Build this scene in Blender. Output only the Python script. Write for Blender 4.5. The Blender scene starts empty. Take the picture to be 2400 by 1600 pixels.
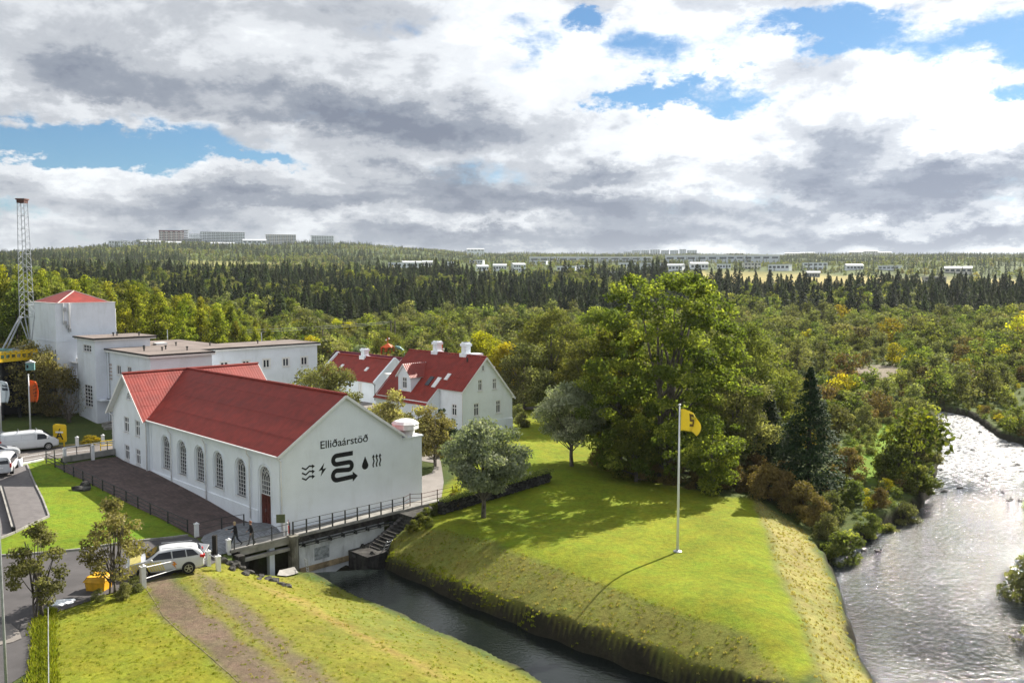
import bpy, bmesh, math, random
import numpy as np
from mathutils import Vector, Matrix
from mathutils.geometry import tessellate_polygon
R = math.radians
rng = np.random.default_rng(7)
random.seed(7)
scene = bpy.context.scene
col = scene.collection

# ------------------------------------------------------------------ camera
HC, FPX = 19.0, 2040.0
PITCH = math.atan(150/2040.)
cd = bpy.data.cameras.new('camera'); cam = bpy.data.objects.new('camera', cd); col.objects.link(cam)
cam.location = (0, 0, HC); cam.rotation_euler = (math.pi/2-PITCH, 0, 0)
cd.sensor_width = 36; cd.lens = FPX/2400*36; cd.clip_start = .5; cd.clip_end = 20000
scene.camera = cam
scene.view_settings.view_transform = 'Standard'; scene.view_settings.look = 'None'
scene.view_settings.gamma = 1; scene.view_settings.exposure = EXPO = 1.45
scene.view_settings.use_curve_mapping = False
scene.render.engine = 'CYCLES'
scene.cycles.use_denoising = True
scene.cycles.max_bounces = 6; scene.cycles.diffuse_bounces = 2; scene.cycles.glossy_bounces = 3
scene.cycles.transmission_bounces = 4; scene.cycles.volume_bounces = 0
scene.cycles.sample_clamp_indirect = 6; scene.cycles.volume_step_rate = 10

# ------------------------------------------------------------------ sun and sky
SAZ, SEL = math.atan2(.655, .756), R(35.5)
sd = bpy.data.lights.new('sun', 'SUN'); sun = bpy.data.objects.new('sun', sd); col.objects.link(sun)
sd.energy = 4.2; sd.angle = R(.53); sd.color = (1, .93, .82)
sdir = Vector((math.sin(SAZ)*math.cos(SEL), math.cos(SAZ)*math.cos(SEL), math.sin(SEL)))
sun.rotation_euler = sdir.to_track_quat('Z', 'Y').to_euler(); sun.location = (60, 70, 80)

world = bpy.data.worlds.new('World'); scene.world = world; world.use_nodes = True
def wdir(px, py):
    u = (px-1200)/FPX; v = (py-800)/FPX
    d = np.array([u, math.cos(PITCH)-v*math.sin(PITCH), -math.sin(PITCH)-v*math.cos(PITCH)])
    return d/np.linalg.norm(d)
def build_sky():
    nt = world.node_tree; nt.nodes.clear(); N = nt.nodes.new; K = nt.links.new
    def math_(op, a, b=None, clamp=False):
        n = N('ShaderNodeMath'); n.operation = op; n.use_clamp = clamp
        for i, q in enumerate((a, b)):
            if q is None: continue
            if isinstance(q, (int, float)): n.inputs[i].default_value = q
            else: K(q, n.inputs[i])
        return n.outputs[0]
    def vmath(op, a, b=None):
        n = N('ShaderNodeVectorMath'); n.operation = op
        for i, q in enumerate((a, b)):
            if q is None: continue
            if isinstance(q, (tuple, list)): n.inputs[i].default_value = q
            else: K(q, n.inputs[i])
        return n.outputs['Value'] if op == 'LENGTH' else n.outputs[0]
    def noise(vec, scale, detail, rough=.55, dist=0.):
        n = N('ShaderNodeTexNoise'); n.inputs['Scale'].default_value = scale; n.inputs['Detail'].default_value = detail
        n.inputs['Roughness'].default_value = rough; n.inputs['Distortion'].default_value = dist; K(vec, n.inputs['Vector']); return n
    def ramp01(val, a, b, smooth=True):
        n = N('ShaderNodeMapRange'); n.interpolation_type = 'SMOOTHERSTEP' if smooth else 'LINEAR'
        n.inputs['From Min'].default_value = a; n.inputs['From Max'].default_value = b; K(val, n.inputs['Value']); return n.outputs[0]
    tc = N('ShaderNodeTexCoord'); D = tc.outputs['Generated']
    sx = N('ShaderNodeSeparateXYZ'); K(D, sx.inputs[0])
    z = math_('MAXIMUM', sx.outputs[2], 0.0); zc = math_('ADD', z, .22)
    cx = N('ShaderNodeCombineXYZ'); K(math_('DIVIDE', sx.outputs[0], zc), cx.inputs[0]); K(math_('DIVIDE', sx.outputs[1], zc), cx.inputs[1])
    Pl = cx.outputs[0]
    # directions warped a little so that the cloud edges are ragged
    Di = vmath('MULTIPLY', D, (1, 1, 1.9))
    w1 = vmath('SUBTRACT', noise(Di, 5.5, 9, .68).outputs['Color'], (.5, .5, .5))
    w1s = vmath('MULTIPLY', w1, (.26, .05, .13))
    Dw = vmath('ADD', D, w1s)
    def field(blobs):
        tot = None
        for (px, py, rx, ry, amp) in blobs:
            c = wdir(px, py)
            q = vmath('MULTIPLY', vmath('SUBTRACT', Dw, tuple(c)), (FPX/rx, 1.2, FPX/ry))
            L = vmath('LENGTH', q)
            b = N('ShaderNodeMapRange'); b.interpolation_type = 'SMOOTHSTEP'
            b.inputs['From Min'].default_value = 0; b.inputs['From Max'].default_value = 1.7
            b.inputs['To Min'].default_value = amp; b.inputs['To Max'].default_value = 0; K(L, b.inputs['Value'])
            tot = b.outputs[0] if tot is None else math_('ADD', tot, b.outputs[0])
        return tot
    cover = field([(60, 345, 190, 34, -.36), (300, 345, 230, 40, -.40), (440, 330, 90, 45, -.22), (640, 383, 80, 18, -.33), (60, 520, 120, 26, -.22),
                   (480, 45, 60, 40, -.2), (1390, 45, 60, 30, -.40), (1230, 85, 90, 45, -.2), (1500, 140, 110, 45, -.19),
                   (1610, 235, 160, 28, -.38), (1470, 255, 80, 25, -.33), (1760, 190, 90, 22, -.26), (1890, 50, 110, 36, -.40), (2010, 85, 100, 34, -.34),
                   (2270, 110, 120, 38, -.27), (2360, 192, 110, 22, -.36), (1760, 320, 130, 18, -.2), (960, 60, 120, 25, -.14),
                   (100, 410, 150, 35, .2), (420, 150, 400, 100, .15), (2050, 300, 420, 80, .25), (1350, 330, 250, 60, .2), (700, 470, 500, 50, .2), (1200, 560, 1500, 40, .25)])
    dark = field([(470, 200, 330, 55, .45), (820, 235, 260, 50, .62), (960, 285, 260, 40, .6), (700, 255, 120, 25, .2), (600, 330, 110, 25, .3),
                  (980, 410, 150, 42, .85), (500, 485, 280, 35, .45), (660, 450, 90, 50, .3), (1370, 400, 160, 32, .6), (1200, 470, 420, 34, .68),
                  (1600, 500, 330, 32, .55), (1990, 375, 130, 60, .6), (2180, 440, 300, 45, .62), (2330, 420, 120, 40, .35), (1770, 245, 100, 30, .3),
                  (1820, 395, 110, 30, .4), (1080, 545, 500, 22, .5), (1750, 560, 700, 22, .62), (2260, 545, 300, 20, .55), (250, 140, 330, 60, .18), (90, 190, 180, 35, .3), (330, 250, 200, 28, .3),
                  (2160, 300, 170, 30, .25), (1500, 430, 60, 30, .2), (100, 450, 100, 25, .2),
                  (1900, 210, 420, 75, -.36), (2150, 360, 130, 30, -.3), (1500, 350, 200, 40, -.4), (2050, 500, 200, 16, -.6), (1400, 440, 150, 16, -.5), (1120, 525, 120, 12, -.45), (1850, 450, 60, 20, -.3),
                  (1450, 110, 380, 90, -.32), (1150, 200, 200, 50, -.25), (230, 260, 160, 22, -.4), (120, 385, 150, 35, -.4), (480, 400, 200, 30, -.35), (2200, 20, 240, 40, -.3), (1650, 60, 140, 60, -.35), (760, 505, 220, 16, -.35), (2350, 300, 100, 60, -.45)])
    n1 = noise(Pl, 1.9, 10, .56, .25); n2 = noise(Di, 10, 10, .66, .3); n5 = noise(Di, 5.5, 10, .66, .6); n6 = noise(Di, 26, 8, .65, .2)
    off = vmath('ADD', Pl, (.05, -.03, .12)); n3 = noise(off, 1.9, 10, .56, .25)
    dens = math_('ADD', math_('MULTIPLY', n1.outputs[0], .75), math_('MULTIPLY', n2.outputs[0], .35))
    dens = math_('ADD', math_('ADD', dens, cover), math_('MULTIPLY', math_('SUBTRACT', n6.outputs[0], .5), .30))
    mask = ramp01(dens, .25, .52)
    # clouds: thick parts grey, thin and sun-facing parts bright
    rel = math_('SUBTRACT', n1.outputs[0], n3.outputs[0])       # side turned to the sun
    g = math_('ADD', math_('ADD', math_('MULTIPLY', n2.outputs[0], 1.5), math_('MULTIPLY', n1.outputs[0], .9)), math_('MULTIPLY', n5.outputs[0], 1.5))
    g = math_('ADD', math_('ADD', math_('SUBTRACT', g, 1.95), dark), math_('MULTIPLY', math_('SUBTRACT', n6.outputs[0], .5), .55))
    g = math_('SUBTRACT', g, math_('MULTIPLY', rel, 2.2))
    g = math_('ADD', math_('MULTIPLY', g, .64), .395)
    cr = N('ShaderNodeValToRGB'); e = cr.color_ramp; e.interpolation = 'EASE'
    e.elements[0].position = 0; e.elements[0].color = (.575, .595, .615, 1)
    e.elements[1].position = 1; e.elements[1].color = (.125, .145, .19, 1)
    for p_, c_ in ((.25, (.47, .49, .515, 1)), (.5, (.32, .34, .37, 1)), (.78, (.18, .203, .245, 1))):
        q = e.elements.new(p_); q.color = c_
    K(g, cr.inputs[0])
    # brighter towards the sun
    sv = N('ShaderNodeVectorMath'); sv.operation = 'DOT_PRODUCT'; K(D, sv.inputs[0]); sv.inputs[1].default_value = tuple(sdir)
    glow = math_('ADD', math_('MULTIPLY', ramp01(sv.outputs['Value'], .55, 1.0), .42), .95)
    mul = N('ShaderNodeVectorMath'); mul.operation = 'SCALE'; K(cr.outputs[0], mul.inputs[0]); K(glow, mul.inputs['Scale'])
    sky = N('ShaderNodeTexSky'); sky.sky_type = 'NISHITA'; sky.sun_disc = False; sky.sun_elevation = SEL; sky.sun_rotation = SAZ
    sky.air_density = 1.0; sky.dust_density = .3; sky.ozone_density = 3.0; sky.altitude = 100
    skc = N('ShaderNodeVectorMath'); skc.operation = 'MULTIPLY'; K(sky.outputs[0], skc.inputs[0]); skc.inputs[1].default_value = (.44, .62, .72)
    b1 = N('ShaderNodeBackground'); b1.inputs[1].default_value = .052; K(skc.outputs[0], b1.inputs[0])
    b2 = N('ShaderNodeBackground'); b2.inputs[1].default_value = .655; K(mul.outputs[0], b2.inputs[0])
    mx = N('ShaderNodeMixShader'); K(mask, mx.inputs[0]); K(b1.outputs[0], mx.inputs[1]); K(b2.outputs[0], mx.inputs[2])
    out = N('ShaderNodeOutputWorld'); K(mx.outputs[0], out.inputs[0])
build_sky()
world.cycles.sampling_method = 'MANUAL'; world.cycles.sample_map_resolution = 512

# ------------------------------------------------------------------ helpers
_fw = np.array([0, math.cos(PITCH), -math.sin(PITCH)]); _up = np.array([0, math.sin(PITCH), math.cos(PITCH)])
def rayd(px, py):
    return np.array([(px-1200)/FPX, 0, 0]) + _fw - _up*(py-800)/FPX
def P(px, py, z=0.):
    r = rayd(px, py); t = (z-HC)/r[2]; return np.array([0, 0, HC])+r*t
def PD(px, py, dist):
    """point on the sight line at horizontal distance dist"""
    r = rayd(px, py); return np.array([0, 0, HC])+r*(dist/math.hypot(r[0], r[1]))
def sstep(a, b, x):
    t = np.clip((x-a)/(b-a), 0, 1); return t*t*(3-2*t)
def tag(o, label=None, cat=None, group=None, kind=None):
    if label: o['label'] = label
    if cat: o['category'] = cat
    if group: o['group'] = group
    if kind: o['kind'] = kind
    return o
def thing(name, label, cat, loc=(0, 0, 0), rz=0, group=None):
    o = bpy.data.objects.new(name, None); col.objects.link(o); o.empty_display_size = .2
    o.location = tuple(float(c) for c in loc); o.rotation_euler = (0, 0, rz)
    return tag(o, label, cat, group)
def link(name, me, parent=None, loc=None, rz=None):
    o = bpy.data.objects.new(name, me); col.objects.link(o)
    if parent: o.parent = parent
    if loc is not None: o.location = tuple(float(c) for c in loc)
    if rz is not None: o.rotation_euler = (0, 0, rz)
    return o
def rotz(a):
    c, s = math.cos(a), math.sin(a); return np.array([[c, -s, 0], [s, c, 0], [0, 0, 1]])
class MB:
    def __init__(s): s.v = []; s.f = []; s.m = []; s.cm = 0
    def add(s, vs, fs):
        b = len(s.v); s.v += [tuple(map(float, q)) for q in vs]
        for f in fs: s.f.append(tuple(b+i for i in f)); s.m.append(s.cm)
        return s
    def par(s, o, a, b, c):
        o, a, b, c = (np.array(q, float) for q in (o, a, b, c))
        vs = [o, o+a, o+a+b, o+b, o+c, o+a+c, o+a+b+c, o+b+c]
        if np.dot(np.cross(a, b), c) < 0: vs = [vs[i] for i in (0, 3, 2, 1, 4, 7, 6, 5)]
        return s.add(vs, [(0, 3, 2, 1), (4, 5, 6, 7), (0, 1, 5, 4), (1, 2, 6, 5), (2, 3, 7, 6), (3, 0, 4, 7)])
    def box(s, x0, x1, y0, y1, z0, z1): return s.par((x0, y0, z0), (x1-x0, 0, 0), (0, y1-y0, 0), (0, 0, z1-z0))
    def bar(s, a, b, w, h=None):
        a = np.array(a, float); b = np.array(b, float); h = h or w; d = b-a; L = np.linalg.norm(d)
        if L < 1e-6: return s
        d /= L; r = np.cross(d, (0, 0, 1.)); r = r/np.linalg.norm(r) if np.linalg.norm(r) > 1e-3 else np.array([1., 0, 0]); u = np.cross(r, d)
        return s.par(a-r*w/2-u*h/2, r*w, u*h, d*L)
    def tube(s, pts, rad, n=8, cap=True):
        pts = [np.array(p, float) for p in pts]; k = len(pts)
        if not hasattr(rad, '__len__'): rad = [rad]*k
        b = len(s.v); ref = None
        for i, p in enumerate(pts):
            d = pts[min(i+1, k-1)]-pts[max(i-1, 0)]; d /= max(np.linalg.norm(d), 1e-9)
            if ref is None: ref = np.array([1., 0, 0]) if abs(d[0]) < .8 else np.array([0, 1., 0])
            u = ref-d*np.dot(ref, d); u /= np.linalg.norm(u); w = np.cross(d, u); ref = u
            for j in range(n):
                a = 2*math.pi*j/n; s.v.append(tuple(p+(u*math.cos(a)+w*math.sin(a))*rad[i]))
        for i in range(k-1):
            for j in range(n):
                s.f.append((b+i*n+j, b+i*n+(j+1) % n, b+(i+1)*n+(j+1) % n, b+(i+1)*n+j)); s.m.append(s.cm)
        if cap:
            s.f.append(tuple(b+j for j in reversed(range(n)))); s.m.append(s.cm)
            s.f.append(tuple(b+(k-1)*n+j for j in range(n))); s.m.append(s.cm)
        return s
    def lathe(s, prof, n=16, c=(0, 0, 0)):
        return s.tube([(c[0], c[1], c[2]+z+i*1e-6) for i, (r, z) in enumerate(prof)], [max(r, 1e-4) for r, z in prof], n)
    def poly(s, pts): return s.add(pts, [tuple(range(len(pts)))])
    def prism(s, pts, off):
        pts = [np.array(p, float) for p in pts]; off = np.array(off, float); n = len(pts)
        nn = np.zeros(3)
        for i in range(n): nn += np.cross(pts[i], pts[(i+1) % n])
        if np.dot(nn, off) > 0: pts = pts[::-1]
        tris = tessellate_polygon([[Vector(p) for p in pts]])
        s.add(pts+[p+off for p in pts], [tuple(t) for t in tris]+[tuple(i+n for i in reversed(t)) for t in tris]+[(i, i+n, (i+1) % n+n, (i+1) % n)[::-1] for i in range(n)])
        return s
    def mesh(s, name, mats, smooth=False, fix=False):
        me = bpy.data.meshes.new(name); me.from_pydata(s.v, [], s.f)
        for m in (mats if isinstance(mats, (list, tuple)) else [mats]): me.materials.append(m)
        if any(s.m): me.polygons.foreach_set('material_index', s.m)
        if smooth: me.polygons.foreach_set('use_smooth', [True]*len(s.f))
        me.update()
        if fix:
            bm = bmesh.new(); bm.from_mesh(me); bmesh.ops.recalc_face_normals(bm, faces=bm.faces); bm.to_mesh(me); bm.free()
        return me
    def build(s, name, mats, parent=None, smooth=False, loc=None, rz=None, fix=False, bevel=0):
        o = link(name, s.mesh(name, mats, smooth, fix), parent, loc, rz)
        if bevel:
            b = o.modifiers.new('b', 'BEVEL'); b.width = bevel; b.segments = 2; b.limit_method = 'ANGLE'
        return o
def copy_tree(o, parent=None, loc=None, rz=None, label=None, group=None):
    kids = [c for c in o.children]
    c = o.copy(); col.objects.link(c); c.parent = parent
    if loc is not None: c.location = tuple(float(q) for q in loc)
    if rz is not None: c.rotation_euler = (0, 0, rz)
    if label: c['label'] = label
    if group: c['group'] = group
    for k in kids: copy_tree(k, c)
    return c

# ------------------------------------------------------------------ materials
_M = {}
def mat(name, c, rough=.8, metal=0., var=.12, scale=3., c2=None, bump=0., bscale=None, spec=.3, stretch=(1, 1, 1), dirt=None, coat=0.):
    if name in _M: return _M[name]
    m = bpy.data.materials.new(name); m.use_nodes = True; nt = m.node_tree; b = nt.nodes['Principled BSDF']; _M[name] = m
    b.inputs['Roughness'].default_value = rough; b.inputs['Metallic'].default_value = metal; b.inputs['Specular IOR Level'].default_value = spec
    b.inputs['Coat Weight'].default_value = coat
    c2 = c2 or tuple(q*(1-var*2) for q in c)
    c1 = tuple(min(q*(1+var*.5), 1) for q in c)
    tc = nt.nodes.new('ShaderNodeTexCoord'); mp = nt.nodes.new('ShaderNodeMapping'); mp.inputs['Scale'].default_value = stretch
    nt.links.new(tc.outputs['Object'], mp.inputs[0])
    n = nt.nodes.new('ShaderNodeTexNoise'); n.inputs['Scale'].default_value = scale; n.inputs['Detail'].default_value = 6; n.inputs['Roughness'].default_value = .6
    nt.links.new(mp.outputs[0], n.inputs['Vector'])
    r = nt.nodes.new('ShaderNodeValToRGB'); r.color_ramp.elements[0].position = .35; r.color_ramp.elements[1].position = .65
    r.color_ramp.elements[0].color = (*c2, 1); r.color_ramp.elements[1].color = (*c1, 1)
    nt.links.new(n.outputs[0], r.inputs[0]); last = r.outputs[0]
    if dirt:
        n2 = nt.nodes.new('ShaderNodeTexNoise'); n2.inputs['Scale'].default_value = dirt[1]; n2.inputs['Detail'].default_value = 8; n2.inputs['Roughness'].default_value = .7
        mp2 = nt.nodes.new('ShaderNodeMapping'); mp2.inputs['Scale'].default_value = (1, 1, .25); nt.links.new(tc.outputs['Object'], mp2.inputs[0]); nt.links.new(mp2.outputs[0], n2.inputs['Vector'])
        mr = nt.nodes.new('ShaderNodeMapRange'); mr.inputs['From Min'].default_value = .52; mr.inputs['From Max'].default_value = .78; mr.inputs['To Max'].default_value = dirt[2]
        nt.links.new(n2.outputs[0], mr.inputs['Value']); mx = nt.nodes.new('ShaderNodeMix'); mx.data_type = 'RGBA'
        nt.links.new(mr.outputs[0], mx.inputs[0]); nt.links.new(last, mx.inputs[6]); mx.inputs[7].default_value = (*dirt[0], 1); last = mx.outputs[2]
    nt.links.new(last, b.inputs['Base Color'])
    if bump:
        nb = nt.nodes.new('ShaderNodeTexNoise'); nb.inputs['Scale'].default_value = bscale or scale*6; nb.inputs['Detail'].default_value = 4; nt.links.new(mp.outputs[0], nb.inputs['Vector'])
        bp = nt.nodes.new('ShaderNodeBump'); bp.inputs['Strength'].default_value = bump; bp.inputs['Distance'].default_value = .05; nt.links.new(nb.outputs[0], bp.inputs['Height']); nt.links.new(bp.outputs[0], b.inputs['Normal'])
    return m
def glass(name='window_glass', c=(.015, .02, .028), rough=.06):
    if name in _M: return _M[name]
    m = bpy.data.materials.new(name); m.use_nodes = True; b = m.node_tree.nodes['Principled BSDF']; _M[name] = m
    nt = m.node_tree; n = nt.nodes.new('ShaderNodeTexNoise'); n.inputs['Scale'].default_value = 1.3; tc = nt.nodes.new('ShaderNodeTexCoord'); nt.links.new(tc.outputs['Object'], n.inputs['Vector'])
    r = nt.nodes.new('ShaderNodeValToRGB'); r.color_ramp.elements[0].color = (*c, 1); r.color_ramp.elements[1].color = (c[0]*3, c[1]*2.6, c[2]*2.5, 1)
    nt.links.new(n.outputs[0], r.inputs[0]); nt.links.new(r.outputs[0], b.inputs['Base Color'])
    b.inputs['Roughness'].default_value = rough; b.inputs['Specular IOR Level'].default_value = .35
    return m
WHITE = mat('white_render', (.83, .88, .935), .85, var=.03, scale=.6, bump=.12, bscale=9, dirt=((.58, .60, .59), 1.3, .35))
WHITE2 = mat('white_concrete', (.78, .83, .91), .85, var=.04, scale=.5, bump=.12, bscale=7, dirt=((.42, .44, .44), .8, .45))
TRIM = mat('white_painted_wood', (.8, .8, .8), .5, var=.04, scale=4)
STAIN = mat('stained_white_concrete', (.62, .65, .66), .85, var=.1, scale=.8, bump=.2, bscale=8, dirt=((.13, .13, .12), .9, .9))
REDA = mat('red_corrugated_iron', (.25, .032, .022), .6, var=.12, scale=1.2, spec=.22, dirt=((.14, .03, .028), 1.4, .75))
REDB = mat('weathered_red_iron', (.27, .045, .035), .55, var=.14, scale=.9, spec=.25, dirt=((.15, .04, .04), 1.6, .6))
REDC = mat('crimson_iron', (.16, .018, .045), .5, var=.15, scale=1, spec=.4)
GLASS = glass(); CGLASS = glass('car_glass', (.01, .013, .018), .03)
BLACK = mat('black_paint', (.012, .013, .015), .6, var=.1)
DKMETAL = mat('dark_grey_metal', (.045, .05, .05), .55, metal=.2, var=.2)
GALV = mat('galvanised_steel', (.42, .44, .46), .45, metal=.5, var=.15)
STONE = mat('dark_basalt', (.055, .052, .05), .9, var=.35, scale=1.6, bump=.6, bscale=6, dirt=((.16, .16, .13), 2.5, .8))
CONC = mat('grey_concrete', (.3, .29, .27), .9, var=.15, scale=1.2, bump=.3, bscale=8, dirt=((.1, .1, .085), 1.5, .75))
WOODRED = mat('varnished_red_wood', (.13, .03, .02), .5, var=.3, scale=2, stretch=(6, 6, 1))
POLEW = mat('white_pole_paint', (.75, .76, .77), .35, var=.04, spec=.5)
BARK = mat('tree_bark', (.16, .14, .12), .95, var=.35, scale=5, stretch=(1, 1, .3), bump=.5)
BARKD = mat('dark_bark', (.07, .055, .045), .95, var=.35, scale=5, stretch=(1, 1, .3))
RUBBER = mat('tyre_rubber', (.015, .015, .016), .85)
CARW = mat('white_car_paint', (.58, .60, .63), .25, var=.02, spec=.5, coat=.6)
CARS = mat('silver_car_paint', (.5, .52, .55), .3, metal=.35, var=.03, spec=.5, coat=.5)
RIM = mat('alloy_rim', (.45, .46, .48), .35, metal=.8, var=.05)
REDL = mat('red_lamp_glass', (.5, .02, .02), .2, var=.05); CLRL = mat('headlamp_glass', (.6, .62, .65), .1, var=.05)
YEL = mat('yellow_paint', (.75, .5, .015), .5, var=.06)
TAR = mat('roofing_felt', (.20, .165, .15), .95, var=.16, scale=.35, bump=.2, bscale=30, dirt=((.12, .11, .10), .5, .8))
DOORD = mat('dark_door_paint', (.09, .02, .02), .5, var=.2)

def leafmat(name, ca, cb, cc, tr=.45, hue=.03, val=.35):
    """leaf colour from a per-leaf tint value (0..1) and a per-tree shift"""
    m = bpy.data.materials.new(name); m.use_nodes = True; nt = m.node_tree; nt.nodes.clear(); N = nt.nodes.new; K = nt.links.new
    at = N('ShaderNodeAttribute'); at.attribute_name = 'tint'
    r = N('ShaderNodeValToRGB'); e = r.color_ramp; e.elements[0].color = (*ca, 1); e.elements[1].color = (*cc, 1); q = e.elements.new(.55); q.color = (*cb, 1)
    K(at.outputs['Fac'], r.inputs[0])
    oi = N('ShaderNodeObjectInfo'); h = N('ShaderNodeHueSaturation')
    mr = N('ShaderNodeMapRange'); mr.inputs['To Min'].default_value = .5-hue; mr.inputs['To Max'].default_value = .5+hue*.4; K(oi.outputs['Random'], mr.inputs['Value'])
    mu = N('ShaderNodeMath'); mu.operation = 'MULTIPLY'; mu.inputs[1].default_value = 7.31; K(oi.outputs['Random'], mu.inputs[0]); fr = N('ShaderNodeMath'); fr.operation = 'FRACT'; K(mu.outputs[0], fr.inputs[0])
    mv = N('ShaderNodeMapRange'); mv.inputs['To Min'].default_value = 1-val; mv.inputs['To Max'].default_value = 1+val; K(fr.outputs[0], mv.inputs['Value'])
    K(mr.outputs[0], h.inputs['Hue']); K(mv.outputs[0], h.inputs['Value']); K(r.outputs[0], h.inputs['Color'])
    d = N('ShaderNodeBsdfPrincipled'); d.inputs['Roughness'].default_value = .7; d.inputs['Specular IOR Level'].default_value = .08; K(h.outputs[0], d.inputs['Base Color'])
    t = N('ShaderNodeBsdfTranslucent'); g = N('ShaderNodeVectorMath'); g.operation = 'MULTIPLY'; g.inputs[1].default_value = (1.35, 1.45, .7); K(h.outputs[0], g.inputs[0]); K(g.outputs[0], t.inputs[0])
    mx = N('ShaderNodeMixShader'); mx.inputs[0].default_value = tr; K(d.outputs[0], mx.inputs[1]); K(t.outputs[0], mx.inputs[2])
    o = N('ShaderNodeOutputMaterial'); K(mx.outputs[0], o.inputs[0]); _M[name] = m; return m
LF_COT = leafmat('cottonwood_leaf', (.038, .062, .013), (.13, .16, .03), (.39, .40, .08), .56)
LF_SIL = leafmat('silver_leaf', (.12, .155, .10), (.27, .31, .22), (.58, .60, .44), .4)
LF_SPF = leafmat('plantation_needle', (.022, .04, .016), (.055, .08, .03), (.15, .18, .065), .32, .04, .4)
LF_SPR = leafmat('spruce_needle', (.012, .026, .010), (.026, .048, .018), (.06, .085, .032), .18, .03, .3)
LF_WIL = leafmat('willow_leaf', (.062, .075, .028), (.165, .175, .07), (.35, .35, .155), .45, .025, .3)
LF_GRN = leafmat('birch_leaf', (.045, .068, .018), (.14, .17, .042), (.35, .36, .10), .48, .03, .3)
LF_YEL = leafmat('yellowing_leaf', (.12, .13, .015), (.36, .33, .02), (.62, .52, .03), .45)
LF_RUS = leafmat('rusty_leaf', (.07, .06, .022), (.16, .12, .045), (.28, .21, .07), .35, .025, .3)
LF_OLV = leafmat('olive_leaf', (.075, .075, .03), (.21, .20, .075), (.44, .41, .17), .42)
LF_POP = leafmat('poplar_leaf', (.045, .07, .012), (.16, .18, .024), (.42, .40, .055), .58, .03, .3)

# ------------------------------------------------------------------ terrain
ZW = -2.7
WPX = [(560, 1352), (640, 1353), (700, 1345), (735, 1350), (810, 1384), (895, 1424), (963, 1450), (1023, 1482), (1086, 1505), (1172, 1545), (1235, 1577), (1285, 1612),
       (1400, 1700), (1560, 1850), (2000, 1990), (2800, 1990), (2980, 1800), (2800, 1640), (2600, 1500), (2480, 1400), (2500, 1290), (2470, 1120), (2400, 1042), (2344, 1026), (2297, 990), (2275, 976), (2220, 965), (2159, 957),
       (2060, 940), (1990, 921), (1930, 905), (1860, 893), (1780, 880), (1700, 872), (1700, 880), (1780, 893), (1860, 912), (1930, 925), (1975, 942), (2040, 953), (2120, 965), (2176, 972), (2190, 985), (2203, 1031), (2198, 1087), (2189, 1130), (2178, 1160), (2139, 1202),
       (2095, 1226), (2050, 1244), (2011, 1271), (1984, 1292), (1940, 1300), (1918, 1304), (1942, 1346), (1960, 1385), (1975, 1430), (1990, 1490), (1993, 1526), (2010, 1564), (2035, 1600), (2070, 1700), (2060, 1800), (1980, 1850),
       (1850, 1740), (1700, 1655), (1551, 1590), (1360, 1520), (1137, 1432), (987, 1366), (910, 1333)]
C0 = P(660, 1246, 0)
def hl(x, y, z=0): return np.array([C0[0]+(x-y)*.70710678, C0[1]+(x+y)*.70710678, z])
WXY = np.array([P(a, b, ZW)[:2] for a, b in WPX]+[hl(7.0, -4.0)[:2], hl(8.2, -3.6)[:2], hl(8.2, -.9)[:2], hl(-4.4, -.7)[:2], hl(-4.4, -2.6)[:2]])
PIT2 = np.array([hl(a, b)[:2] for a, b in ((-4.2, -3.0), (-.7, -2.9), (-.7, -.8), (-4.2, -.8))])
PIT = np.array([hl(a, b)[:2] for a, b in ((4.5, -3.7), (10.6, -3.55), (10.6, -1.2), (4.5, -1.2))])
# the foundation side of the canal is straight, in front of the gable
def sdist(x, y, poly):
    """signed distance to a polygon, negative inside"""
    x = np.asarray(x, float); y = np.asarray(y, float); d = np.full(x.shape, 1e18); ins = np.zeros(x.shape, bool)
    n = len(poly)
    for i in range(n):
        ax, ay = poly[i]; bx, by = poly[(i+1) % n]; ex, ey = bx-ax, by-ay
        wx, wy = x-ax, y-ay; t = np.clip((wx*ex+wy*ey)/(ex*ex+ey*ey+1e-12), 0, 1)
        d = np.minimum(d, (wx-ex*t)**2+(wy-ey*t)**2)
        c = ((ay > y) != (by > y)) & (x < (bx-ax)*(y-ay)/((by-ay) if by != ay else 1e-12)+ax); ins ^= c
    d = np.sqrt(d); return np.where(ins, -d, d)
CP = []   # control points px, py, z
def cp(z, *pts):
    for a, b in pts: CP.append((*P(a, b, z)[:2], z))
cp(0, (660, 1246), (610, 1232), (560, 1262), (520, 1290), (480, 1290), (440, 1275), (1020, 1165), (1100, 1180), (1132, 1213), (1588, 1292), (1400, 1200), (1500, 1170), (1700, 1180), (1280, 1240), (1600, 1350), (1750, 1350), (1820, 1500), (1180, 1230))
cp(-.05, (1137, 1279), (1296, 1322), (1424, 1370), (1600, 1432), (1750, 1482), (1870, 1590), (1050, 1235))
cp(-.25, (1780, 1170), (1795, 1244), (1825, 1334), (1855, 1400), (1879, 1470), (1900, 1540))
cp(-1.75, (902, 1292), (1009, 1338), (1137, 1400), (1264, 1460), (1392, 1512), (1520, 1556), (1640, 1605))
cp(-1.4, (1900, 1270), (1925, 1330), (1945, 1385), (1962, 1440), (1975, 1500), (1990, 1560), (1860, 1215))
cp(-.3, (580, 1222)); cp(.15, (500, 1178)); cp(.65, (405, 1128)); cp(.9, (353, 1102)); cp(1.05, (285, 1073), (250, 1085))
cp(.0, (440, 1255), (337, 1360), (300, 1330), (420, 1345)); cp(.3, (227, 1235), (300, 1270), (370, 1220)); cp(.7, (185, 1176), (250, 1150), (60, 1230)); cp(.9, (126, 1119), (160, 1120), (0, 1180)); cp(1.3, (110, 1080), (60, 1095))
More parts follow.
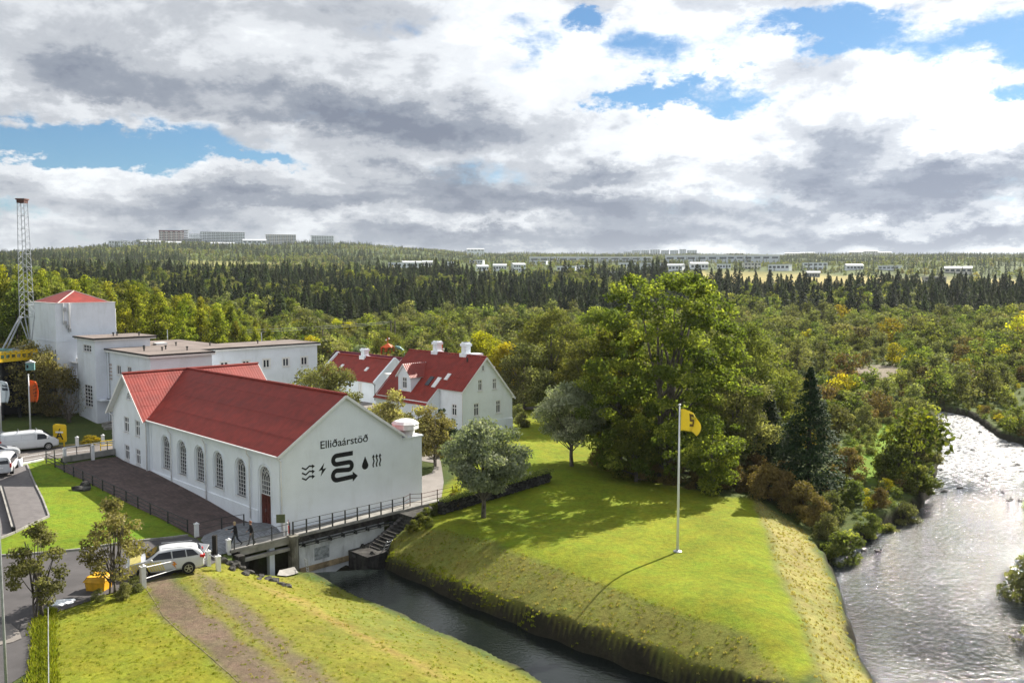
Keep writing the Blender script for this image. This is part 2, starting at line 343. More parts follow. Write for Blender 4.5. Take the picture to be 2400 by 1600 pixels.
cp(1.55, (210, 1060), (265, 1052), (112, 1052), (30, 1060), (-150, 1080), (150, 1068)); cp(.3, (0, 1320), (100, 1310), (200, 1290))
cp(.1, (20, 1400), (100, 1440), (0, 1550), (-200, 1400), (200, 1380), (-100, 1700)); cp(.3, (200, 1470), (200, 1600), (300, 1450), (350, 1550), (150, 1700))
cp(.1, (400, 1450), (500, 1540), (600, 1600), (470, 1360)); cp(-.1, (560, 1360), (600, 1430), (700, 1500), (800, 1590), (700, 1700)); cp(-.6, (640, 1385), (720, 1420), (850, 1500), (1000, 1580), (520, 1330), (1000, 1700))
cp(-2.35, (690, 1352), (790, 1388), (880, 1428), (1000, 1482), (1150, 1547), (1260, 1610)); cp(-1.5, (780, 1410), (900, 1465), (1050, 1535)); cp(-1.6, (600, 1352), (640, 1362))
cp(-2.3, (690, 1335), (722, 1341)); cp(1.5, (229, 991), (300, 985), (250, 1000)); cp(1.9, (172, 968), (100, 985), (30, 990), (-100, 1000)); cp(1.6, (150, 1020), (220, 1025))
cp(1.0, (850, 950), (930, 960), (700, 950), (500, 900)); cp(.4, (1000, 1060), (1050, 1120), (1200, 1001), (1240, 1120), (1330, 1110)); cp(.5, (1240, 960), (1300, 960))
cp(-.3, (1450, 1110), (1600, 1130), (1700, 1090)); cp(-1.2, (1850, 1150), (1900, 1180), (1950, 1150), (2050, 1150), (2000, 1050)); cp(-1.7, (2100, 1100), (2000, 1220), (2140, 1050), (1900, 1250)); cp(-1.5, (2500, 1000), (2600, 1200), (2650, 1400), (2300, 940), (2100, 920), (1900, 950))
cp(-1.0, (1700, 980), (1500, 940)); CP.append((-90, 60, .5)); CP.append((-60, 20, .3)); CP.append((0, 20, -1.5)); CP.append((90, 70, -.5)); CP.append((70, 20, -1))
CPA = np.array(CP)
def _phi(r2): return r2*np.log(r2+1e-9)*.5
def _tps():
    n = len(CPA); X = CPA[:, :2]/50.; K = _phi(((X[:, None]-X[None])**2).sum(-1))+np.eye(n)*2e-4
    Q = np.c_[np.ones(n), X]; A = np.block([[K, Q], [Q.T, np.zeros((3, 3))]]); return np.linalg.solve(A, np.r_[CPA[:, 2], 0, 0, 0]), X
_W, _X = _tps()
def tps(x, y):
    q = np.stack([np.ravel(x), np.ravel(y)], -1)/50.; out = np.empty(len(q))
    for i in range(0, len(q), 20000):
        c = q[i:i+20000]; out[i:i+20000] = _phi(((c[:, None]-_X[None])**2).sum(-1))@_W[:-3]+_W[-3]+c@_W[-2:]
    return out.reshape(np.shape(x))
RD = np.log(np.array([100, 150, 250, 400, 600, 800, 1100, 1400, 1800, 2300, 3000, 4500.])); RPX = np.array([-800, 0, 400, 800, 1200, 1600, 2000, 2400, 3200.])
_Z = lambda d, ys: [HC+(650-y)/FPX*d for y in ys]
RZ = np.array([[1.9, 1.9, 1.7, 1.3, .8, 0, -1, -1.9, -1.9], [2.5, 2.2, 2, 1.6, 1, 0, -1.7, -2.0, -2.0], [4, 3.2, 2.6, 2, 1.5, 1, .2, 0, 0], [5, 4, 3.2, 2.5, 2, 1.8, 1.6, 1.5, 1.5],
     _Z(600, [668, 668, 668, 668, 667, 668, 669, 669, 669]), _Z(800, [640, 645, 646, 649, 650, 652, 655, 656, 656]), _Z(1100, [612, 622, 622, 626, 630, 632, 634, 634, 634]), _Z(1400, [602, 612, 601, 605, 616, 619, 620, 620, 620]),
     _Z(1800, [610, 607, 579, 580, 603, 609, 611, 612, 612]), _Z(2300, [625, 615, 580, 580, 598, 602, 605, 607, 607]), _Z(3000, [635, 620, 592, 592, 597, 600, 602, 604, 604]), _Z(4500, [640, 630, 606, 606, 605, 606, 606, 608, 608])])
def zfar(x, y):
    d = np.hypot(x, y); px = 1200+FPX*x/np.maximum(y, .3*d+1); ld = np.clip(np.log(np.maximum(d, 1)), RD[0], RD[-1])
    i = np.clip(np.searchsorted(RD, ld)-1, 0, len(RD)-2); t = (ld-RD[i])/(RD[i+1]-RD[i])
    j = np.clip(np.searchsorted(RPX, px)-1, 0, len(RPX)-2); u = np.clip((px-RPX[j])/(RPX[j+1]-RPX[j]), 0, 1); u = u*u*(3-2*u)
    a = RZ[i, j]*(1-u)+RZ[i, j+1]*u; b = RZ[i+1, j]*(1-u)+RZ[i+1, j+1]*u; return a*(1-t)+b*t
def vnoise(x, y, s, seed=0):
    x = np.asarray(x)/s; y = np.asarray(y)/s; xi = np.floor(x).astype(int); yi = np.floor(y).astype(int); fx = x-xi; fy = y-yi; fx = fx*fx*(3-2*fx); fy = fy*fy*(3-2*fy)
    h = lambda a, b: (np.sin(a*127.1+b*311.7+seed*74.7)*43758.5453) % 1.
    return (h(xi, yi)*(1-fx)+h(xi+1, yi)*fx)*(1-fy)+(h(xi, yi+1)*(1-fx)+h(xi+1, yi+1)*fx)*fy
def g(x, y, water=True):
    x = np.atleast_1d(np.asarray(x, float)); y = np.atleast_1d(np.asarray(y, float)); d = np.hypot(x, y)
    zf = zfar(x, y); w = sstep(108, 165, d); z = zf.copy(); nr = d < 166
    if nr.any():
        zn = np.clip(tps(x[nr], y[nr]), -2.6, 2.4); z[nr] = zn*(1-w[nr])+zf[nr]*w[nr]
    z = z+(vnoise(x, y, 60, 3)-.5)*sstep(250, 800, d)*10+(vnoise(x, y, 17, 5)-.5)*sstep(180, 500, d)*1.5
    m = (d < 300) & (x > -40)
    if water and m.any():
        sdv = sdist(x[m], y[m], WXY); k = sstep(-.7, .22, sdv+(vnoise(x[m], y[m], 1.3, 41)-.5)*.45); zz = np.maximum(z[m], ZW+.12); z[m] = zz*k+(ZW-1.2)*(1-k)
        kp = sstep(-.25, .15, np.minimum(sdist(x[m], y[m], PIT), sdist(x[m], y[m], PIT2))); z[m] = np.minimum(z[m], z[m]*kp+(ZW-.3)*(1-kp))
    return z
def gz(x, y): return float(g([x], [y])[0])
_ts = np.exp(np.linspace(math.log(30), math.log(5000), 900))
def PG(px, py):
    """where the sight line through a point of the photograph meets the ground"""
    r = rayd(px, py); X = r[0]*_ts; Y = r[1]*_ts; Z = HC+r[2]*_ts; dz = Z-g(X, Y, False); k = np.where(dz < 0)[0]
    if not len(k): return np.array([X[-1], Y[-1], float(g([X[-1]], [Y[-1]])[0])])
    i = k[0]
    if i == 0: t = _ts[0]
    else: t = _ts[i-1]+(_ts[i]-_ts[i-1])*dz[i-1]/(dz[i-1]-dz[i])
    q = np.array([0, 0, HC])+r*t; q[2] = gz(q[0], q[1]); return q
def XY(pts): return np.array([PG(a, b)[:2] for a, b in pts])
def proj(x, y, z):
    c = y*_fw[1]+(z-HC)*_fw[2]; u = y*_up[1]+(z-HC)*_up[2]; return 1200+FPX*x/c, 800-FPX*u/c

def axis(a, b, s, lo, hi, k=1.055):
    m = list(np.arange(a, b, s)); q = b; st = s; r = []
    while q < hi: r.append(q); st *= k; q += st
    r.append(hi); q = a; st = s; l = []
    while q > lo: st *= k; q -= st; l.append(max(q, lo))
    return np.array(l[::-1]+m+r)
Z_LAWN = XY([(1020, 1170), (1100, 1090), (1195, 1006), (1215, 945), (1370, 930), (1385, 1010), (1450, 1100), (1700, 1165), (1770, 1170), (1795, 1244), (1825, 1334), (1855, 1400), (1879, 1470), (1905, 1560), (1850, 1600), (1750, 1484), (1600, 1438), (1424, 1374), (1296, 1326), (1169, 1279), (1050, 1245), (960, 1240)])
Z_SLOPE = XY([(890, 1290), (960, 1235), (1050, 1245), (1169, 1279), (1296, 1326), (1424, 1374), (1600, 1438), (1750, 1484), (1850, 1595), (1950, 1750), (1750, 1680), (1551, 1588), (1360, 1515), (1137, 1425)])
Z_DRY = XY([(1765, 1168), (1800, 1240), (1830, 1334), (1862, 1400), (1885, 1470), (1912, 1560), (1930, 1640), (2080, 1640), (2010, 1560), (1985, 1480), (1950, 1370), (1915, 1300), (1880, 1240)])
Z_LEFT = XY([(40, 1080), (130, 1060), (470, 1262), (365, 1275), (200, 1305), (-60, 1330), (-60, 1150)])
Z_FG = XY([(122, 1437), (270, 1385), (340, 1372), (381, 1441), (427, 1484), (483, 1530), (564, 1600), (650, 1700), (60, 1750), (90, 1600), (95, 1458)])
Z_FG2 = XY([(500, 1310), (560, 1335), (700, 1345), (820, 1388), (1000, 1475), (1290, 1620), (1350, 1750), (900, 1750), (640, 1660), (560, 1560), (480, 1450), (405, 1335)])
Z_T1 = XY([(337, 1372), (381, 1441), (427, 1484), (483, 1530), (538, 1577), (640, 1700), (800, 1700), (683, 1600), (572, 1513), (504, 1450), (440, 1394), (402, 1352), (440, 1335)])
Z_T2 = XY([(445, 1338), (470, 1380), (520, 1432), (600, 1505), (690, 1585), (760, 1650), (830, 1650), (740, 1565), (640, 1482), (555, 1412), (495, 1360)])
Z_O1 = XY([(560, 1355), (650, 1385), (740, 1420), (853, 1482), (960, 1535), (1060, 1600), (1020, 1600), (853, 1502), (720, 1430), (640, 1398)])
Z_MEAD = [(1620, 640), (1830, 640), (2130, 652), (2420, 655), (2420, 672), (2080, 685), (1940, 700), (1650, 690)]
Z_MEAD2 = [(430, 612), (560, 614), (760, 618), (640, 628), (440, 628)]
Z_BAR = XY([(1985, 862), (2100, 852), (2150, 880), (2120, 905), (2040, 900), (1960, 885)])
Z_ISLE = XY([(1960, 1080), (2010, 1000), (2110, 985), (2150, 1050), (2100, 1140), (2010, 1130)])

def build_ground():
    xs = axis(-72, 76, .3, -3600, 3600, 1.07); ys = axis(36, 118, .3, -60, 5200, 1.05)
    X, Y = np.meshgrid(xs, ys); X = X.ravel(); Y = Y.ravel(); Z = g(X, Y)
    nx, ny = len(xs), len(ys)
    idx = np.arange(nx*ny).reshape(ny, nx); q = np.stack([idx[:-1, :-1], idx[:-1, 1:], idx[1:, 1:], idx[1:, :-1]], -1).reshape(-1, 4)
    me = bpy.data.meshes.new('ground'); me.vertices.add(len(X)); me.vertices.foreach_set('co', np.stack([X, Y, Z], -1).ravel())
    me.loops.add(q.size); me.loops.foreach_set('vertex_index', q.ravel()); me.polygons.add(len(q)); me.polygons.foreach_set('loop_start', np.arange(0, q.size, 4)); me.polygons.foreach_set('loop_total', np.full(len(q), 4))
    me.polygons.foreach_set('use_smooth', np.ones(len(q), bool)); me.update()
    # colour of what grows or lies there
    d = np.hypot(X, Y); C = np.empty((len(X), 3)); C[:] = (.075, .10, .028)
    n1 = vnoise(X, Y, 7, 1); n2 = vnoise(X, Y, 1.6, 2); n3 = vnoise(X, Y, 30, 9)
    C *= (.75+.5*n3)[:, None]
    near = d < 260; xi = X[near]; yi = Y[near]; Cn = C[near]; jx = xi+(n2[near]-.5)*.7; jy = yi+(n1[near]-.5)*.9
    def zone(poly, c, soft=.35, var=None):
        nonlocal Cn
        b = (poly[:, 0].min()-4, poly[:, 0].max()+4, poly[:, 1].min()-4, poly[:, 1].max()+4)
        s = (xi > b[0]) & (xi < b[1]) & (yi > b[2]) & (yi < b[3]); k = 1-sstep(-soft, soft, sdist(jx[s], jy[s], poly)); cc = np.array(c)[None]*np.ones((s.sum(), 1))
        if var is not None: cc = cc*(1-n1[near][s][:, None]*.9)+np.array(var)[None]*(n1[near][s][:, None]*.9)
        Cn[s] = Cn[s]*(1-k[:, None])+cc*k[:, None]
    zone(Z_LAWN, (.15, .195, .012), .5, (.20, .22, .018)); zone(Z_SLOPE, (.15, .16, .03), .5, (.175, .17, .04)); zone(Z_DRY, (.30, .26, .10), .6, (.22, .22, .06))
    zone(Z_LEFT, (.13, .20, .015), .4, (.16, .21, .018)); zone(Z_FG, (.20, .205, .02), .4, (.16, .18, .02)); zone(Z_FG2, (.195, .19, .028), .4, (.145, .16, .035)); zone(Z_BAR, (.20, .17, .13), 1.5)
    zone(Z_T1, (.165, .125, .088), .35, (.12, .09, .06)); zone(Z_T2, (.155, .12, .082), .5, (.13, .12, .05)); zone(Z_O1, (.225, .18, .05), .5); zone(Z_ISLE, (.13, .21, .02), 1.5)
    sdv = sdist(xi, yi, WXY); k = 1-sstep(.08, .38, sdv+(n2[near]-.5)*.35); Cn = Cn*(1-k[:, None])+np.array([.035, .032, .022])[None]*k[:, None]
    C[near] = Cn
    px, py = proj(X, np.maximum(Y, 1), Z); f = (d > 450) & (Y > 10)
    for poly, c, lo, hi in ((Z_MEAD, (.33, .28, .10), 450, 1000), (Z_MEAD2, (.26, .25, .08), 500, 1700)):
        s = f & (d > lo) & (d < hi) & (px > 300) & (px < 2600); k = 1-sstep(-6, 6, sdist(px[s]+(n1[s]-.5)*40, py[s]+(n1[s]-.5)*8, np.array(poly, float))); C[s] = C[s]*(1-k[:, None])+np.array(c)[None]*k[:, None]*(.7+.5*n1[s][:, None])
    a = me.color_attributes.new('soil', 'FLOAT_COLOR', 'POINT'); a.data.foreach_set('color', np.c_[C, np.ones(len(C))].ravel().astype(np.float32))
    m = bpy.data.materials.new('grassy_ground'); m.use_nodes = True; nt = m.node_tree; b = nt.nodes['Principled BSDF']; N = nt.nodes.new; K = nt.links.new
    b.inputs['Roughness'].default_value = .95; b.inputs['Specular IOR Level'].default_value = .1
    at = N('ShaderNodeAttribute'); at.attribute_name = 'soil'; tc = N('ShaderNodeTexCoord')
    def nz(s, dt, r=.65, st=None):
        n = N('ShaderNodeTexNoise'); n.inputs['Scale'].default_value = s; n.inputs['Detail'].default_value = dt; n.inputs['Roughness'].default_value = r
        if st: mp = N('ShaderNodeMapping'); mp.inputs['Rotation'].default_value = (0, 0, st[0]); mp.inputs['Scale'].default_value = st[1]; K(tc.outputs['Object'], mp.inputs[0]); K(mp.outputs[0], n.inputs['Vector'])
        else: K(tc.outputs['Object'], n.inputs['Vector'])
        return n.outputs[0]
    def mr(v, a, b_, c, d_):
        n = N('ShaderNodeMapRange'); n.inputs['From Min'].default_value = a; n.inputs['From Max'].default_value = b_; n.inputs['To Min'].default_value = c; n.inputs['To Max'].default_value = d_; K(v, n.inputs['Value']); return n.outputs[0]
    v1 = mr(nz(2.6, 9, .8), .32, .68, .62, 1.32); v2 = mr(nz(.22, 5), .3, .7, .8, 1.2)
    mu = N('ShaderNodeMath'); mu.operation = 'MULTIPLY'; K(v1, mu.inputs[0]); K(v2, mu.inputs[1])
    hs = N('ShaderNodeHueSaturation'); K(at.outputs['Color'], hs.inputs['Color']); K(mu.outputs[0], hs.inputs['Value']); K(mr(nz(.7, 5), .3, .7, .475, .525), hs.inputs['Hue']); K(hs.outputs[0], b.inputs['Base Color'])
    bp = N('ShaderNodeBump'); bp.inputs['Strength'].default_value = .9; bp.inputs['Distance'].default_value = .12; K(nz(4.5, 8, .75), bp.inputs['Height']); K(bp.outputs[0], b.inputs['Normal'])
    me.materials.append(m); o = link('ground', me); tag(o, kind='structure'); return o
ground = build_ground()

def sheet(name, poly, m, zoff=.03, step=1.2, kind='structure', base=None):
    bm = bmesh.new(); vs = [bm.verts.new((x, y, 0)) for x, y in poly]; bm.faces.new(vs); P_ = np.array(poly)
    for ax, n in ((0, (1, 0, 0)), (1, (0, 1, 0))):
        q = math.floor(P_[:, ax].min()/step)*step+step
        while q < P_[:, ax].max():
            co = [0, 0, 0]; co[ax] = q+.013; bmesh.ops.bisect_plane(bm, geom=bm.verts[:]+bm.edges[:]+bm.faces[:], plane_co=co, plane_no=n); q += step
    bmesh.ops.triangulate(bm, faces=bm.faces[:])
    bm.verts.ensure_lookup_table(); xy = np.array([v.co[:2] for v in bm.verts]); z = g(xy[:, 0], xy[:, 1], False)+zoff
    for v, q in zip(bm.verts, z): v.co.z = q
    bmesh.ops.recalc_face_normals(bm, faces=bm.faces[:]); me = bpy.data.meshes.new(name); bm.to_mesh(me); bm.free()
    if me.polygons[0].normal.z < 0: me.flip_normals()
    me.materials.append(m); o = link(name, me); tag(o, kind=kind); return o
def pavemat(name, c, c2, rot, w, h, mortar, var=.3):
    m = bpy.data.materials.new(name); m.use_nodes = True; nt = m.node_tree; b = nt.nodes['Principled BSDF']; N = nt.nodes.new; K = nt.links.new
    tc = N('ShaderNodeTexCoord'); mp = N('ShaderNodeMapping'); mp.inputs['Rotation'].default_value = (0, 0, rot); K(tc.outputs['Object'], mp.inputs[0])
    br = N('ShaderNodeTexBrick'); br.inputs['Color1'].default_value = (*c, 1); br.inputs['Color2'].default_value = (*c2, 1); br.inputs['Mortar'].default_value = (*mortar, 1)
    br.inputs['Scale'].default_value = 1; br.inputs['Brick Width'].default_value = w; br.inputs['Row Height'].default_value = h; br.inputs['Mortar Size'].default_value = .012; K(mp.outputs[0], br.inputs[0])
    n = N('ShaderNodeTexNoise'); n.inputs['Scale'].default_value = .8; n.inputs['Detail'].default_value = 8; n.inputs['Roughness'].default_value = .7; K(tc.outputs['Object'], n.inputs['Vector'])
    r = N('ShaderNodeMapRange'); r.inputs['From Min'].default_value = .3; r.inputs['From Max'].default_value = .7; r.inputs['To Min'].default_value = 1-var; r.inputs['To Max'].default_value = 1+var; K(n.outputs[0], r.inputs['Value'])
    v = N('ShaderNodeVectorMath'); v.operation = 'SCALE'; K(br.outputs[0], v.inputs[0]); K(r.outputs[0], v.inputs['Scale']); K(v.outputs[0], b.inputs['Base Color']); b.inputs['Roughness'].default_value = .85
    bp = N('ShaderNodeBump'); bp.inputs['Strength'].default_value = .5; bp.inputs['Distance'].default_value = .03; K(br.outputs['Fac'], bp.inputs['Height']); bp.invert = True; K(bp.outputs[0], b.inputs['Normal'])
    return m
ASPH = mat('worn_asphalt', (.085, .08, .082), .92, var=.12, scale=.5, bump=.25, bscale=25, dirt=((.055, .053, .054), .35, .7))
ROADM = mat('light_road_surface', (.17, .153, .142), .92, var=.1, scale=.5, bump=.2, bscale=25, dirt=((.10, .094, .09), .6, .6))
TERR = pavemat('brown_terrace_brick', (.065, .042, .038), (.105, .066, .060), R(45), .5, .22, (.045, .035, .033), .4)
PAVE = pavemat('grey_block_paving', (.11, .10, .102), (.135, .125, .125), R(20), .3, .3, (.12, .11, .11), .15)
COBB = pavemat('blue_grey_cobbles', (.15, .16, .175), (.22, .23, .245), R(35), .42, .3, (.07, .07, .075), .3)
PLAIN = mat('pale_concrete_paving', (.22, .20, .185), .9, var=.1, scale=.7, dirt=((.2, .18, .16), .8, .6))
sheet('road', XY([(-400, 1110), (-150, 1078), (0, 1062), (134, 1047), (277, 1038), (292, 1041), (286, 1062), (155, 1074), (103, 1075), (52, 1086), (0, 1099), (-200, 1150), (-400, 1200)]), ROADM, .035)
sheet('parking_ground', XY([(-400, 1310), (0, 1306), (118, 1298), (189, 1291), (300, 1274), (441, 1257), (460, 1262), (500, 1300), (505, 1318), (480, 1328), (430, 1338), (337, 1366), (269, 1388), (200, 1412), (122, 1438), (105, 1442), (90, 1460), (86, 1563), (25, 1602), (-20, 1650), (-400, 1750)]), ASPH, .035)
sheet('paved_path', XY([(25, 1094), (63, 1089), (100, 1170), (115, 1210), (35, 1248), (0, 1263), (-200, 1330), (-300, 1200), (-150, 1140)]), PAVE, .035)
sheet('terrace_paving', XY([(128, 1092), (157, 1089), (282, 1070), (353, 1103), (445, 1151), (611, 1226), (540, 1240), (462, 1262), (446, 1252), (300, 1180), (200, 1128)]), TERR, .05)
sheet('cobbled_path', XY([(478, 1258), (560, 1230), (609, 1224), (650, 1240), (662, 1250), (520, 1302), (503, 1303), (470, 1270)]), COBB, .13)
sheet('yard_paving', XY([(990, 1052), (1030, 1062), (1040, 1130), (1035, 1165), (988, 1185), (985, 1118), (1012, 1108), (1022, 1086), (988, 1080)]), PLAIN, .035)
sheet('courtyard_paving', XY([(790, 950), (905, 935), (960, 952), (1005, 1000), (1020, 1040), (960, 1060), (880, 1000), (830, 960)]), PLAIN, .035)
sheet('house_path', XY([(1202, 955), (1262, 952), (1320, 945), (1320, 950), (1262, 959), (1202, 962)]), PLAIN, .035)
sheet('concrete_apron', XY([(0, 1465), (25, 1463), (45, 1480), (51, 1497), (30, 1506), (0, 1513), (-60, 1525), (-60, 1470)]), PLAIN, .065)

# water
def watermat(name, base, rough, b1, b2, s1, s2, rot, foam=False):
    m = bpy.data.materials.new(name); m.use_nodes = True; nt = m.node_tree; b = nt.nodes['Principled BSDF']; N = nt.nodes.new; K = nt.links.new
    b.inputs['Base Color'].default_value = (*base, 1); b.inputs['Roughness'].default_value = rough; b.inputs['IOR'].default_value = 1.33; b.inputs['Specular IOR Level'].default_value = .5
    tc = N('ShaderNodeTexCoord'); mp = N('ShaderNodeMapping'); mp.inputs['Rotation'].default_value = (0, 0, rot); mp.inputs['Scale'].default_value = (1, 1.7, 1); K(tc.outputs['Object'], mp.inputs[0])
    n = N('ShaderNodeTexNoise'); n.inputs['Scale'].default_value = s1; n.inputs['Detail'].default_value = 4; n.inputs['Roughness'].default_value = .6; n.inputs['Distortion'].default_value = .6; K(mp.outputs[0], n.inputs['Vector'])
    # turbulence strength varies over the surface
    nb = N('ShaderNodeTexNoise'); nb.inputs['Scale'].default_value = s2; nb.inputs['Detail'].default_value = 3; K(tc.outputs['Object'], nb.inputs['Vector'])
    sx = N('ShaderNodeSeparateXYZ'); K(tc.outputs['Object'], sx.inputs[0])
    far = N('ShaderNodeMapRange'); far.inputs['From Min'].default_value = 55; far.inputs['From Max'].default_value = 85; far.inputs['To Min'].default_value = b1; far.inputs['To Max'].default_value = b2; K(sx.outputs[1], far.inputs['Value'])
    r = N('ShaderNodeMapRange'); r.inputs['From Min'].default_value = .3; r.inputs['From Max'].default_value = .7; r.inputs['To Min'].default_value = .45; r.inputs['To Max'].default_value = 1.3; K(nb.outputs[0], r.inputs['Value'])
    mu = N('ShaderNodeMath'); mu.operation = 'MULTIPLY'; K(r.outputs[0], mu.inputs[0]); K(far.outputs[0], mu.inputs[1])
    bp = N('ShaderNodeBump'); bp.inputs['Distance'].default_value = .12; K(mu.outputs[0], bp.inputs['Strength']); K(n.outputs[0], bp.inputs['Height']); K(bp.outputs[0], b.inputs['Normal'])
    if foam:   # broken white water in the rapids upstream
        fn = N('ShaderNodeTexNoise'); fn.inputs['Scale'].default_value = 1.5; fn.inputs['Detail'].default_value = 7; fn.inputs['Roughness'].default_value = .75; K(mp.outputs[0], fn.inputs['Vector'])
        fr = N('ShaderNodeMapRange'); fr.inputs['From Min'].default_value = 66; fr.inputs['From Max'].default_value = 100; fr.inputs['To Min'].default_value = -.22; fr.inputs['To Max'].default_value = .05; K(sx.outputs[1], fr.inputs['Value'])
        ad = N('ShaderNodeMath'); ad.operation = 'ADD'; K(fn.outputs[0], ad.inputs[0]); K(fr.outputs[0], ad.inputs[1]); fm = N('ShaderNodeMapRange'); fm.inputs['From Min'].default_value = .50; fm.inputs['From Max'].default_value = .60; K(ad.outputs[0], fm.inputs['Value'])
        mx = N('ShaderNodeMix'); mx.data_type = 'RGBA'; K(fm.outputs[0], mx.inputs[0]); mx.inputs[6].default_value = (*base, 1); mx.inputs[7].default_value = (.30, .31, .32, 1); K(mx.outputs[2], b.inputs['Base Color'])
        rg = N('ShaderNodeMapRange'); rg.inputs['To Min'].default_value = rough; rg.inputs['To Max'].default_value = .6; K(fm.outputs[0], rg.inputs['Value']); K(rg.outputs[0], b.inputs['Roughness'])
    return m
def water_sheet(name, poly, m, z):
    vs = [(float(x), float(y), z) for x, y in poly]
    tr = tessellate_polygon([[Vector(v) for v in vs]]); me = bpy.data.meshes.new(name); me.from_pydata(vs, [], [tuple(t) for t in tr]); me.update()
    if me.polygons[0].normal.z < 0: me.flip_normals()
    me.materials.append(m); o = link(name, me); tag(o, kind='structure')
    return o
def expand(poly, e):
    """push a polygon outwards under its banks"""
    P_ = np.array(poly); n = len(P_); A = sum(P_[i, 0]*P_[(i+1) % n, 1]-P_[(i+1) % n, 0]*P_[i, 1] for i in range(n)); s = 1 if A > 0 else -1; out = []
    for i in range(n):
        d1 = P_[i]-P_[i-1]; d2 = P_[(i+1) % n]-P_[i]; n1 = np.array([d1[1], -d1[0]])/max(np.linalg.norm(d1), 1e-6); n2 = np.array([d2[1], -d2[0]])/max(np.linalg.norm(d2), 1e-6); q = n1+n2; q /= max(np.linalg.norm(q), .6); out.append(P_[i]+s*q*e)
    return np.array(out)
CAN = [i for i in range(len(WPX))]
iA = WPX.index((1400, 1700)); iB = WPX.index((1980, 1850)); iC = WPX.index((1850, 1740))
can_poly = np.array([WXY[i] for i in range(0, iA+2)]+[P(1800, 1790, ZW)[:2]]+[WXY[i] for i in range(iC, len(WPX))])
riv_poly = np.array([WXY[i] for i in range(iA+1, iC+1)]+[P(1800, 1790, ZW)[:2]])
water_sheet('canal_water', expand(can_poly, .25), watermat('canal_water', (.008, .011, .010), .03, .22, .12, 2.6, .12, R(20)), ZW)
water_sheet('river_water', expand(riv_poly, .25), watermat('river_water', (.012, .017, .023), .085, 1.9, 1.0, 2.2, .15, R(-30), True), ZW-.004)

# ------------------------------------------------------------------ buildings
A45 = R(45)
class Bld:
    """a building in its own frame: x runs along the gable wall, y along the long wall; heights given above datum"""
    def __init__(s, name, label, cat, xy, z0, rz=A45):
        s.z0 = z0; s.e = thing(name, label, cat, (xy[0], xy[1], z0), rz)
    def P3(s, p): return (p[0], p[1], p[2]-s.z0)
    def part(s, name, mb, mats, parent=None, smooth=False, fix=False):
        if name in ('roof', 'dormer_roof') and any(mb.m): mats = [mats, TRIM]
        o = MB(); o.v = [(a, b, c-s.z0) for a, b, c in mb.v]; o.f = mb.f; o.m = mb.m
        return o.build(name, mats, parent or s.e, smooth, fix=fix)
FACES = {'gable': ((1, 0, 0), (0, -1, 0)), 'long': ((0, 1, 0), (-1, 0, 0)), 'back': ((0, 1, 0), (1, 0, 0)), 'far': ((1, 0, 0), (0, 1, 0))}
def wall(mb, face, at, outer, holes, th=.3):
    """wall panel with real openings; at = position of the plane, outer/holes = (u, z) lists"""
    ux, n = (np.array(q, float) for q in FACES[face]); O = np.abs(n)*at
    loops = [outer]+list(holes); flat = [p for l in loops for p in l]
    pts = [O+ux*u+np.array([0, 0, z]) for u, z in flat]
    tr = tessellate_polygon([[Vector((u, z, 0)) for u, z in l] for l in loops])
    want = n
    fs = []
    for t in tr:
        a, b, c = (pts[i] for i in t); fs.append(t if np.dot(np.cross(b-a, c-a), want) > 0 else t[::-1])
    mb.add(pts, fs)
    for h in holes:
        q = [O+ux*u+np.array([0, 0, z]) for u, z in h]; k = len(q); mb.add(q+[p-n*th for p in q], [(i, (i+1) % k, (i+1) % k+k, i+k) for i in range(k)])
    return mb
def arch(u0, u1, z0, z1, n=10):
    r = (u1-u0)/2; c = (u0+u1)/2; zs = z1-r
    return [(u0, z0), (u1, z0)]+[(c+r*math.cos(a), zs+r*math.sin(a)) for a in np.linspace(0, math.pi, n+1)]
def rect(u0, u1, z0, z1): return [(u0, z0), (u1, z0), (u1, z1), (u0, z1)]
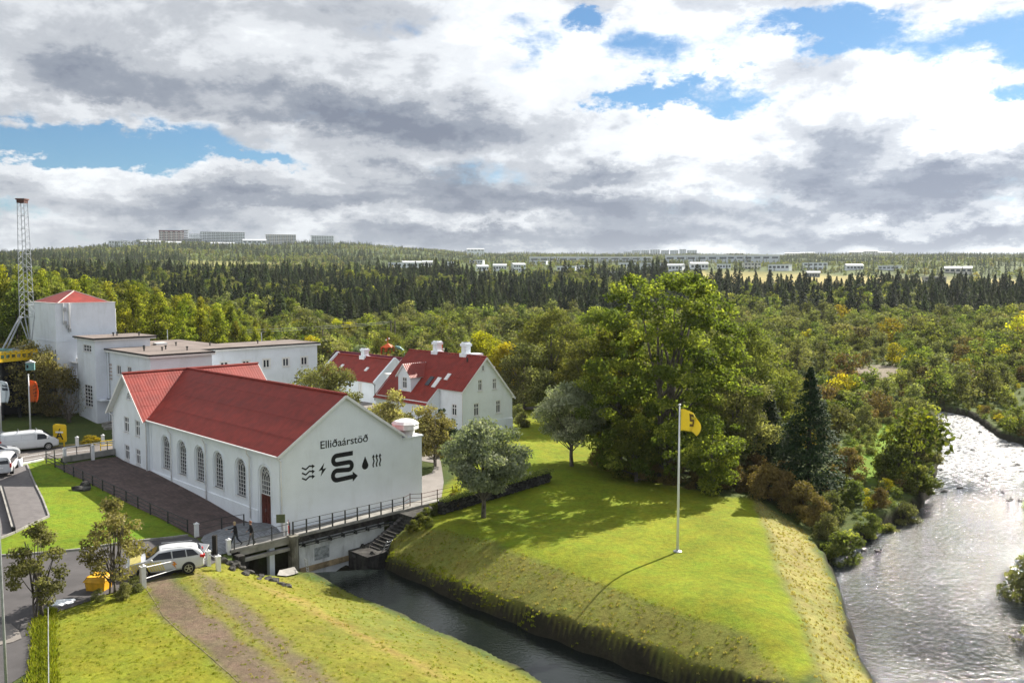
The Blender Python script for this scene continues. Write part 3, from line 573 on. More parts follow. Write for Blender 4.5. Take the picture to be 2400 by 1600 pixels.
def window(B, face, at, u0, u1, z0, z1, nx=2, zs=(.66,), fw=.07, mw=.05, depth=.14, arched=False, sill=True, trim=.0, cols=None, label=None, framemat=None, parent=None):
    ux, n = (np.array(q, float) for q in FACES[face]); O = np.abs(n)*at; up = np.array([0, 0, 1.])
    mb = MB(); p = lambda u, z, d: O+ux*u+up*z-n*d
    def bar(ua, za, ub, zb, w, d0, d1):
        a = np.array([ua, za]); b = np.array([ub, zb]); t = b-a; L = np.linalg.norm(t); t /= L; s_ = np.array([-t[1], t[0]])*w/2
        o = a-s_; mb.par(p(o[0], o[1], d0), ux*t[0]*L+up*t[1]*L, ux*s_[0]*2+up*s_[1]*2, -n*(d1-d0))
    e = fw/2; r = (u1-u0)/2; c = (u0+u1)/2; top = z1-(r if arched else 0)
    d0, d1 = depth-.05, depth+.01
    bar(u0+e, z0, u0+e, top, fw, d0, d1); bar(u1-e, z0, u1-e, top, fw, d0, d1); bar(u0+fw, z0+e, u1-fw, z0+e, fw, d0, d1)
    if not arched: bar(u0+fw, z1-e, u1-fw, z1-e, fw, d0, d1)
    else:
        for rr, w in ((r-e, fw), (r*.52, mw)):
            A = np.linspace(0, math.pi, 11)
            for a, b in zip(A[:-1], A[1:]): bar(c+rr*math.cos(a), top+rr*math.sin(a), c+rr*math.cos(b), top+rr*math.sin(b), w, d0+.005, d1)
        for a in np.linspace(0, math.pi, 8)[1:-1]: bar(c+r*.52*math.cos(a), top+r*.52*math.sin(a), c+r*math.cos(a), top+r*math.sin(a), mw, d0+.012, d1)
        for a in (math.pi/3, 2*math.pi/3): bar(c+.02*math.cos(a), top+.02, c+r*.52*math.cos(a), top+r*.52*math.sin(a), mw, d0+.014, d1)
    for i in range(1, nx): u = u0+(u1-u0)*i/nx; bar(u, z0+fw, u, (top if arched else z1-fw), mw, d0+.008, d1)
    for f in zs: z = z0+(top-z0)*f; bar(u0+fw, z, u1-fw, z, mw, d0+.011, d1)
    if sill: mb.par(p(u0-.08, z0-.07, -.09), ux*(u1-u0+.16), up*.07, -n*(depth+.05))
    if trim:
        for (ua, za, ub, zb) in ((u0-trim/2, z0, u0-trim/2, z1), (u1+trim/2, z0, u1+trim/2, z1), (u0-trim, z1+trim/2, u1+trim, z1+trim/2), (u0-trim, z0-trim/2, u1+trim, z0-trim/2)): bar(ua, za, ub, zb, trim, -.035, .0)
    w = B.part('window', mb, framemat or TRIM, parent)
    if label: w['label'] = label
    gl = MB(); oc = arch(u0+.01, u1-.01, z0+.01, z1-.01) if arched else rect(u0+.01, u1-.01, z0+.01, z1-.01); gl.prism([p(u, z, depth+.012) for u, z in oc], -n*.02)
    if parent is None: B.part('pane', gl, GLASS, w)
    else:
        gl.v = [(a, b, c_) for a, b, c_ in gl.v]; B.part('pane', gl, GLASS, parent)
    return w
def roofplane(mb, A, Bq, C, D, period=.28, amp=.010, th=.1):
    """corrugated sheet: A-B along the eave, D-C along the ridge"""
    A, Bq, C, D = (np.array(q, float) for q in (A, Bq, C, D)); n = np.cross(Bq-A, D-A); n /= np.linalg.norm(n)
    if n[2] < 0: n = -n
    L = max(np.linalg.norm(Bq-A), np.linalg.norm(C-D)); k = max(4, int(L/period)*4); vs = []; 
    for i in range(k+1):
        t = i/k; h = n*amp*(.5+.5*math.cos(t*k/4*2*math.pi)); vs += [A+(Bq-A)*t+h, D+(C-D)*t+h]
    fs = [(2*i, 2*i+2, 2*i+3, 2*i+1) for i in range(k)]
    a, b, c = vs[0], vs[2], vs[3]
    if np.dot(np.cross(b-a, c-a), n) < 0: fs = [f[::-1] for f in fs]
    mb.add(vs, fs); q = [A, Bq, C, D]
    up_ = np.linalg.norm(D-A)
    for s_ in np.arange(1.9, up_-.4, 1.9):
        t_ = s_/up_; a_, b_ = A+(D-A)*t_, Bq+(C-Bq)*t_; mb.par(a_+n*amp*.5, b_-a_, (D-A)/up_*.03, n*(amp*.6+.004))
    mb.cm = 1; mb.prism([v-n*.004 for v in q], -n*th); mb.cm = 0; return mb
def gable_roof(B, x0, x1, xr, y0, y1, ze0, ze1, zr, m, name='roof', axis='y', ridge=True, verge=True):
    mb = MB(); f = (lambda a, b, z: (a, b, z)) if axis == 'y' else (lambda a, b, z: (b, a, z))
    roofplane(mb, f(x0, y0, ze0), f(x0, y1, ze0), f(xr, y1, zr), f(xr, y0, zr)); roofplane(mb, f(x1, y0, ze1), f(x1, y1, ze1), f(xr, y1, zr), f(xr, y0, zr))
    ro = B.part(name, mb, m)
    if ridge: r = MB(); r.tube([f(xr, y0-.02, zr+.04), f(xr, y1+.02, zr+.04)], .13, 6); B.part('ridge_cap', r, m, ro)
    if verge:
        t = MB()
        for y in ((y0-.03, y1-.02) if verge is True else (y0-.03,)):
            t = MB(); t.bar(f(x0, y, ze0-.12), f(xr, y, zr-.10), .05, .2); t.bar(f(xr, y, zr-.10), f(x1, y, ze1-.12), .05, .2); B.part('verge_board', t, TRIM, ro)
    return ro
def chimney(B, x, y, zb, zt, w=.9, parent=None, m=None):
    mb = MB(); h = zt-zb; mb.box(x-w*.62, x+w*.62, y-w*.62, y+w*.62, zb-1, zb+h*.22); mb.box(x-w*.42, x+w*.42, y-w*.42, y+w*.42, zb+h*.22, zb+h*.72)
    mb.box(x-w*.55, x+w*.55, y-w*.55, y+w*.55, zb+h*.72, zb+h*.9); mb.box(x-w*.42, x+w*.42, y-w*.42, y+w*.42, zb+h*.9, zt)
    mb.cm = 1; mb.box(x-w*.25, x+w*.25, y-w*.25, y+w*.25, zt-.05, zt+.06)
    return B.part('chimney', mb, [m or WHITE, BLACK], parent)
def pipe(B, pts, r=.055, m=None, brackets=True):
    mb = MB(); mb.tube(pts, r, 7)
    if brackets:
        a, b = np.array(pts[-2]), np.array(pts[-1]); n = int(np.linalg.norm(b-a)/.6)
        for i in range(n+1): q = a+(b-a)*i/max(n, 1); mb.tube([q-(0, 0, .03), q+(0, 0, .03)], r*1.5, 7)
    return B.part('downpipe', mb, m or TRIM, smooth=True)

H = Bld('powerhouse', 'large white powerhouse hall with dark red roof and black lettering on its gable', 'building', C0, 0)
wl = MB(); WC = (20.07, 16.7, 13.3, 9.87, 6.08); hol = [arch(c-.78, c+.78, 1.64, 4.64) for c in WC]+[arch(1.5, 3.16, .02, 4.62)]
wall(wl, 'long', 0, [(0, -.8), (23.62, -.8), (23.62, 6.02), (0, 6.02)], hol, .32)
wall(wl, 'gable', 0, [(0, -.8), (13.5, -.8), (13.5, 5.55), (11.42, 5.55), (11.42, 6.0), (5.72, 9.72), (0, 6.0)], [], .3)
wall(wl, 'back', 13.5, [(0, -.8), (23.6, -.8), (23.6, 5.55), (0, 5.55)], []); wall(wl, 'back', 11.42, [(0, 5.4), (23.6, 5.4), (23.6, 6.0), (0, 6.0)], [])
wl.box(11.42, 13.35, .15, 23.5, 5.3, 5.45)
# backing so that nobody sees through the openings
wl.box(.5, .6, .3, 23.3, -.5, 5.8)
WW = [(28.53, .6, 3.95, 5.5), (25.86, .55, 3.9, 5.45), (28.57, .58, 1.2, 2.73), (25.92, .55, 1.15, 2.68)]
wall(wl, 'long', -.22, [(23.62, -.2), (31.9, -.2), (31.9, 5.95), (27.8, 9.65), (23.62, 5.95)], [rect(c-w, c+w, a, b) for c, w, a, b in WW]+[[(27.75+.5*math.cos(a), 7.25+.66*math.sin(a)) for a in np.linspace(0, math.pi, 9)]], .25)
wall(wl, 'gable', 23.62, [(-.22, -.2), (.0, -.2), (.0, 6), (-.22, 6)], []); wall(wl, 'far', 31.9, [(-.22, -.2), (13.2, -.2), (13.2, 5.95), (-.22, 5.95)], [])
wall(wl, 'back', 13.2, [(23.6, -.2), (31.9, -.2), (31.9, 5.95), (27.8, 9.65), (23.6, 5.95)], []); wl.prism([(.2, 23.8, 0), (.2, 31.7, 0), (.2, 31.7, 5.6), (.2, 27.8, 9.0), (.2, 23.8, 5.6)], (.1, 0, 0))
H.part('wall', wl, WHITE)
tr = MB(); tr.box(-.09, -.004, 3.4, 23.5, -.7, .98); tr.box(-.09, -.004, -.0, 1.2, -.7, .98)   # plinth
for a, b in ((3.4, 23.5),): tr.par((-.09, a, .98), (0, b-a, 0), (.086, 0, .06), (0, 0, -.01))
tr.box(-.12, -.003, .2, 23.4, 5.42, 5.52); tr.box(-.07, -.003, .35, 23.4, 5.52, 5.9)
for y in (.28, 23.36): tr.box(-.065, -.003, y-.2, y+.14, 1.05, 5.42)
H.part('plinth_and_cornice', tr, WHITE)
md = MB()
for c, r0, zt, zb in [(c, .93, 4.79, 1.5) for c in WC]+[(2.33, .98, 4.80, .02)]:
    pts = [(c-r0, zb)]+[(c+r0*math.cos(a), zt-r0+r0*math.sin(a)) for a in np.linspace(math.pi, 0, 13)]+[(c+r0, zb)]
    md = MB()
    for (a, b), (a2, b2) in zip(pts[:-1], pts[1:]): md.bar((-.03, a, b), (-.03, a2, b2), .09, .05)
    H.part('window_moulding', md, WHITE)
for c in WC: window(H, 'long', 0, c-.78, c+.78, 1.64, 4.64, 4, (.145, .29, .435, .58, .725, .87), fw=.05, mw=.026, depth=.2, arched=True)
window(H, 'long', 0, 1.52, 3.14, 2.36, 4.6, 5, (.25, .5, .75), fw=.055, mw=.03, depth=.2, arched=True, sill=False)
dr = MB(); dr.box(.14, .22, 1.53, 3.13, .03, 2.33)
for j in range(2):
    for i in range(4):
        y0 = 1.6+j*.76; z0 = .15+i*.54; dr.box(.11, .141, y0+.06, y0+.34, z0, z0+.44); dr.box(.11, .141, y0+.40, y0+.68, z0, z0+.44)
do = H.part('door', dr, WOODRED); k = MB(); k.tube([(.08, 2.42, 1.05), (.08, 2.42, 1.3)], .02, 6); H.part('handle', k, GALV, do)
for c, w, a, b in WW: window(H, 'long', -.22, c-w, c+w, a, b, 2, (.62,), fw=.12, mw=.11, depth=.12)
ow = window(H, 'long', -.22, 27.3, 28.2, 7.26, 7.7, 3, (.5,), fw=.06, depth=.12, sill=True)
HRf = gable_roof(H, -.38, 11.72, 5.71, -.28, 23.35, 5.78, 5.80, 9.80, REDA, ridge=True, verge=1)
r = MB(); r.prism([(-.3, 23.3, 5.82), (5.71, 27.75, 9.80), (5.71, 23.3, 9.80)], (0, 0, -.1)); r.prism([(11.7, 23.3, 5.82), (5.71, 27.75, 9.80), (5.71, 23.3, 9.80)], (0, 0, -.1)); r.tube([(5.71, 23.3, 9.84), (5.71, 27.75, 9.84)], .13, 6); H.part('roof_valley_sheet', r, REDA, HRf)
gable_roof(H, 23.22, 32.3, 27.8, -.75, 13.55, 5.62, 5.62, 9.78, REDB, axis='x')
rl = MB(); rl.par((-.8, 23.3, 5.75), (.0, .0, .3), (.12, 0, 0), (0, .1, 0))
pr = MB(); pr.box(11.4, 13.62, -.1, .25, 5.5, 5.62); pr.box(13.4, 13.62, .25, 23.5, 5.5, 5.62); H.part('parapet', pr, WHITE)
vt = MB(); vt.tube([(12.45, .9, 5.45), (12.45, .9, 6.15)], 1.0, 4); vt.tube([(12.45, .9, 6.15), (12.45, .9, 6.2), (12.45, .9, 6.62)], [1.12, 1.16, 1.12], 8); vt.tube([(12.45, .9, 6.62), (12.45, .9, 6.85), (12.45, .9, 6.98)], [1.2, .95, .5], 8)
H.part('roof_ventilator', vt, TRIM)
rv = MB(); rv.box(8.9, 9.9, 25.6, 26.6, 8.4, 8.95); H.part('roof_light', rv, TRIM)
for y in (18.75, 11.95, 4.45): pipe(H, [(-.42, y, 5.75), (-.36, y, 5.4), (-.14, y, 5.0), (-.14, y, .2)])
pipe(H, [(-.3, .18, 5.7), (-.02, -.12, 5.35), (-.02, -.12, .1)]); pipe(H, [(-.34, 23.75, 5.6), (-.30, 23.7, 5.3), (-.30, 23.7, .95)]); pipe(H, [(-.6, 32.0, 5.6), (-.34, 31.75, 5.3), (-.34, 31.75, 1.0)])
gt = MB(); gt.tube([(-.42, -.2, 5.72), (-.42, 23.3, 5.72)], .07, 6); H.part('gutter', gt, TRIM)
# name on the gable
tcu = bpy.data.curves.new('lettering', 'FONT'); tcu.body = 'Elliðaárstöð'; tcu.size = .86; tcu.extrude = .008; tcu.offset = .004
to = link('lettering', tcu, H.e); to.location = (3.42, -.012, 5.80); to.rotation_euler = (math.pi/2, 0, 0); tcu.materials.append(BLACK)
bpy.context.view_layer.update(); _me = bpy.data.meshes.new_from_object(to.evaluated_get(bpy.context.evaluated_depsgraph_get())); bpy.data.objects.remove(to)
to = link('lettering', _me, H.e); to.location = (3.42, -.012, 5.80); to.rotation_euler = (math.pi/2, 0, 0); to.scale = (4.5/max(_me.vertices[i].co.x for i in range(len(_me.vertices))), 1, 1)
def stroke(mb, pts, w, d=.012, y=-.003, closed=False):
    pts = [np.array(p, float) for p in pts]; n = len(pts); L = []; Rr = []
    for i in range(n):
        a = pts[max(i-1, 0)]; b = pts[min(i+1, n-1)]; t1 = pts[i]-a; t2 = b-pts[i]
        t1 = t1/np.linalg.norm(t1) if np.linalg.norm(t1) > 1e-6 else t2/np.linalg.norm(t2); t2 = t2/np.linalg.norm(t2) if np.linalg.norm(t2) > 1e-6 else t1
        nn = np.array([-(t1+t2)[1], (t1+t2)[0]]); nn /= np.linalg.norm(nn); c = max(np.dot(nn, (-t1[1], t1[0])), .5); L.append(pts[i]+nn*w/2/c); Rr.append(pts[i]-nn*w/2/c)
    for i in range(n-1): mb.prism([(q[0], y, q[1]) for q in (L[i], L[i+1], Rr[i+1], Rr[i])], (0, -d, 0))
def shp(mb, pts, d=.012, y=-.003): mb.prism([(a, y, b) for a, b in pts], (0, -d, 0))
em = MB()
arcp = lambda cx, cz, r, a0, a1, n=10: [(cx+r*math.cos(a), cz+r*math.sin(a)) for a in np.linspace(R(a0), R(a1), n)]
b1, b2, b3, b4 = 5.06, 4.38, 3.86, 3.20
path = [(6.46, b1)]+arcp(4.95, (b1+b2)/2, (b1-b2)/2, 90, 270)+arcp(6.05, (b2+b3)/2-.04, (b2-b3)/2+.04, 90, -90)+arcp(4.95, (b3+b4)/2-.03, (b3-b4)/2+.05, 90, 270)+[(6.52, b4-.04)]
stroke(em, path, .36); shp(em, [(6.42, b4+.36), (6.90, b4-.04), (6.42, b4-.44)])
for dz in (4.56, 4.16, 3.76): stroke(em, [(1.82, dz+.02), (2.15, dz-.16), (2.48, dz+.06), (2.78, dz-.0)], .11); shp(em, [(2.70, dz+.16), (2.95, dz+.0), (2.70, dz-.18)])
shp(em, [(3.80, 4.66), (3.28, 4.10), (3.60, 4.14), (3.46, 3.66), (3.98, 4.24), (3.66, 4.20)])
shp(em, [(7.63, 4.62)]+arcp(7.63, 3.86, .31, 20, -200, 14))
for k in range(3):
    cx = 8.45+k*.33; stroke(em, [(cx+.0, 3.6), (cx-.05, 3.8), (cx+.06, 4.1), (cx-.02, 4.35), (cx+.0, 4.46)], .115); shp(em, [(cx-.14, 4.42), (cx+.0, 4.66), (cx+.14, 4.42)])
H.part('emblem', em, BLACK)

# foundation over the canal, walkway deck, railing and stair
FN = Bld('canal_foundation_wall', 'stained white concrete wall dropping from the walkway into the dark canal water', 'wall', C0, ZW)
f = MB(); f.box(.6, 8.4, -1.42, -.3, -4, -.62); FN.part('wall', f, STAIN)
f = MB(); f.box(1.9, 3.2, -1.45, -1.424, -2.3, -1.35); FN.part('repair_patch', f, mat('bare_cement_patch', (.33, .36, .37), .95, var=.25, scale=4))
f = MB(); f.box(.62, 8.3, -1.52, -1.2, ZW-.3, ZW+.12); FN.part('waterline_ledge', f, mat('rusty_waterline', (.35, .27, .16), .9, var=.3, scale=1.5))
f = MB(); f.box(.4, 11.5, -1.50, -.1, -.62, -.14)
for i in range(60):
    x = rng.uniform(.5, 11); w = rng.uniform(.25, .6); h = rng.uniform(.08, .2); z = rng.uniform(-.6, -.22); f.box(x, x+w, -1.50-rng.uniform(.015, .05), -1.49, z, z+h)
fo = FN.part('stone_course', f, STONE)
f = MB(); f.tube([(.5, -1.62, -.72), (9.2, -1.62, -.72)], .07, 8); f.tube([(.5, -1.75, -.86), (9.2, -1.75, -.86)], .035, 6)
for x in np.arange(.9, 9.2, 1.15): f.box(x-.05, x+.05, -1.8, -1.4, -.95, -.66)
FN.part('pipe', f, DKMETAL)
DK = Bld('walkway_deck', 'narrow concrete walkway deck running along the foot of the lettered gable', 'walkway', C0, -.15)
f = MB(); f.box(-4.9, 16.2, -1.62, -.003, -.14, .0); f.box(-4.9, 16.2, -1.66, -1.5, -.14, .05); DK.part('deck', f, CONC)
BR = Bld('bridge_beams', 'concrete beams and pillars carrying the footbridge over the dark tunnel openings', 'bridge', C0, ZW)
f = MB(); f.box(-4.2, .0, -1.6, -1.3, -.5, -.16); BR.part('beam', f, CONC); f = MB(); f.box(-4.0, .0, -1.75, -1.45, -.95, -.72); BR.part('beam', f, CONC)
f = MB(); f.box(-1.75, -1.35, -1.3, -.9, -3.6, -.5); BR.part('pillar', f, WHITE2)
f = MB(); f.box(-.35, .2, -2.0, -1.45, -3.6, -.1); f.box(-.42, .27, -2.07, -1.4, -.1, .12); BR.part('pillar', f, mat('weathered_pillar', (.17, .16, .13), .95, var=.3, scale=1.5, dirt=((.4, .4, .37), 1.2, .8)))
f = MB(); f.box(-4.6, .3, -.35, .0, -3.6, -.15); f.box(-4.7, -4.2, -2.3, 0, -3.6, -.3); BR.part('tunnel_wall', f, STONE)
f = MB(); f.box(.2, .62, -1.4, -.4, -3.6, -.62); BR.part('shaft_gate', f, DKMETAL)

ST = Bld('stone_stair', 'dark stone stair going down beside the canal under the walkway', 'stairs', C0, ZW)
n = 11
for i in range(n):
    x1 = 10.3-i*.34; f = MB(); z = -.35-i*.17; f.box(x1-.36, x1, -3.3, -1.68, z-.5, z); ST.part('step', f, STONE)
f = MB(); f.par((10.4, -2.02, -.15), (0, .34, 0), (-3.9, 0, -2.0), (0, 0, -.4)); ST.part('side_slab', f, mat('dark_slab', (.13, .12, .115), .9, var=.3, dirt=((.28, .28, .26), 1.5, .5)))
f = MB(); f.par((10.7, -3.7, -.1), (0, .4, 0), (-3.6, 0, -2.0), (0, 0, -1.2)); f.box(9.8, 13.5, -3.4, -1.63, -2.5, -.15); ST.part('side_wall', f, STONE)
f = MB(); f.box(4.9, 6.9, -4.0, -1.5, ZW-.8, -2.15)
ST.part('landing', f, STONE)
def rock(name, seed, size, parent=None, m=STONE, loc=None):
    rg = np.random.default_rng(seed); bm = bmesh.new(); bmesh.ops.create_icosphere(bm, subdivisions=2, radius=1)
    for v in bm.verts: v.co *= 1+rg.uniform(-.22, .22)
    me = bpy.data.meshes.new(name); bm.to_mesh(me); bm.free(); me.transform(Matrix.Diagonal((*size, 1))); me.materials.append(m); return link(name, me, parent, loc)
for i in range(9):
    q = P(830+rng.uniform(-10, 55), 1285+rng.uniform(-10, 22), -2.4); o = rock('canal_rock', i, rng.uniform(.25, .55, 3), loc=(q[0], q[1], -2.45)); tag(o, 'rough dark rock in the heap at the foot of the stone stair', 'rock', 'rocks heaped at the foot of the stone stair')

def railing(name, label, pts, h=1.05, spacing=1.14, rails=(.35, .7, 1.05), pw=.07, m=None, ends=True, group=None, railm=None, rr=.02, square=True):
    pts = [np.array(p, float) for p in pts]; o = thing(name, label, 'railing', pts[0], 0, group); base = pts[0]; m = m or DKMETAL
    for i in range(len(pts)-1):
        a, b = pts[i], pts[i+1]; L = np.linalg.norm(b-a); k = max(1, round(L/spacing))
        for j in range(k+(1 if i == len(pts)-2 else 0)):
            q = a+(b-a)*j/k-base; f = MB(); f.box(q[0]-pw/2, q[0]+pw/2, q[1]-pw/2, q[1]+pw/2, q[2]-.1, q[2]+h+.02); f.build('post', m, o)
        for r in rails:
            f = MB(); f.tube([a-base+(0, 0, r), b-base+(0, 0, r)], rr, 6); f.build('rail', railm or m, o)
    return o
railing('walkway_railing', 'black steel railing on the canal side of the walkway before the lettered gable', [hl(.05, -1.55, .02), hl(10.3, -1.55, .02)], spacing=1.14, pw=.1)
railing('walkway_railing', 'rust brown railing beyond the stair at the far end of the walkway', [hl(10.3, -1.55, .02), hl(11.4, -1.0, .02), hl(12.2, -1.55, .02), hl(15.6, -1.55, .02)], spacing=1.5, rails=(.3, .65, 1.0), pw=.07, m=mat('rusty_brown_metal', (.10, .045, .03), .8, var=.3))
railing('footbridge_railing', 'thin grey railing over the tunnel openings between the white posts and the pillar', [P(536, 1292, 0)+(.3, .3, 0), hl(-.2, -1.5, .02)], spacing=1.35, rails=(.45, .95), pw=.06)

# ---- house with dormer
HA = P(1200.5, 1000, .5); _v = rotz(A45)@np.array([-8.2, 0, 0]); HB = Bld('dormer_house', 'white gabled house with dark red roof, dormer window and two white chimneys', 'house', (HA[0]+_v[0], HA[1]+_v[1]), .5)
w = MB(); gw = [(1.75, 2.6, 2.55, 4.08), (5.4, 6.2, 2.52, 4.08), (2.45, 3.15, 5.5, 6.85), (4.83, 5.52, 5.5, 6.8), (3.1, 3.48, 7.88, 8.5), (4.6, 5.2, .85, 1.4)]
wall(w, 'gable', 0, [(0, 0), (8.2, 0), (8.2, 4.45), (3.68, 9.4), (0, 5.95)], [rect(*q) for q in gw], .2)
wall(w, 'long', 0, [(0, 0), (4.1, 0), (4.1, 5.95), (0, 5.95)], [rect(1.1, 2.0, 2.65, 4.05)], .2)
wall(w, 'gable', 4.12, [(-1.95, 0), (0, 0), (0, 5.95), (-1.95, 4.25)], []); wall(w, 'long', -1.95, [(4.12, 0), (14.4, 0), (14.4, 4.2), (4.12, 4.2)], [])
wall(w, 'back', 8.2, [(0, 0), (14.4, 0), (14.4, 4.45), (0, 4.45)], []); wall(w, 'far', 14.4, [(-1.95, 0), (8.2, 0), (8.2, 4.45), (3.68, 9.4), (-1.95, 4.2)], []); w.box(.4, 7.8, .35, .45, .6, 5.5); w.box(.35, .45, .35, 4, .6, 5.5)
w.box(2.5, 5.6, .35, .45, 5.5, 8.2)
HB.part('wall', w, WHITE); w = MB(); w.box(-.05, 8.25, -.05, -.003, .2, 1.68); w.box(8.2, 8.26, -.05, 14.4, .2, 1.68); HB.part('plinth', w, WHITE2)
for q in gw[:4]: window(HB, 'gable', 0, *q, nx=2, zs=(.66,), fw=.11, mw=.1, depth=.09)
window(HB, 'gable', 0, *gw[4], nx=2, zs=(.5,), fw=.05, mw=.04, depth=.08); window(HB, 'gable', 0, *gw[5], nx=2, zs=(), fw=.07, mw=.07, depth=.09, sill=False)
window(HB, 'long', 0, 1.1, 2.0, 2.65, 4.05, nx=2, zs=(.66,), fw=.11, mw=.1, depth=.09)
r = MB(); sl = (9.5-5.95)/3.68
roofplane(r, (-.3, -.25, 5.95-.3*sl), (-.3, 4.15, 5.95-.3*sl), (3.68, 4.15, 9.5), (3.68, -.25, 9.5), .3, .02); roofplane(r, (-2.25, 4.13, 9.5-5.93*sl), (-2.25, 14.65, 9.5-5.93*sl), (3.68, 14.65, 9.5), (3.68, 4.13, 9.5), .3, .02)
roofplane(r, (8.5, -.25, 4.2), (8.5, 14.65, 4.2), (3.68, 14.65, 9.5), (3.68, -.25, 9.5), .3, .02)
HR = HB.part('roof', r, REDA)
r = MB(); r.bar((-.3, -.27, 5.52), (3.68, -.27, 9.38), .05, .2); r.bar((3.68, -.27, 9.38), (8.5, -.27, 4.05), .05, .2); HB.part('verge_board', r, TRIM, HR); r = MB(); r.bar((-2.25, 4.1, 9.35-5.93*sl), (-.3, 4.1, 9.35-3.98*sl), .05, .2); HB.part('verge_board', r, TRIM, HR)
r = MB(); r.tube([(3.68, -.25, 9.54), (3.68, 14.65, 9.54)], .1, 6); HB.part('ridge_cap', r, REDA, HR)
chimney(HB, 4.0, 9.3, 9.3, 10.95, .95, HR); chimney(HB, 4.0, 3.85, 9.3, 11.05, .95, HR); r = MB(); r.box(3.75, 4.9, 1.7, 3.1, 8.6, 9.75); HB.part('chimney_shelf', r, WHITE, HR)
# dormer: front wall over the roof slope
r = MB(); dx, dy0, dy1 = -1.05, 8.4, 10.9; zb = 9.5-(3.68-dx)*sl; 
wall(r, 'long', dx, [(dy0, zb-.05), (dy1, zb-.05), (dy1, zb+2.05), ((dy0+dy1)/2, zb+3.35), (dy0, zb+2.05)], [rect(9.2, 10.1, zb+.35, zb+1.75)], .15)
xe = dx+2.05/sl; r.add([(dx, dy0, zb), (xe, dy0, zb+2.05), (dx, dy0, zb+2.05)], [(0, 1, 2)]); r.add([(dx, dy1, zb), (xe, dy1, zb+2.05), (dx, dy1, zb+2.05)], [(0, 2, 1)]); r.box(dx+.25, dx+.3, dy0+.1, dy1-.1, zb, zb+2)
DM = HB.part('dormer', r, WHITE2); window(HB, 'long', dx, 9.2, 10.1, zb+.35, zb+1.75, nx=2, zs=(.62,), fw=.09, mw=.09, depth=.08, sill=False, parent=DM)
r = MB(); xr = dx+3.35/sl; ym = (dy0+dy1)/2; e = .28
for s_, yy in ((1, dy0-e), (-1, dy1+e)): roofplane(r, (dx-.3, yy, zb+2.05-e*1.04), (xe+.1, yy, zb+2.05-e*1.04), (xr+.1, ym, zb+3.42), (dx-.3, ym, zb+3.42), .3, .02)
HB.part('dormer_roof', r, REDB, DM)
for (y0_, y1_, t0, t1, mm) in ((6.15, 6.85, .47, .64, GLASS), (4.75, 5.45, .47, .66, TRIM), (3.6, 4.2, .38, .5, TRIM)):
    zz = lambda t: (3.68-5.93*t, 9.5-5.93*t*sl); r = MB(); a = zz(t1); b = zz(t0); nv = np.array([-sl, 0, 1])/math.hypot(sl, 1)
    r.par(np.array([a[0], y0_, a[1]]), (b[0]-a[0], 0, b[1]-a[1]), (0, y1_-y0_, 0), nv*.1); HB.part('skylight', r, mm, HR)
pipe(HB, [(-.25, -.02, 5.6), (-.1, -.06, 5.3), (-.1, -.06, .6)], .05); r = MB(); r.tube([(2.9, 2.4, 8.8), (2.9, 2.4, 9.35)], .09, 6); HB.part('vent_pipe', r, DKMETAL, HR)

# ---- white outhouse with red roof
CC = P(880.8, 939, 1.5); CT = Bld('red_roofed_outhouse', 'long white outhouse with red roof and one square chimney, beside the dormer house', 'outbuilding', CC, 1.5)
w = MB(); wall(w, 'gable', 0, [(0, 1), (7, 1), (7, 4.2), (3.45, 7.25), (0, 4.2)], []); wall(w, 'long', 0, [(0, 1), (14.6, 1), (14.6, 4.2), (0, 4.2)], [rect(3.3, 4.3, 1.5, 3.8)], .1); wall(w, 'far', 14.6, [(0, 1), (7, 1), (7, 4.2), (3.45, 7.25), (0, 4.2)], []); wall(w, 'back', 7, [(0, 1), (14.6, 1), (14.6, 4.2), (0, 4.2)], [])
CT.part('wall', w, WHITE); w = MB(); w.box(.06, .14, 3.3, 4.3, 1.5, 3.8); w.box(.02, .08, 3.76, 3.84, 1.5, 3.8); CT.part('door', w, TRIM)
CR_ = gable_roof(CT, -.25, 7.25, 3.45, .1, 14.5, 4.0, 4.0, 7.1, REDA, verge=False)
for y in (-.08, 14.45): r = MB(); r.bar((-.3, y+.1, 4.1), (3.45, y+.1, 7.32), .28, .3); r.bar((7.3, y+.1, 4.1), (3.45, y+.1, 7.32), .28, .3); CT.part('gable_coping', r, WHITE)
chimney(CT, 3.6, 7.6, 6.9, 8.35, 1.0, CR_)
for y in (4.0, 10.4): r = MB(); sl2 = 3.1/3.7; r.par((1.3, y, 4+1.55*sl2+.02), (.55, 0, .55*sl2), (0, .6, 0), (-.06, 0, .08)); CT.part('skylight', r, TRIM, CR_)
pipe(CT, [(-.3, .3, 4.0), (-.08, .12, 3.7), (-.08, .12, 1.6)], .05, DKMETAL)
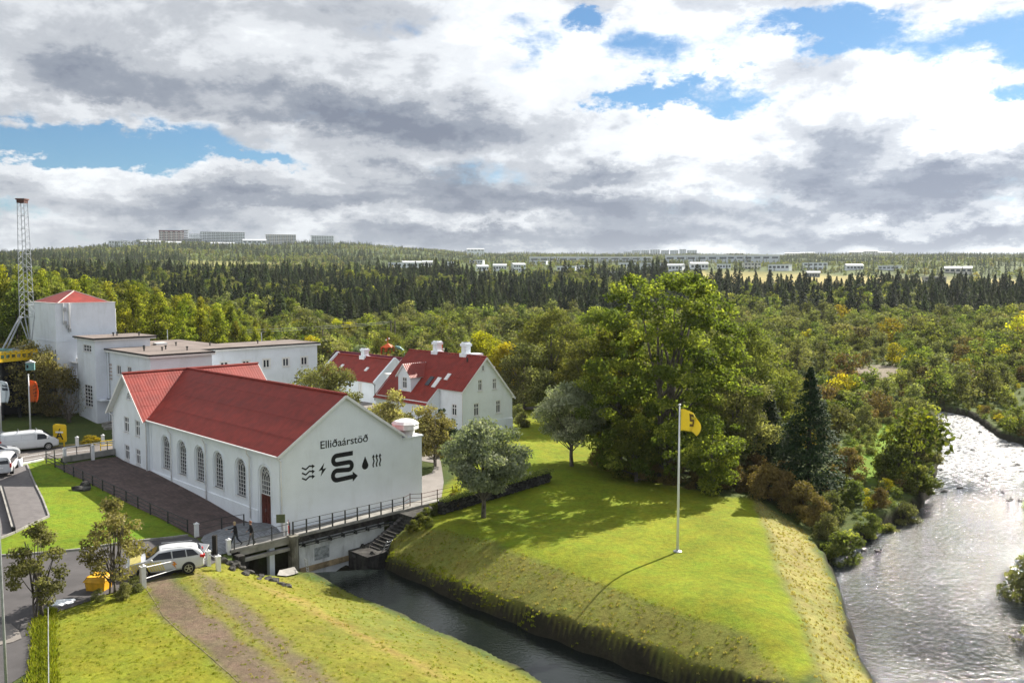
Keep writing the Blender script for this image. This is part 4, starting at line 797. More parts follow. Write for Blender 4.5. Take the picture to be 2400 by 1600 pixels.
# lower roofs behind
def small_house(name, label, c, wd, ln, z0, ze, zr, rm, wm=WHITE, rz=A45, win=0):
    B = Bld(name, label, 'outbuilding', c, z0, rz); w = MB()
    hs = [rect(1+i*(ln-2)/max(win, 1), 1.9+i*(ln-2)/max(win, 1), z0+1, z0+2.1) for i in range(win)]
    wall(w, 'gable', 0, [(0, z0-.6), (wd, z0-.6), (wd, ze), (wd/2, zr-.1), (0, ze)], []); wall(w, 'long', 0, [(0, z0-.6), (ln, z0-.6), (ln, ze), (0, ze)], hs, .1); wall(w, 'far', ln, [(0, z0-.6), (wd, z0-.6), (wd, ze), (wd/2, zr-.1), (0, ze)], []); wall(w, 'back', wd, [(0, z0-.6), (ln, z0-.6), (ln, ze), (0, ze)], []); B.part('wall', w, wm)
    for h in hs: window(B, 'long', 0, h[0][0], h[1][0], h[0][1], h[2][1], nx=2, zs=(), depth=.06, sill=False)
    gable_roof(B, -.25, wd+.25, wd/2, -.2, ln+.2, ze-.15, ze-.15, zr, rm); return B
q = PD(965, 829, 132); small_house('crimson_roofed_house', 'low house with crimson roof behind the white chimney of the outhouse', (q[0]-4.0, q[1]-4), 7.5, 17.5, 1.2, 4.0, 6.95, REDC)
q = PD(800, 826, 147); small_house('red_roofed_shed', 'small red roofed shed just right of the long flat roofed building', (q[0]-3.6, q[1]-3), 6, 7.5, 1.2, 4.2, 6.6, REDA)
q = PD(968, 838, 119); B = Bld('garden_shed', 'tiny white shed roof between the outhouse and the dormer house', 'shed', (q[0]-2.1, q[1]), 1.2); w = MB(); w.box(0, 3.2, 0, 2.6, .8, 5.6); B.part('wall', w, WHITE); w = MB(); w.box(-.2, 3.4, -.2, 2.8, 5.6, 5.75); B.part('roof', w, TRIM)

# ---- flat roofed complex and tower
SB = P(228.5, 992.5, 1.5); OB = Bld('office_building', 'long white office building with flat brown roof and pairs of narrow windows', 'building', SB, 1.5)
w = MB(); T0 = 11.55
w2 = [(1.2, 3.95, 10.0, 10.85), (1.35, 4.05, 3.25, 5.95)]
wall(w, 'long', 0, [(0, 1), (6.0, 1), (6.0, T0), (0, T0)], [rect(*q) for q in w2], .15); wall(w, 'gable', 0, [(0, 1), (1.3, 1), (1.3, 10), (6.6, 10), (6.6, T0), (0, T0)], [])
wall(w, 'long', .45, [(6.0, 1), (7.6, 1), (7.6, 8.35), (6.0, 8.35)], []); w.box(.45, 1.5, 5.95, 7.6, 8.25, 8.35); wall(w, 'far', 6, [(0, 1), (6.6, 1), (6.6, T0), (0, T0)], [])
lw = [(-4.3+.05, -3.0, 7.55, 8.75), (-7.4, -6.15, 7.6, 8.8)]
Z1 = 10.25
wall(w, 'long', 1.32, [(-12.75, .6), (0, .6), (0, Z1), (-12.75, Z1)], [rect(*q) for q in lw]+[rect(-2.2, -1.25, 1.45, 3.5)], .15)
wall(w, 'gable', -12.75, [(1.32, .6), (8.45, .6), (8.45, Z1), (1.32, Z1)], [])
wall(w, 'back', 8.45, [(-12.75, .6), (-9.3, .6), (-9.3, Z1), (-12.75, Z1)], [])
ww = [(12.05+i*3.42+.0, 13.35+i*3.42, 6.9, 8.45) for i in range(5)]
ww = []
for cx_ in (577, 651, 0, 0, 0): pass
def onw(px, py, xq=None, yq=None, B=OB):
    """local (x, y, z) of a picture point on a wall plane of an office block"""
    r = rayd(px, py); o = np.array([0, 0, HC]); M = rotz(-A45); rr = M@r; oo = M@(o-np.array([SB[0], SB[1], 0])); t = ((xq-oo[0])/rr[0]) if xq is not None else ((yq-oo[1])/rr[1]); return oo+rr*t
YW = -9.3
for (pa, pb) in (((516, 848), (536, 866)), ((568, 845), (586, 863)), ((616, 842), (633, 861.5)), ((662, 839), (678, 858)), ((705, 836), (721, 855))):
    a = onw(*pa, yq=YW); b = onw(*pb, yq=YW); ww.append((a[0], b[0], b[2], a[2]))
WE = onw(743, 806, yq=YW)[0]
wall(w, 'gable', YW, [(8.45, .6), (WE, .6), (WE, Z1), (8.45, Z1)], [rect(*q) for q in ww], .15)
wall(w, 'back', WE, [(YW, .6), (YW+6.9, .6), (YW+6.9, Z1), (YW, Z1)], []); wall(w, 'far', YW+6.9, [(14, .6), (WE, .6), (WE, Z1), (14, Z1)], []); wall(w, 'far', 8.5, [(0, .6), (14, .6), (14, Z1), (0, Z1)], []); wall(w, 'back', 14, [(YW+6.9, .6), (8.5, .6), (8.5, Z1), (YW+6.9, Z1)], [])
w.box(.3, 1.1, .4, 5.6, 1, 10.9); w.box(1.65, 1.75, -12.3, -.1, 1, 9.8); w.box(8.6, WE-.3, YW+.35, YW+.45, 1, 9.8)
OB.part('wall', w, WHITE2)
w = MB(); w.prism([(x, y, Z1+.12) for x, y in ((1.1, .0), (1.1, -13.0), (8.7, -13.0), (8.7, -9.5), (WE+.3, -9.5), (WE+.3, -2.3), (14.1, -2.3), (14.1, 8.6), (6.6, 8.6), (6.6, 0))], (0, 0, .12)); OR = OB.part('roof', w, TAR)
w = MB()
q = [(1.1, .0), (1.1, -13.0), (8.7, -13.0), (8.7, -9.5), (WE+.3, -9.5), (WE+.3, -2.3)]
for a, b in zip(q[:-1], q[1:]): w.bar((a[0], a[1], Z1+.17), (b[0], b[1], Z1+.17), .16, .17)
OB.part('roof_edge', w, BLACK, OR); w = MB()
for a, b in zip(q[:-1], q[1:]):
    a = np.array(a)*1; b = np.array(b)*1; w.bar((a[0]+.06, a[1]+.05, Z1-.04), (b[0]+.06, b[1]+.05, Z1-.04), .2, .24)
OB.part('fascia', w, TRIM, OR)
w = MB(); w.box(-.35, 7.3, -.5, 6.3, T0+.1, T0+.24); R2 = OB.part('roof', w, TAR, ); w = MB(); w.bar((-.35, -.5, T0+.14), (-.35, 6.3, T0+.14), .14, .18); w.bar((-.35, -.5, T0+.14), (7.3, -.5, T0+.14), .14, .18); OB.part('roof_edge', w, BLACK, R2)
w = MB(); w.box(-.28, 7.2, -.42, 6.2, T0-.12, T0+.1); OB.part('fascia', w, TRIM, R2)
for (x, y, z) in ((3, 2.2, T0+.2), (3.6, 2.6, T0+.2), (5.5, .6, T0+.2), (4, -4.5, Z1+.2), (4.6, -8.2, Z1+.2), (5.8, -6.4, Z1+.2), (3.0, -7, Z1+.2), (9, -2, Z1+.2), (12, -5, Z1+.2), (18, -6, Z1+.2), (7, -9.5, Z1+.2)):
    w = MB(); w.tube([(x, y, z), (x, y, z+.38)], .08, 6); w.tube([(x, y, z+.38), (x, y, z+.5)], .15, 6); OB.part('roof_vent', w, DKMETAL)
w = MB(); w.box(7.6, 9.0, .5, 1.6, Z1+.2, Z1+.5); OB.part('roof_light', w, TRIM)
window(OB, 'long', 0, *w2[0], nx=3, zs=(.5,), fw=.09, mw=.07, depth=.12, label='upper window of the stair block'); window(OB, 'long', 0, *w2[1], nx=3, zs=(.17, .34, .5, .67, .84), fw=.08, mw=.09, depth=.12, label='tall stair window with many panes')
for q in lw: window(OB, 'long', 1.32, *q, nx=2, zs=(), fw=.13, mw=.12, depth=.1)
for q in ww: window(OB, 'gable', YW, *q, nx=2, zs=(), fw=.13, mw=.12, depth=.1, trim=.1)
w = MB(); w.box(1.40, 1.46, -2.2, -1.25, 1.45, 3.5); OB.part('door', w, DOORD)
w = MB(); w.box(-.0+.9, 1.32, -2.6, -.2, 4.3, 4.45); w.box(.05, 1.3, -1.3, -.02, 4.3, 4.45); OB.part('canopy', w, WHITE2)
w = MB()
for i in range(5):
    for j in range(3): w.box(1.27, 1.31, -1.62+j*.33, -1.4+j*.33, 6.8+i*.42, 7.05+i*.42)
OB.part('glass_block_window', w, mat('pinkish_glass_block', (.55, .48, .47), .4, var=.1))
w = MB(); w.box(-.25, .7, 6.0, 8.1, 8.36, 8.46); w.box(.3, .5, 6.1, 7.5, 8.46, 8.9); OB.part('balcony_slab', w, TRIM)
for i in range(3): w = MB(); w.box(.35, .45, 6.3+.1*i, 7.2, 2.2+i*.7, 2.6+i*.7) if i < 2 else w.box(.35, .45, 6.2, 6.45, 1.9, 2.9); OB.part('niche', w, DKMETAL if i == 2 else WHITE2)
pipe(OB, [(1.2, -1.0, Z1-.1), (1.2, -1.0, 1.5)], .05, GALV, False)
v = rotz(A45)@np.array([-1.75, 0, 0]); tb = np.array([-55.4+v[0], 109.1+v[1]])
TW = Bld('tower_building', 'tall windowless white tower with low red hipped roof', 'tower', tb, 1.8); TT = 15.75
w = MB(); w.box(0, 7.25, 0, 10.2, 1, TT); w.box(-.05, 7.3, -.05, 10.25, 11.0, 11.06); TW.part('wall', w, WHITE2)
w = MB(); w.box(-.07, 7.32, -.07, .12, TT, TT+.1); w.box(-.07, .12, .12, 10.27, TT, TT+.1); w.box(7.13, 7.32, .12, 10.27, TT, TT+.1); TW.part('parapet', w, TRIM)
w = MB(); a = (.4, .4, TT+.02); b = (6.85, .4, TT+.02); c = (6.85, 9.8, TT+.02); d = (.4, 9.8, TT+.02); e1_ = (3.6, 4.0, TT+1.5); e2_ = (3.6, 6.2, TT+1.5)
w.add([a, b, c, d, e1_, e2_], [(0, 1, 4), (1, 2, 5, 4), (2, 3, 5), (3, 0, 4, 5)]); TRf = TW.part('roof', w, REDB)
w = MB(); w.tube([a, e1_], .08, 5); w.tube([b, e1_], .08, 5); w.tube([e1_, e2_], .08, 5); w.tube([d, e2_], .08, 5); TW.part('ridge_cap', w, mat('pale_ridge', (.5, .35, .33), .5), TRf)
w = MB(); w.tube([(1.6, -.15, TT), (1.6, -.15, 12.6)], .12, 6); w.tube([(.9, -.15, TT), (.9, -.15, 13.3)], .07, 6); TW.part('antenna_pipe', w, TRIM)
w = MB()
for x, z in ((.9, 13.2), (1.2, 12.7), (.9, 14.8), (1.4, 12.2)): w.box(x, x+.3, -.35, -.02, z, z+.4)
TW.part('antenna_bracket', w, GALV)
w = MB(); w.box(7.26, 7.5, .5, .9, 10.4, TT-.8); TW.part('duct', w, TRIM)
w = MB(); w.box(-.02, .0, .3, .5, 8.9, 10); w.box(.0, .25, -.03, -.003, 6.9, 8.0); TW.part('wall_slot', w, DKMETAL)

# ------------------------------------------------------------------ vegetation
def unit(v): return v/np.maximum(np.linalg.norm(v, axis=-1, keepdims=True), 1e-9)
def leaf_mesh(name, C, Nn, S, T, m, asp=.62):
    n = len(C); r = rng.normal(size=(n, 3)); t = unit(np.cross(Nn, r)); b = np.cross(Nn, t); S = np.asarray(S)[:, None]
    V = np.stack([C-t*S*.5, C-b*S*.5*asp, C+t*S*.5, C+b*S*.5*asp], 1).reshape(-1, 3)
    me = bpy.data.meshes.new(name); me.vertices.add(4*n); me.vertices.foreach_set('co', V.ravel().astype(np.float32)); me.loops.add(4*n); me.loops.foreach_set('vertex_index', np.arange(4*n))
    me.polygons.add(n); me.polygons.foreach_set('loop_start', np.arange(0, 4*n, 4)); me.polygons.foreach_set('loop_total', np.full(n, 4)); me.update()
    a = me.attributes.new('tint', 'FLOAT', 'FACE'); a.data.foreach_set('value', np.clip(T, 0, 1).astype(np.float32)); me.materials.append(m); return me
PROF = {'round': lambda t: np.sqrt(np.clip(1-(2*t-1)**2, 0, 1)), 'dome': lambda t: np.sqrt(np.clip(1-t**2.2, 0, 1))*(.7+.3*np.minimum(t*5, 1)),
        'poplar': lambda t: np.clip(np.sin(np.pi*np.clip(t*.86+.14, 0, 1)), 0, 1)**.7*(1-.25*t), 'egg': lambda t: np.sqrt(np.clip(1-(1.55*t-.55)**2, 0, 1)), 'cot': lambda t: np.interp(t, [0, .25, .5, .8, .95, 1], [.8, 1, .94, .8, .66, .42]), 'cone': lambda t: (1-t)**.85*np.minimum(1, .55+t*4)}
def broadleaf(name, H, W, th, prof, ncl, nleaf, ls, lm, bm=None, cr=None, lean=0, spread=.5, multi=1, tv=.34, flat=0, trunk_r=None, seed=0):
    """crown mesh + trunk mesh; H height, W width, th height of the lowest leaves"""
    r = np.random.default_rng(seed+11); f = PROF[prof]; cr = cr or W*.13
    k = 0; cen = []
    while len(cen) < ncl:
        t = r.uniform(.02, 1); 
        if r.uniform() > f(np.array(t))*.85+.15: continue
        a = r.uniform(0, 2*math.pi); q = math.sqrt(r.uniform(.05, 1)); rad = max(f(np.array(t))*W/2-cr*.6, 0)*q
        cen.append((rad*math.cos(a)+lean*t, rad*math.sin(a), th+t*(H-th-cr*.5)))
    cen = np.array(cen); rc = cr*r.uniform(.6, 1.35, ncl); ct = r.uniform(0, 1, ncl)
    w = rc**2; idx = r.choice(ncl, nleaf, p=w/w.sum()); d = unit(r.normal(size=(nleaf, 3))); d[:, 2] = d[:, 2]*.8+.1
    C = cen[idx]+d*(rc[idx]*r.uniform(.35, 1.12, nleaf)**.8)[:, None]*np.array([1, 1, .8]); C[:, 2] = np.maximum(C[:, 2], th*.55+.05)
    out = unit(C-np.array([0, 0, th+(H-th)*.35])); N = unit(d*.5+out*.35+r.normal(size=(nleaf, 3))*.75+np.array([0, 0, .25]))
    T = ct[idx]*.5+r.uniform(0, 1, nleaf)*tv+.06+r.normal(0, .06, nleaf)
    crown = leaf_mesh(name+'_crown', C, N, ls*r.uniform(.6, 1.35, nleaf), T, lm)
    mb = MB(); tr = trunk_r or max(.035*H**.9, .05); tp = th+(H-th)*.75
    for mi in range(multi):
        ox, oy = ((r.uniform(-.5, .5)*W*.12, r.uniform(-.5, .5)*W*.12) if multi > 1 else (0, 0)); ex = lean*.6+(r.uniform(-1, 1)*W*.15 if multi > 1 else 0); ey = (r.uniform(-1, 1)*W*.15 if multi > 1 else 0)
        zz = np.linspace(-.3, tp, 6); pts = [(ox+(ex-ox)*(max(z, 0)/tp)**1.3+r.normal(0, tr*.25)*(z > 0), oy+(ey-oy)*(max(z, 0)/tp)**1.3+r.normal(0, tr*.25)*(z > 0), z) for z in zz]
        mb.tube(pts, [tr*1.25/math.sqrt(multi)]+list(tr/math.sqrt(multi)*np.linspace(1, .3, 5)), 7)
        sel = r.choice(ncl, min(ncl, max(4, 26//multi)), replace=False)
        for s in sel:
            c = cen[s]; zb = min(max(th*.6, c[2]*spread), tp); u = zb/tp; b = np.array([ox+(ex-ox)*u**1.3, oy+(ey-oy)*u**1.3, zb]); m_ = (b+c)/2+np.array([0, 0, -.06*H*spread]); mb.tube([b, m_, c], [tr*.38, tr*.22, tr*.08], 4, False)
    return crown, mb.mesh(name+'_trunk', bm or BARK, True)
def spruce(name, H, W, nb, per, ls, m, seed=0, th=.04, bm=None, single=False):
    r = np.random.default_rng(seed+5); C = []; N = []; T = []; S = []
    for i in range(nb):
        t = (i+r.uniform(0, 1))/nb; t = t**.85; a = r.uniform(0, 2*math.pi); Rr = W/2*(1-t)**.9*r.uniform(.72, 1.12)+.12; z0 = th*H+t*H*(1-th)
        q = np.sqrt(r.uniform(.03, 1, per)); bt = r.uniform(0, 1)
        x = Rr*q; side = r.normal(0, 1, per)*.16*Rr*q**.5*1.1; z = z0-x*.28-x*x/Rr*.12+r.normal(0, .025*H*.3, per)+.16*Rr*q**3
        C.append(np.stack([x*math.cos(a)-side*math.sin(a), x*math.sin(a)+side*math.cos(a), z], -1)); N.append(unit(np.array([math.cos(a)*.35, math.sin(a)*.35, 1])+r.normal(size=(per, 3))*.38))
        T.append(bt*.4+r.uniform(0, .45, per)+(q > .85)*.12); S.append(ls*(.55+.6*(1-t))*r.uniform(.7, 1.3, per))
    C = np.concatenate(C); C[:, 2] = np.clip(C[:, 2], .05, H); crown = leaf_mesh(name+'_crown', C, np.concatenate(N), np.concatenate(S), np.concatenate(T), m, .5)
    mb = MB(); mb.tube([(0, 0, -.4), (0, 0, H*.5), (0, 0, H*.96)], [.02*H+.03, .012*H+.02, .01], 6); tk = mb.mesh(name+'_trunk', bm or BARKD, True)
    return crown, tk
def put_tree(name, label, meshes, loc, s=1., rz=None, group=None, cat='tree', sz=None):
    o = thing(name, label, cat, loc, rng.uniform(0, 6.28) if rz is None else rz, group); o.scale = (s, s, sz or s)
    link('crown' if cat == 'tree' else 'foliage', meshes[0], o); link('trunk' if cat == 'tree' else 'stems', meshes[1], o); return o
def join_meshes(name, ms):
    """crown and trunk joined for trees too small to show parts"""
    bm = bmesh.new(); me = bpy.data.meshes.new(name); a, b = ms; V = []; 
    va = np.empty(len(a.vertices)*3, np.float32); a.vertices.foreach_get('co', va); vb = np.empty(len(b.vertices)*3, np.float32); b.vertices.foreach_get('co', vb)
    na = len(a.vertices); fa = [tuple(p.vertices) for p in a.polygons]; fb = [tuple(i+na for i in p.vertices) for p in b.polygons]
    me.from_pydata(np.r_[va, vb].reshape(-1, 3).tolist(), [], fa+fb); me.polygons.foreach_set('material_index', [0]*len(fa)+[1]*len(fb))
    t = np.empty(len(fa), np.float32); a.attributes['tint'].data.foreach_get('value', t); at = me.attributes.new('tint', 'FLOAT', 'FACE'); at.data.foreach_set('value', np.r_[t, np.zeros(len(fb), np.float32)])
    me.materials.append(a.materials[0]); me.materials.append(b.materials[0]); me.update(); bm.free(); return me
def at(px, py): return PG(px, py)
def bydist(px, d):
    r = rayd(px, 700); k = d/math.hypot(r[0], r[1]); x, y = r[0]*k, r[1]*k; return np.array([x, y, gz(x, y)])

# trees of the near ground, each its own
q = PG(1560, 1118)
put_tree('cottonwood_tree', 'tallest broad green tree behind the flag, its top rising above the horizon woods', broadleaf('cw', 19.8, 18.0, 1.2, 'cot', 420, 50000, .32, LF_COT, cr=.85, spread=.5, multi=3, trunk_r=.5, seed=1), q, rz=.4)
put_tree('cottonwood_tree', 'green lobe tree leaning left of the tallest tree, above the silver tree', broadleaf('cw2', 15.5, 9.5, 1.2, 'egg', 130, 17000, .34, LF_COT, cr=.95, spread=.45, trunk_r=.3, seed=2), PG(1452, 1085), rz=1)
put_tree('willow_tree', 'bright yellow green tree at the right shoulder of the tallest tree', broadleaf('ww', 14.5, 10, .8, 'egg', 80, 17000, .32, LF_GRN, cr=1.35, spread=.4, multi=2, trunk_r=.3, seed=3), PG(1745, 1035), rz=2)
put_tree('willow_tree', 'grey green rounded willow just left of the dark spruce', broadleaf('ww2', 10.5, 8.5, .5, 'round', 60, 12000, .27, LF_WIL, cr=1.2, spread=.4, multi=2, trunk_r=.22, seed=4), PG(1722, 1122), rz=1.2)
put_tree('small_tree', 'lower green tree filling the gap below the flag, right of the flagpole', broadleaf('lw', 7.0, 6.0, .3, 'round', 40, 8000, .26, LF_COT, cr=1.0, spread=.4, trunk_r=.16, seed=5), PG(1668, 1160))
put_tree('small_tree', 'dark green low tree at the foot of the tallest tree, left of the flagpole', broadleaf('lw2', 6.5, 7.0, .2, 'dome', 40, 8000, .26, LF_COT, cr=1.0, spread=.4, trunk_r=.16, seed=6), PG(1490, 1128))
sp_near = spruce('spn', 12.0, 8.6, 380, 46, .36, LF_SPR, 1)
put_tree('spruce_tree', 'tall dark blue green spruce right of the broad trees beside the river bank', sp_near, PG(1893, 1160), rz=0)
put_tree('spruce_tree', 'darker smaller spruce half hidden behind the grey green willow', sp_near, PG(1800, 1110), s=.72, rz=2)
SIL = broadleaf('sil', 7.9, 7.4, 2.3, 'round', 95, 17000, .24, LF_SIL, cr=.82, spread=.42, trunk_r=.17, seed=7)
put_tree('whitebeam_tree', 'silvery leaved round tree on the lawn corner beside the lettered gable', SIL, PG(1133, 1213), rz=.3)
put_tree('whitebeam_tree', 'silvery leaved round tree farther back on the lawn, left of the tallest tree', SIL, PG(1340, 1092), rz=2.6, s=1.08)
rnd = broadleaf('syc', 14, 12.5, 1.5, 'round', 110, 20000, .30, LF_GRN, cr=1.35, spread=.4, trunk_r=.3, seed=8)
put_tree('sycamore_tree', 'large round yellow green tree standing right of the dormer house', rnd, bydist(1292, 128), rz=1)
put_tree('sycamore_tree', 'dark green round tree between the large round tree and the tallest tree', broadleaf('syd', 14.5, 11, 1, 'egg', 90, 15000, .30, LF_COT, cr=1.3, spread=.4, trunk_r=.3, seed=9), bydist(1400, 134), rz=1)
put_tree('sycamore_tree', 'olive green tree between the yellow tree and the large round tree', broadleaf('syo', 9.5, 9, .5, 'round', 70, 11000, .30, LF_WIL, cr=1.2, trunk_r=.2, seed=31), bydist(1228, 121), rz=1)
yt = broadleaf('yel', 9.2, 9.0, .6, 'round', 70, 13000, .30, LF_YEL, cr=1.15, spread=.4, trunk_r=.2, seed=10)
put_tree('yellowing_tree', 'bright yellow rounded tree rising behind the chimneys of the dormer house', yt, bydist(1138, 146), rz=0); put_tree('yellowing_tree', 'second bright yellow tree, at the right gable of the dormer house', yt, bydist(1183, 137), rz=2.2, s=.9)
ow_ = broadleaf('owi', 6.6, 7.6, .6, 'round', 55, 9500, .24, LF_OLV, cr=.85, spread=.4, multi=2, trunk_r=.16, seed=12)
put_tree('rowan_tree', 'rounded olive tree with pale leaf tips behind the powerhouse roof', ow_, bydist(757, 107), rz=.5, s=1.22)
ow2 = broadleaf('ow2', 6.4, 4.6, 1.0, 'egg', 42, 7000, .22, LF_OLV, cr=.75, spread=.35, multi=3, trunk_r=.14, seed=13)
put_tree('willow_tree', 'tall olive willow in the yard left of the dormer house', ow2, bydist(918, 90), rz=.1, s=1.15)
put_tree('willow_tree', 'bare stemmed olive willow in the middle of the yard before the dormer house', ow2, bydist(972, 86), rz=2.1, s=.95); put_tree('willow_tree', 'thin stemmed willow at the right edge of the yard before the dormer house', ow2, bydist(1016, 85), rz=4.1, s=.98)
put_tree('small_tree', 'low dark blue green tree under the corner of the dormer house', broadleaf('dk1', 4.6, 3.4, .3, 'egg', 25, 3500, .26, LF_SPR, cr=.6, seed=14), bydist(1040, 95))
fr = broadleaf('frt', 5.9, 4.0, 1.15, 'egg', 44, 4800, .18, LF_OLV, cr=.5, spread=.3, multi=5, trunk_r=.12, seed=15)
put_tree('willow_tree', 'sparse grey olive willow standing before the parked car with yellow stripes', fr, PG(268, 1390), rz=1.2, s=1.0)
put_tree('willow_tree', 'sparse grey olive willow beside the street lamp near the green hedge strip', fr, PG(92, 1448), rz=3.9, s=.92)
lf = broadleaf('lft', 7.5, 7.5, .4, 'round', 60, 10000, .24, LF_OLV, cr=1.0, spread=.35, multi=2, trunk_r=.16, seed=16)
for i, (px, d, s_, lb) in enumerate(((8, 124, 1.15, 'dense olive tree behind the pale flag'), (62, 123, 1.2, 'dense olive tree between the pale flag and the orange flag'), (112, 120, .9, 'olive tree behind the orange flag, before the white tower'), (45, 128, 1.0, 'tall olive tree under the yellow drilling deck'))): put_tree('willow_tree', lb, lf, bydist(px, d), s=s_*1.02)
bare = broadleaf('bar', 5.2, 6.2, .8, 'dome', 30, 500, .15, LF_OLV, BARK, cr=.8, spread=.1, multi=6, trunk_r=.13, seed=17)
put_tree('bare_bush', 'nearly leafless branching bush before the foot of the white tower', bare, PG(160, 990), cat='bush')
put_tree('birch_tree', 'small yellow orange tree between the white tower and the poplars', yt, bydist(302, 150), s=.62)
for px, d, s_, lb in ((350, 140, .7, 'pale olive bush behind the flat roof, nearest the tower'), (405, 143, .62, 'pale olive bush behind the flat roof, below the tallest poplars')): put_tree('willow_bush', lb, ow_, bydist(px, d), s=s_, cat='bush')
for px, d, s_, ms, lb in ((775, 165, 1.0, ow_, 'reddish brown round tree behind the right end of the flat roof'), (735, 160, .75, yt, 'yellow round tree behind the right end of the flat roof'), (905, 150, 1.0, rnd, 'bright green pointed tree behind the orange play tower'), (845, 163, .62, SIL, 'dark round tree behind the outhouse chimney'), (1045, 150, .5, sp_near, 'dark round tree between the two chimneys of the dormer house')): put_tree('round_tree', lb, ms, bydist(px, d), s=s_*(.62 if ms is rnd else 1))

for i, (px, d, s_, lb) in enumerate(((1385, 112, .78, 'lower green tree before the dark green round tree'), (1450, 118, .95, 'green tree behind the left lobe of the tallest tree'), (1520, 125, .95, 'tree hidden behind the middle of the tallest tree'), (1600, 120, .9, 'tree hidden behind the right side of the tallest tree'), (1700, 118, .85, 'round tree behind the yellow green willow'), (1352, 138, .85, 'bright round tree between the two big round trees'), (1240, 142, .7, 'round tree right of the yellow trees'), (1840, 112, .62, 'round tree behind the dark spruce'))):
    put_tree('round_tree', lb, rnd, bydist(px, d), s=s_)
# bushes on the bank and along the lawn edge
BU_R = broadleaf('bur', 2.6, 3.4, .05, 'dome', 26, 3400, .17, LF_RUS, BARKD, cr=.5, multi=4, trunk_r=.05, seed=20)
BU_G = broadleaf('bug', 2.6, 3.4, .05, 'dome', 26, 3400, .19, LF_GRN, BARKD, cr=.5, multi=4, trunk_r=.05, seed=21)
BU_O = broadleaf('buo', 2.8, 3.2, .05, 'dome', 26, 3400, .18, LF_WIL, BARKD, cr=.5, multi=4, trunk_r=.05, seed=22)
BU_Y = broadleaf('buy', 3.6, 2.9, .1, 'egg', 28, 3600, .18, LF_YEL, BARKD, cr=.5, multi=4, trunk_r=.05, seed=23)
hedge_pts = [(1408, 1106), (1440, 1118), (1480, 1128), (1530, 1138), (1580, 1146), (1632, 1152), (1680, 1156), (1725, 1158), (1765, 1160)]
for i, (a, b) in enumerate(hedge_pts): put_tree('shrub', 'dark reddish brown shrub of the row along the shaded far edge of the lawn', BU_R, PG(a, b-8), s=rng.uniform(.75, 1.0), group='reddish shrubs along the far lawn edge', cat='shrub')
for a, b, s_ in ((1800, 1172, 1.25), (1840, 1190, 1.25), (1880, 1212, 1.2), (1915, 1236, 1.0), (1770, 1140, 1.2), (1835, 1150, 1.1)): put_tree('shrub', 'russet and yellow shrub of the row descending to the river beside the lawn', BU_R, PG(a, b), s=s_, group='russet shrubs between the lawn and the river', cat='shrub')
NEARB = [((1985, 1290), BU_G, 1.4, 'yellow green upright bush at the water edge mirrored in the river'), ((1935, 1262), BU_O, .8, 'low grey green bush left of the yellow upright bush'), ((2040, 1236), BU_G, .8, 'bright green low bush on the bank right of the yellow upright bush'), ((2080, 1215), BU_G, .75, 'second bright green low bush on the bank farther right'),
         ((2120, 1190), BU_O, .9, 'olive bush on the inner bank below the tall riverside bush'), ((2150, 1155), BU_G, 1.15, 'tall green bush hanging over the river bend'), ((2100, 1130), BU_G, 1.6, 'large dark green riverside bush on the point'), ((2165, 1090), BU_O, 1.5, 'upper olive bush on the point by the bend'), ((2175, 1035), BU_O, 1.2, 'olive bush where the white rapids begin'),
         ((1990, 1120), BU_R, 1.2, 'brown leafless looking bush right of the dark spruce'), ((2000, 1180), BU_G, .9, 'green bush between the brown bush and the water'), ((1950, 1215), BU_O, .9, 'pale green bush beside the russet row'), ((2030, 1010), BU_O, 1.3, 'grey green bush behind the bright meadow patch'), ((2060, 1190), BU_R, .7, 'small reddish bush on the bank slope'),
         ((1960, 1020), BU_O, 1.5, 'olive bush right of the top of the dark spruce'), ((1975, 965), BU_G, 1.4, 'green bush above the bright meadow patch'), ((1930, 1000), BU_G, 1.6, 'yellow green bush touching the dark spruce'), ((2090, 985), BU_O, 1.0, 'low bush beside the hidden river arm'), ((2110, 945), BU_G, 1.1, 'bush with orange tips between two river arms')]
for (a, b), ms, s_, lb in NEARB: put_tree('riverside_bush', lb, ms, PG(a, b), s=s_, cat='bush')
def bank(px, py): q = P(px, py, -2.2); q[2] = gz(q[0], q[1]); return q
for (a, b), s_, lb in (((2455, 1395), 1.75, 'leafy bush leaning into the picture over the river at the right edge'), ((2440, 1490), 1.1, 'lower twig bush under the leaning bush at the right edge'), ((2425, 1180), 1.0, 'small bush at the right edge beside the rapids')): put_tree('riverside_bush', lb, BU_O, bank(a, b), s=s_, cat='bush')
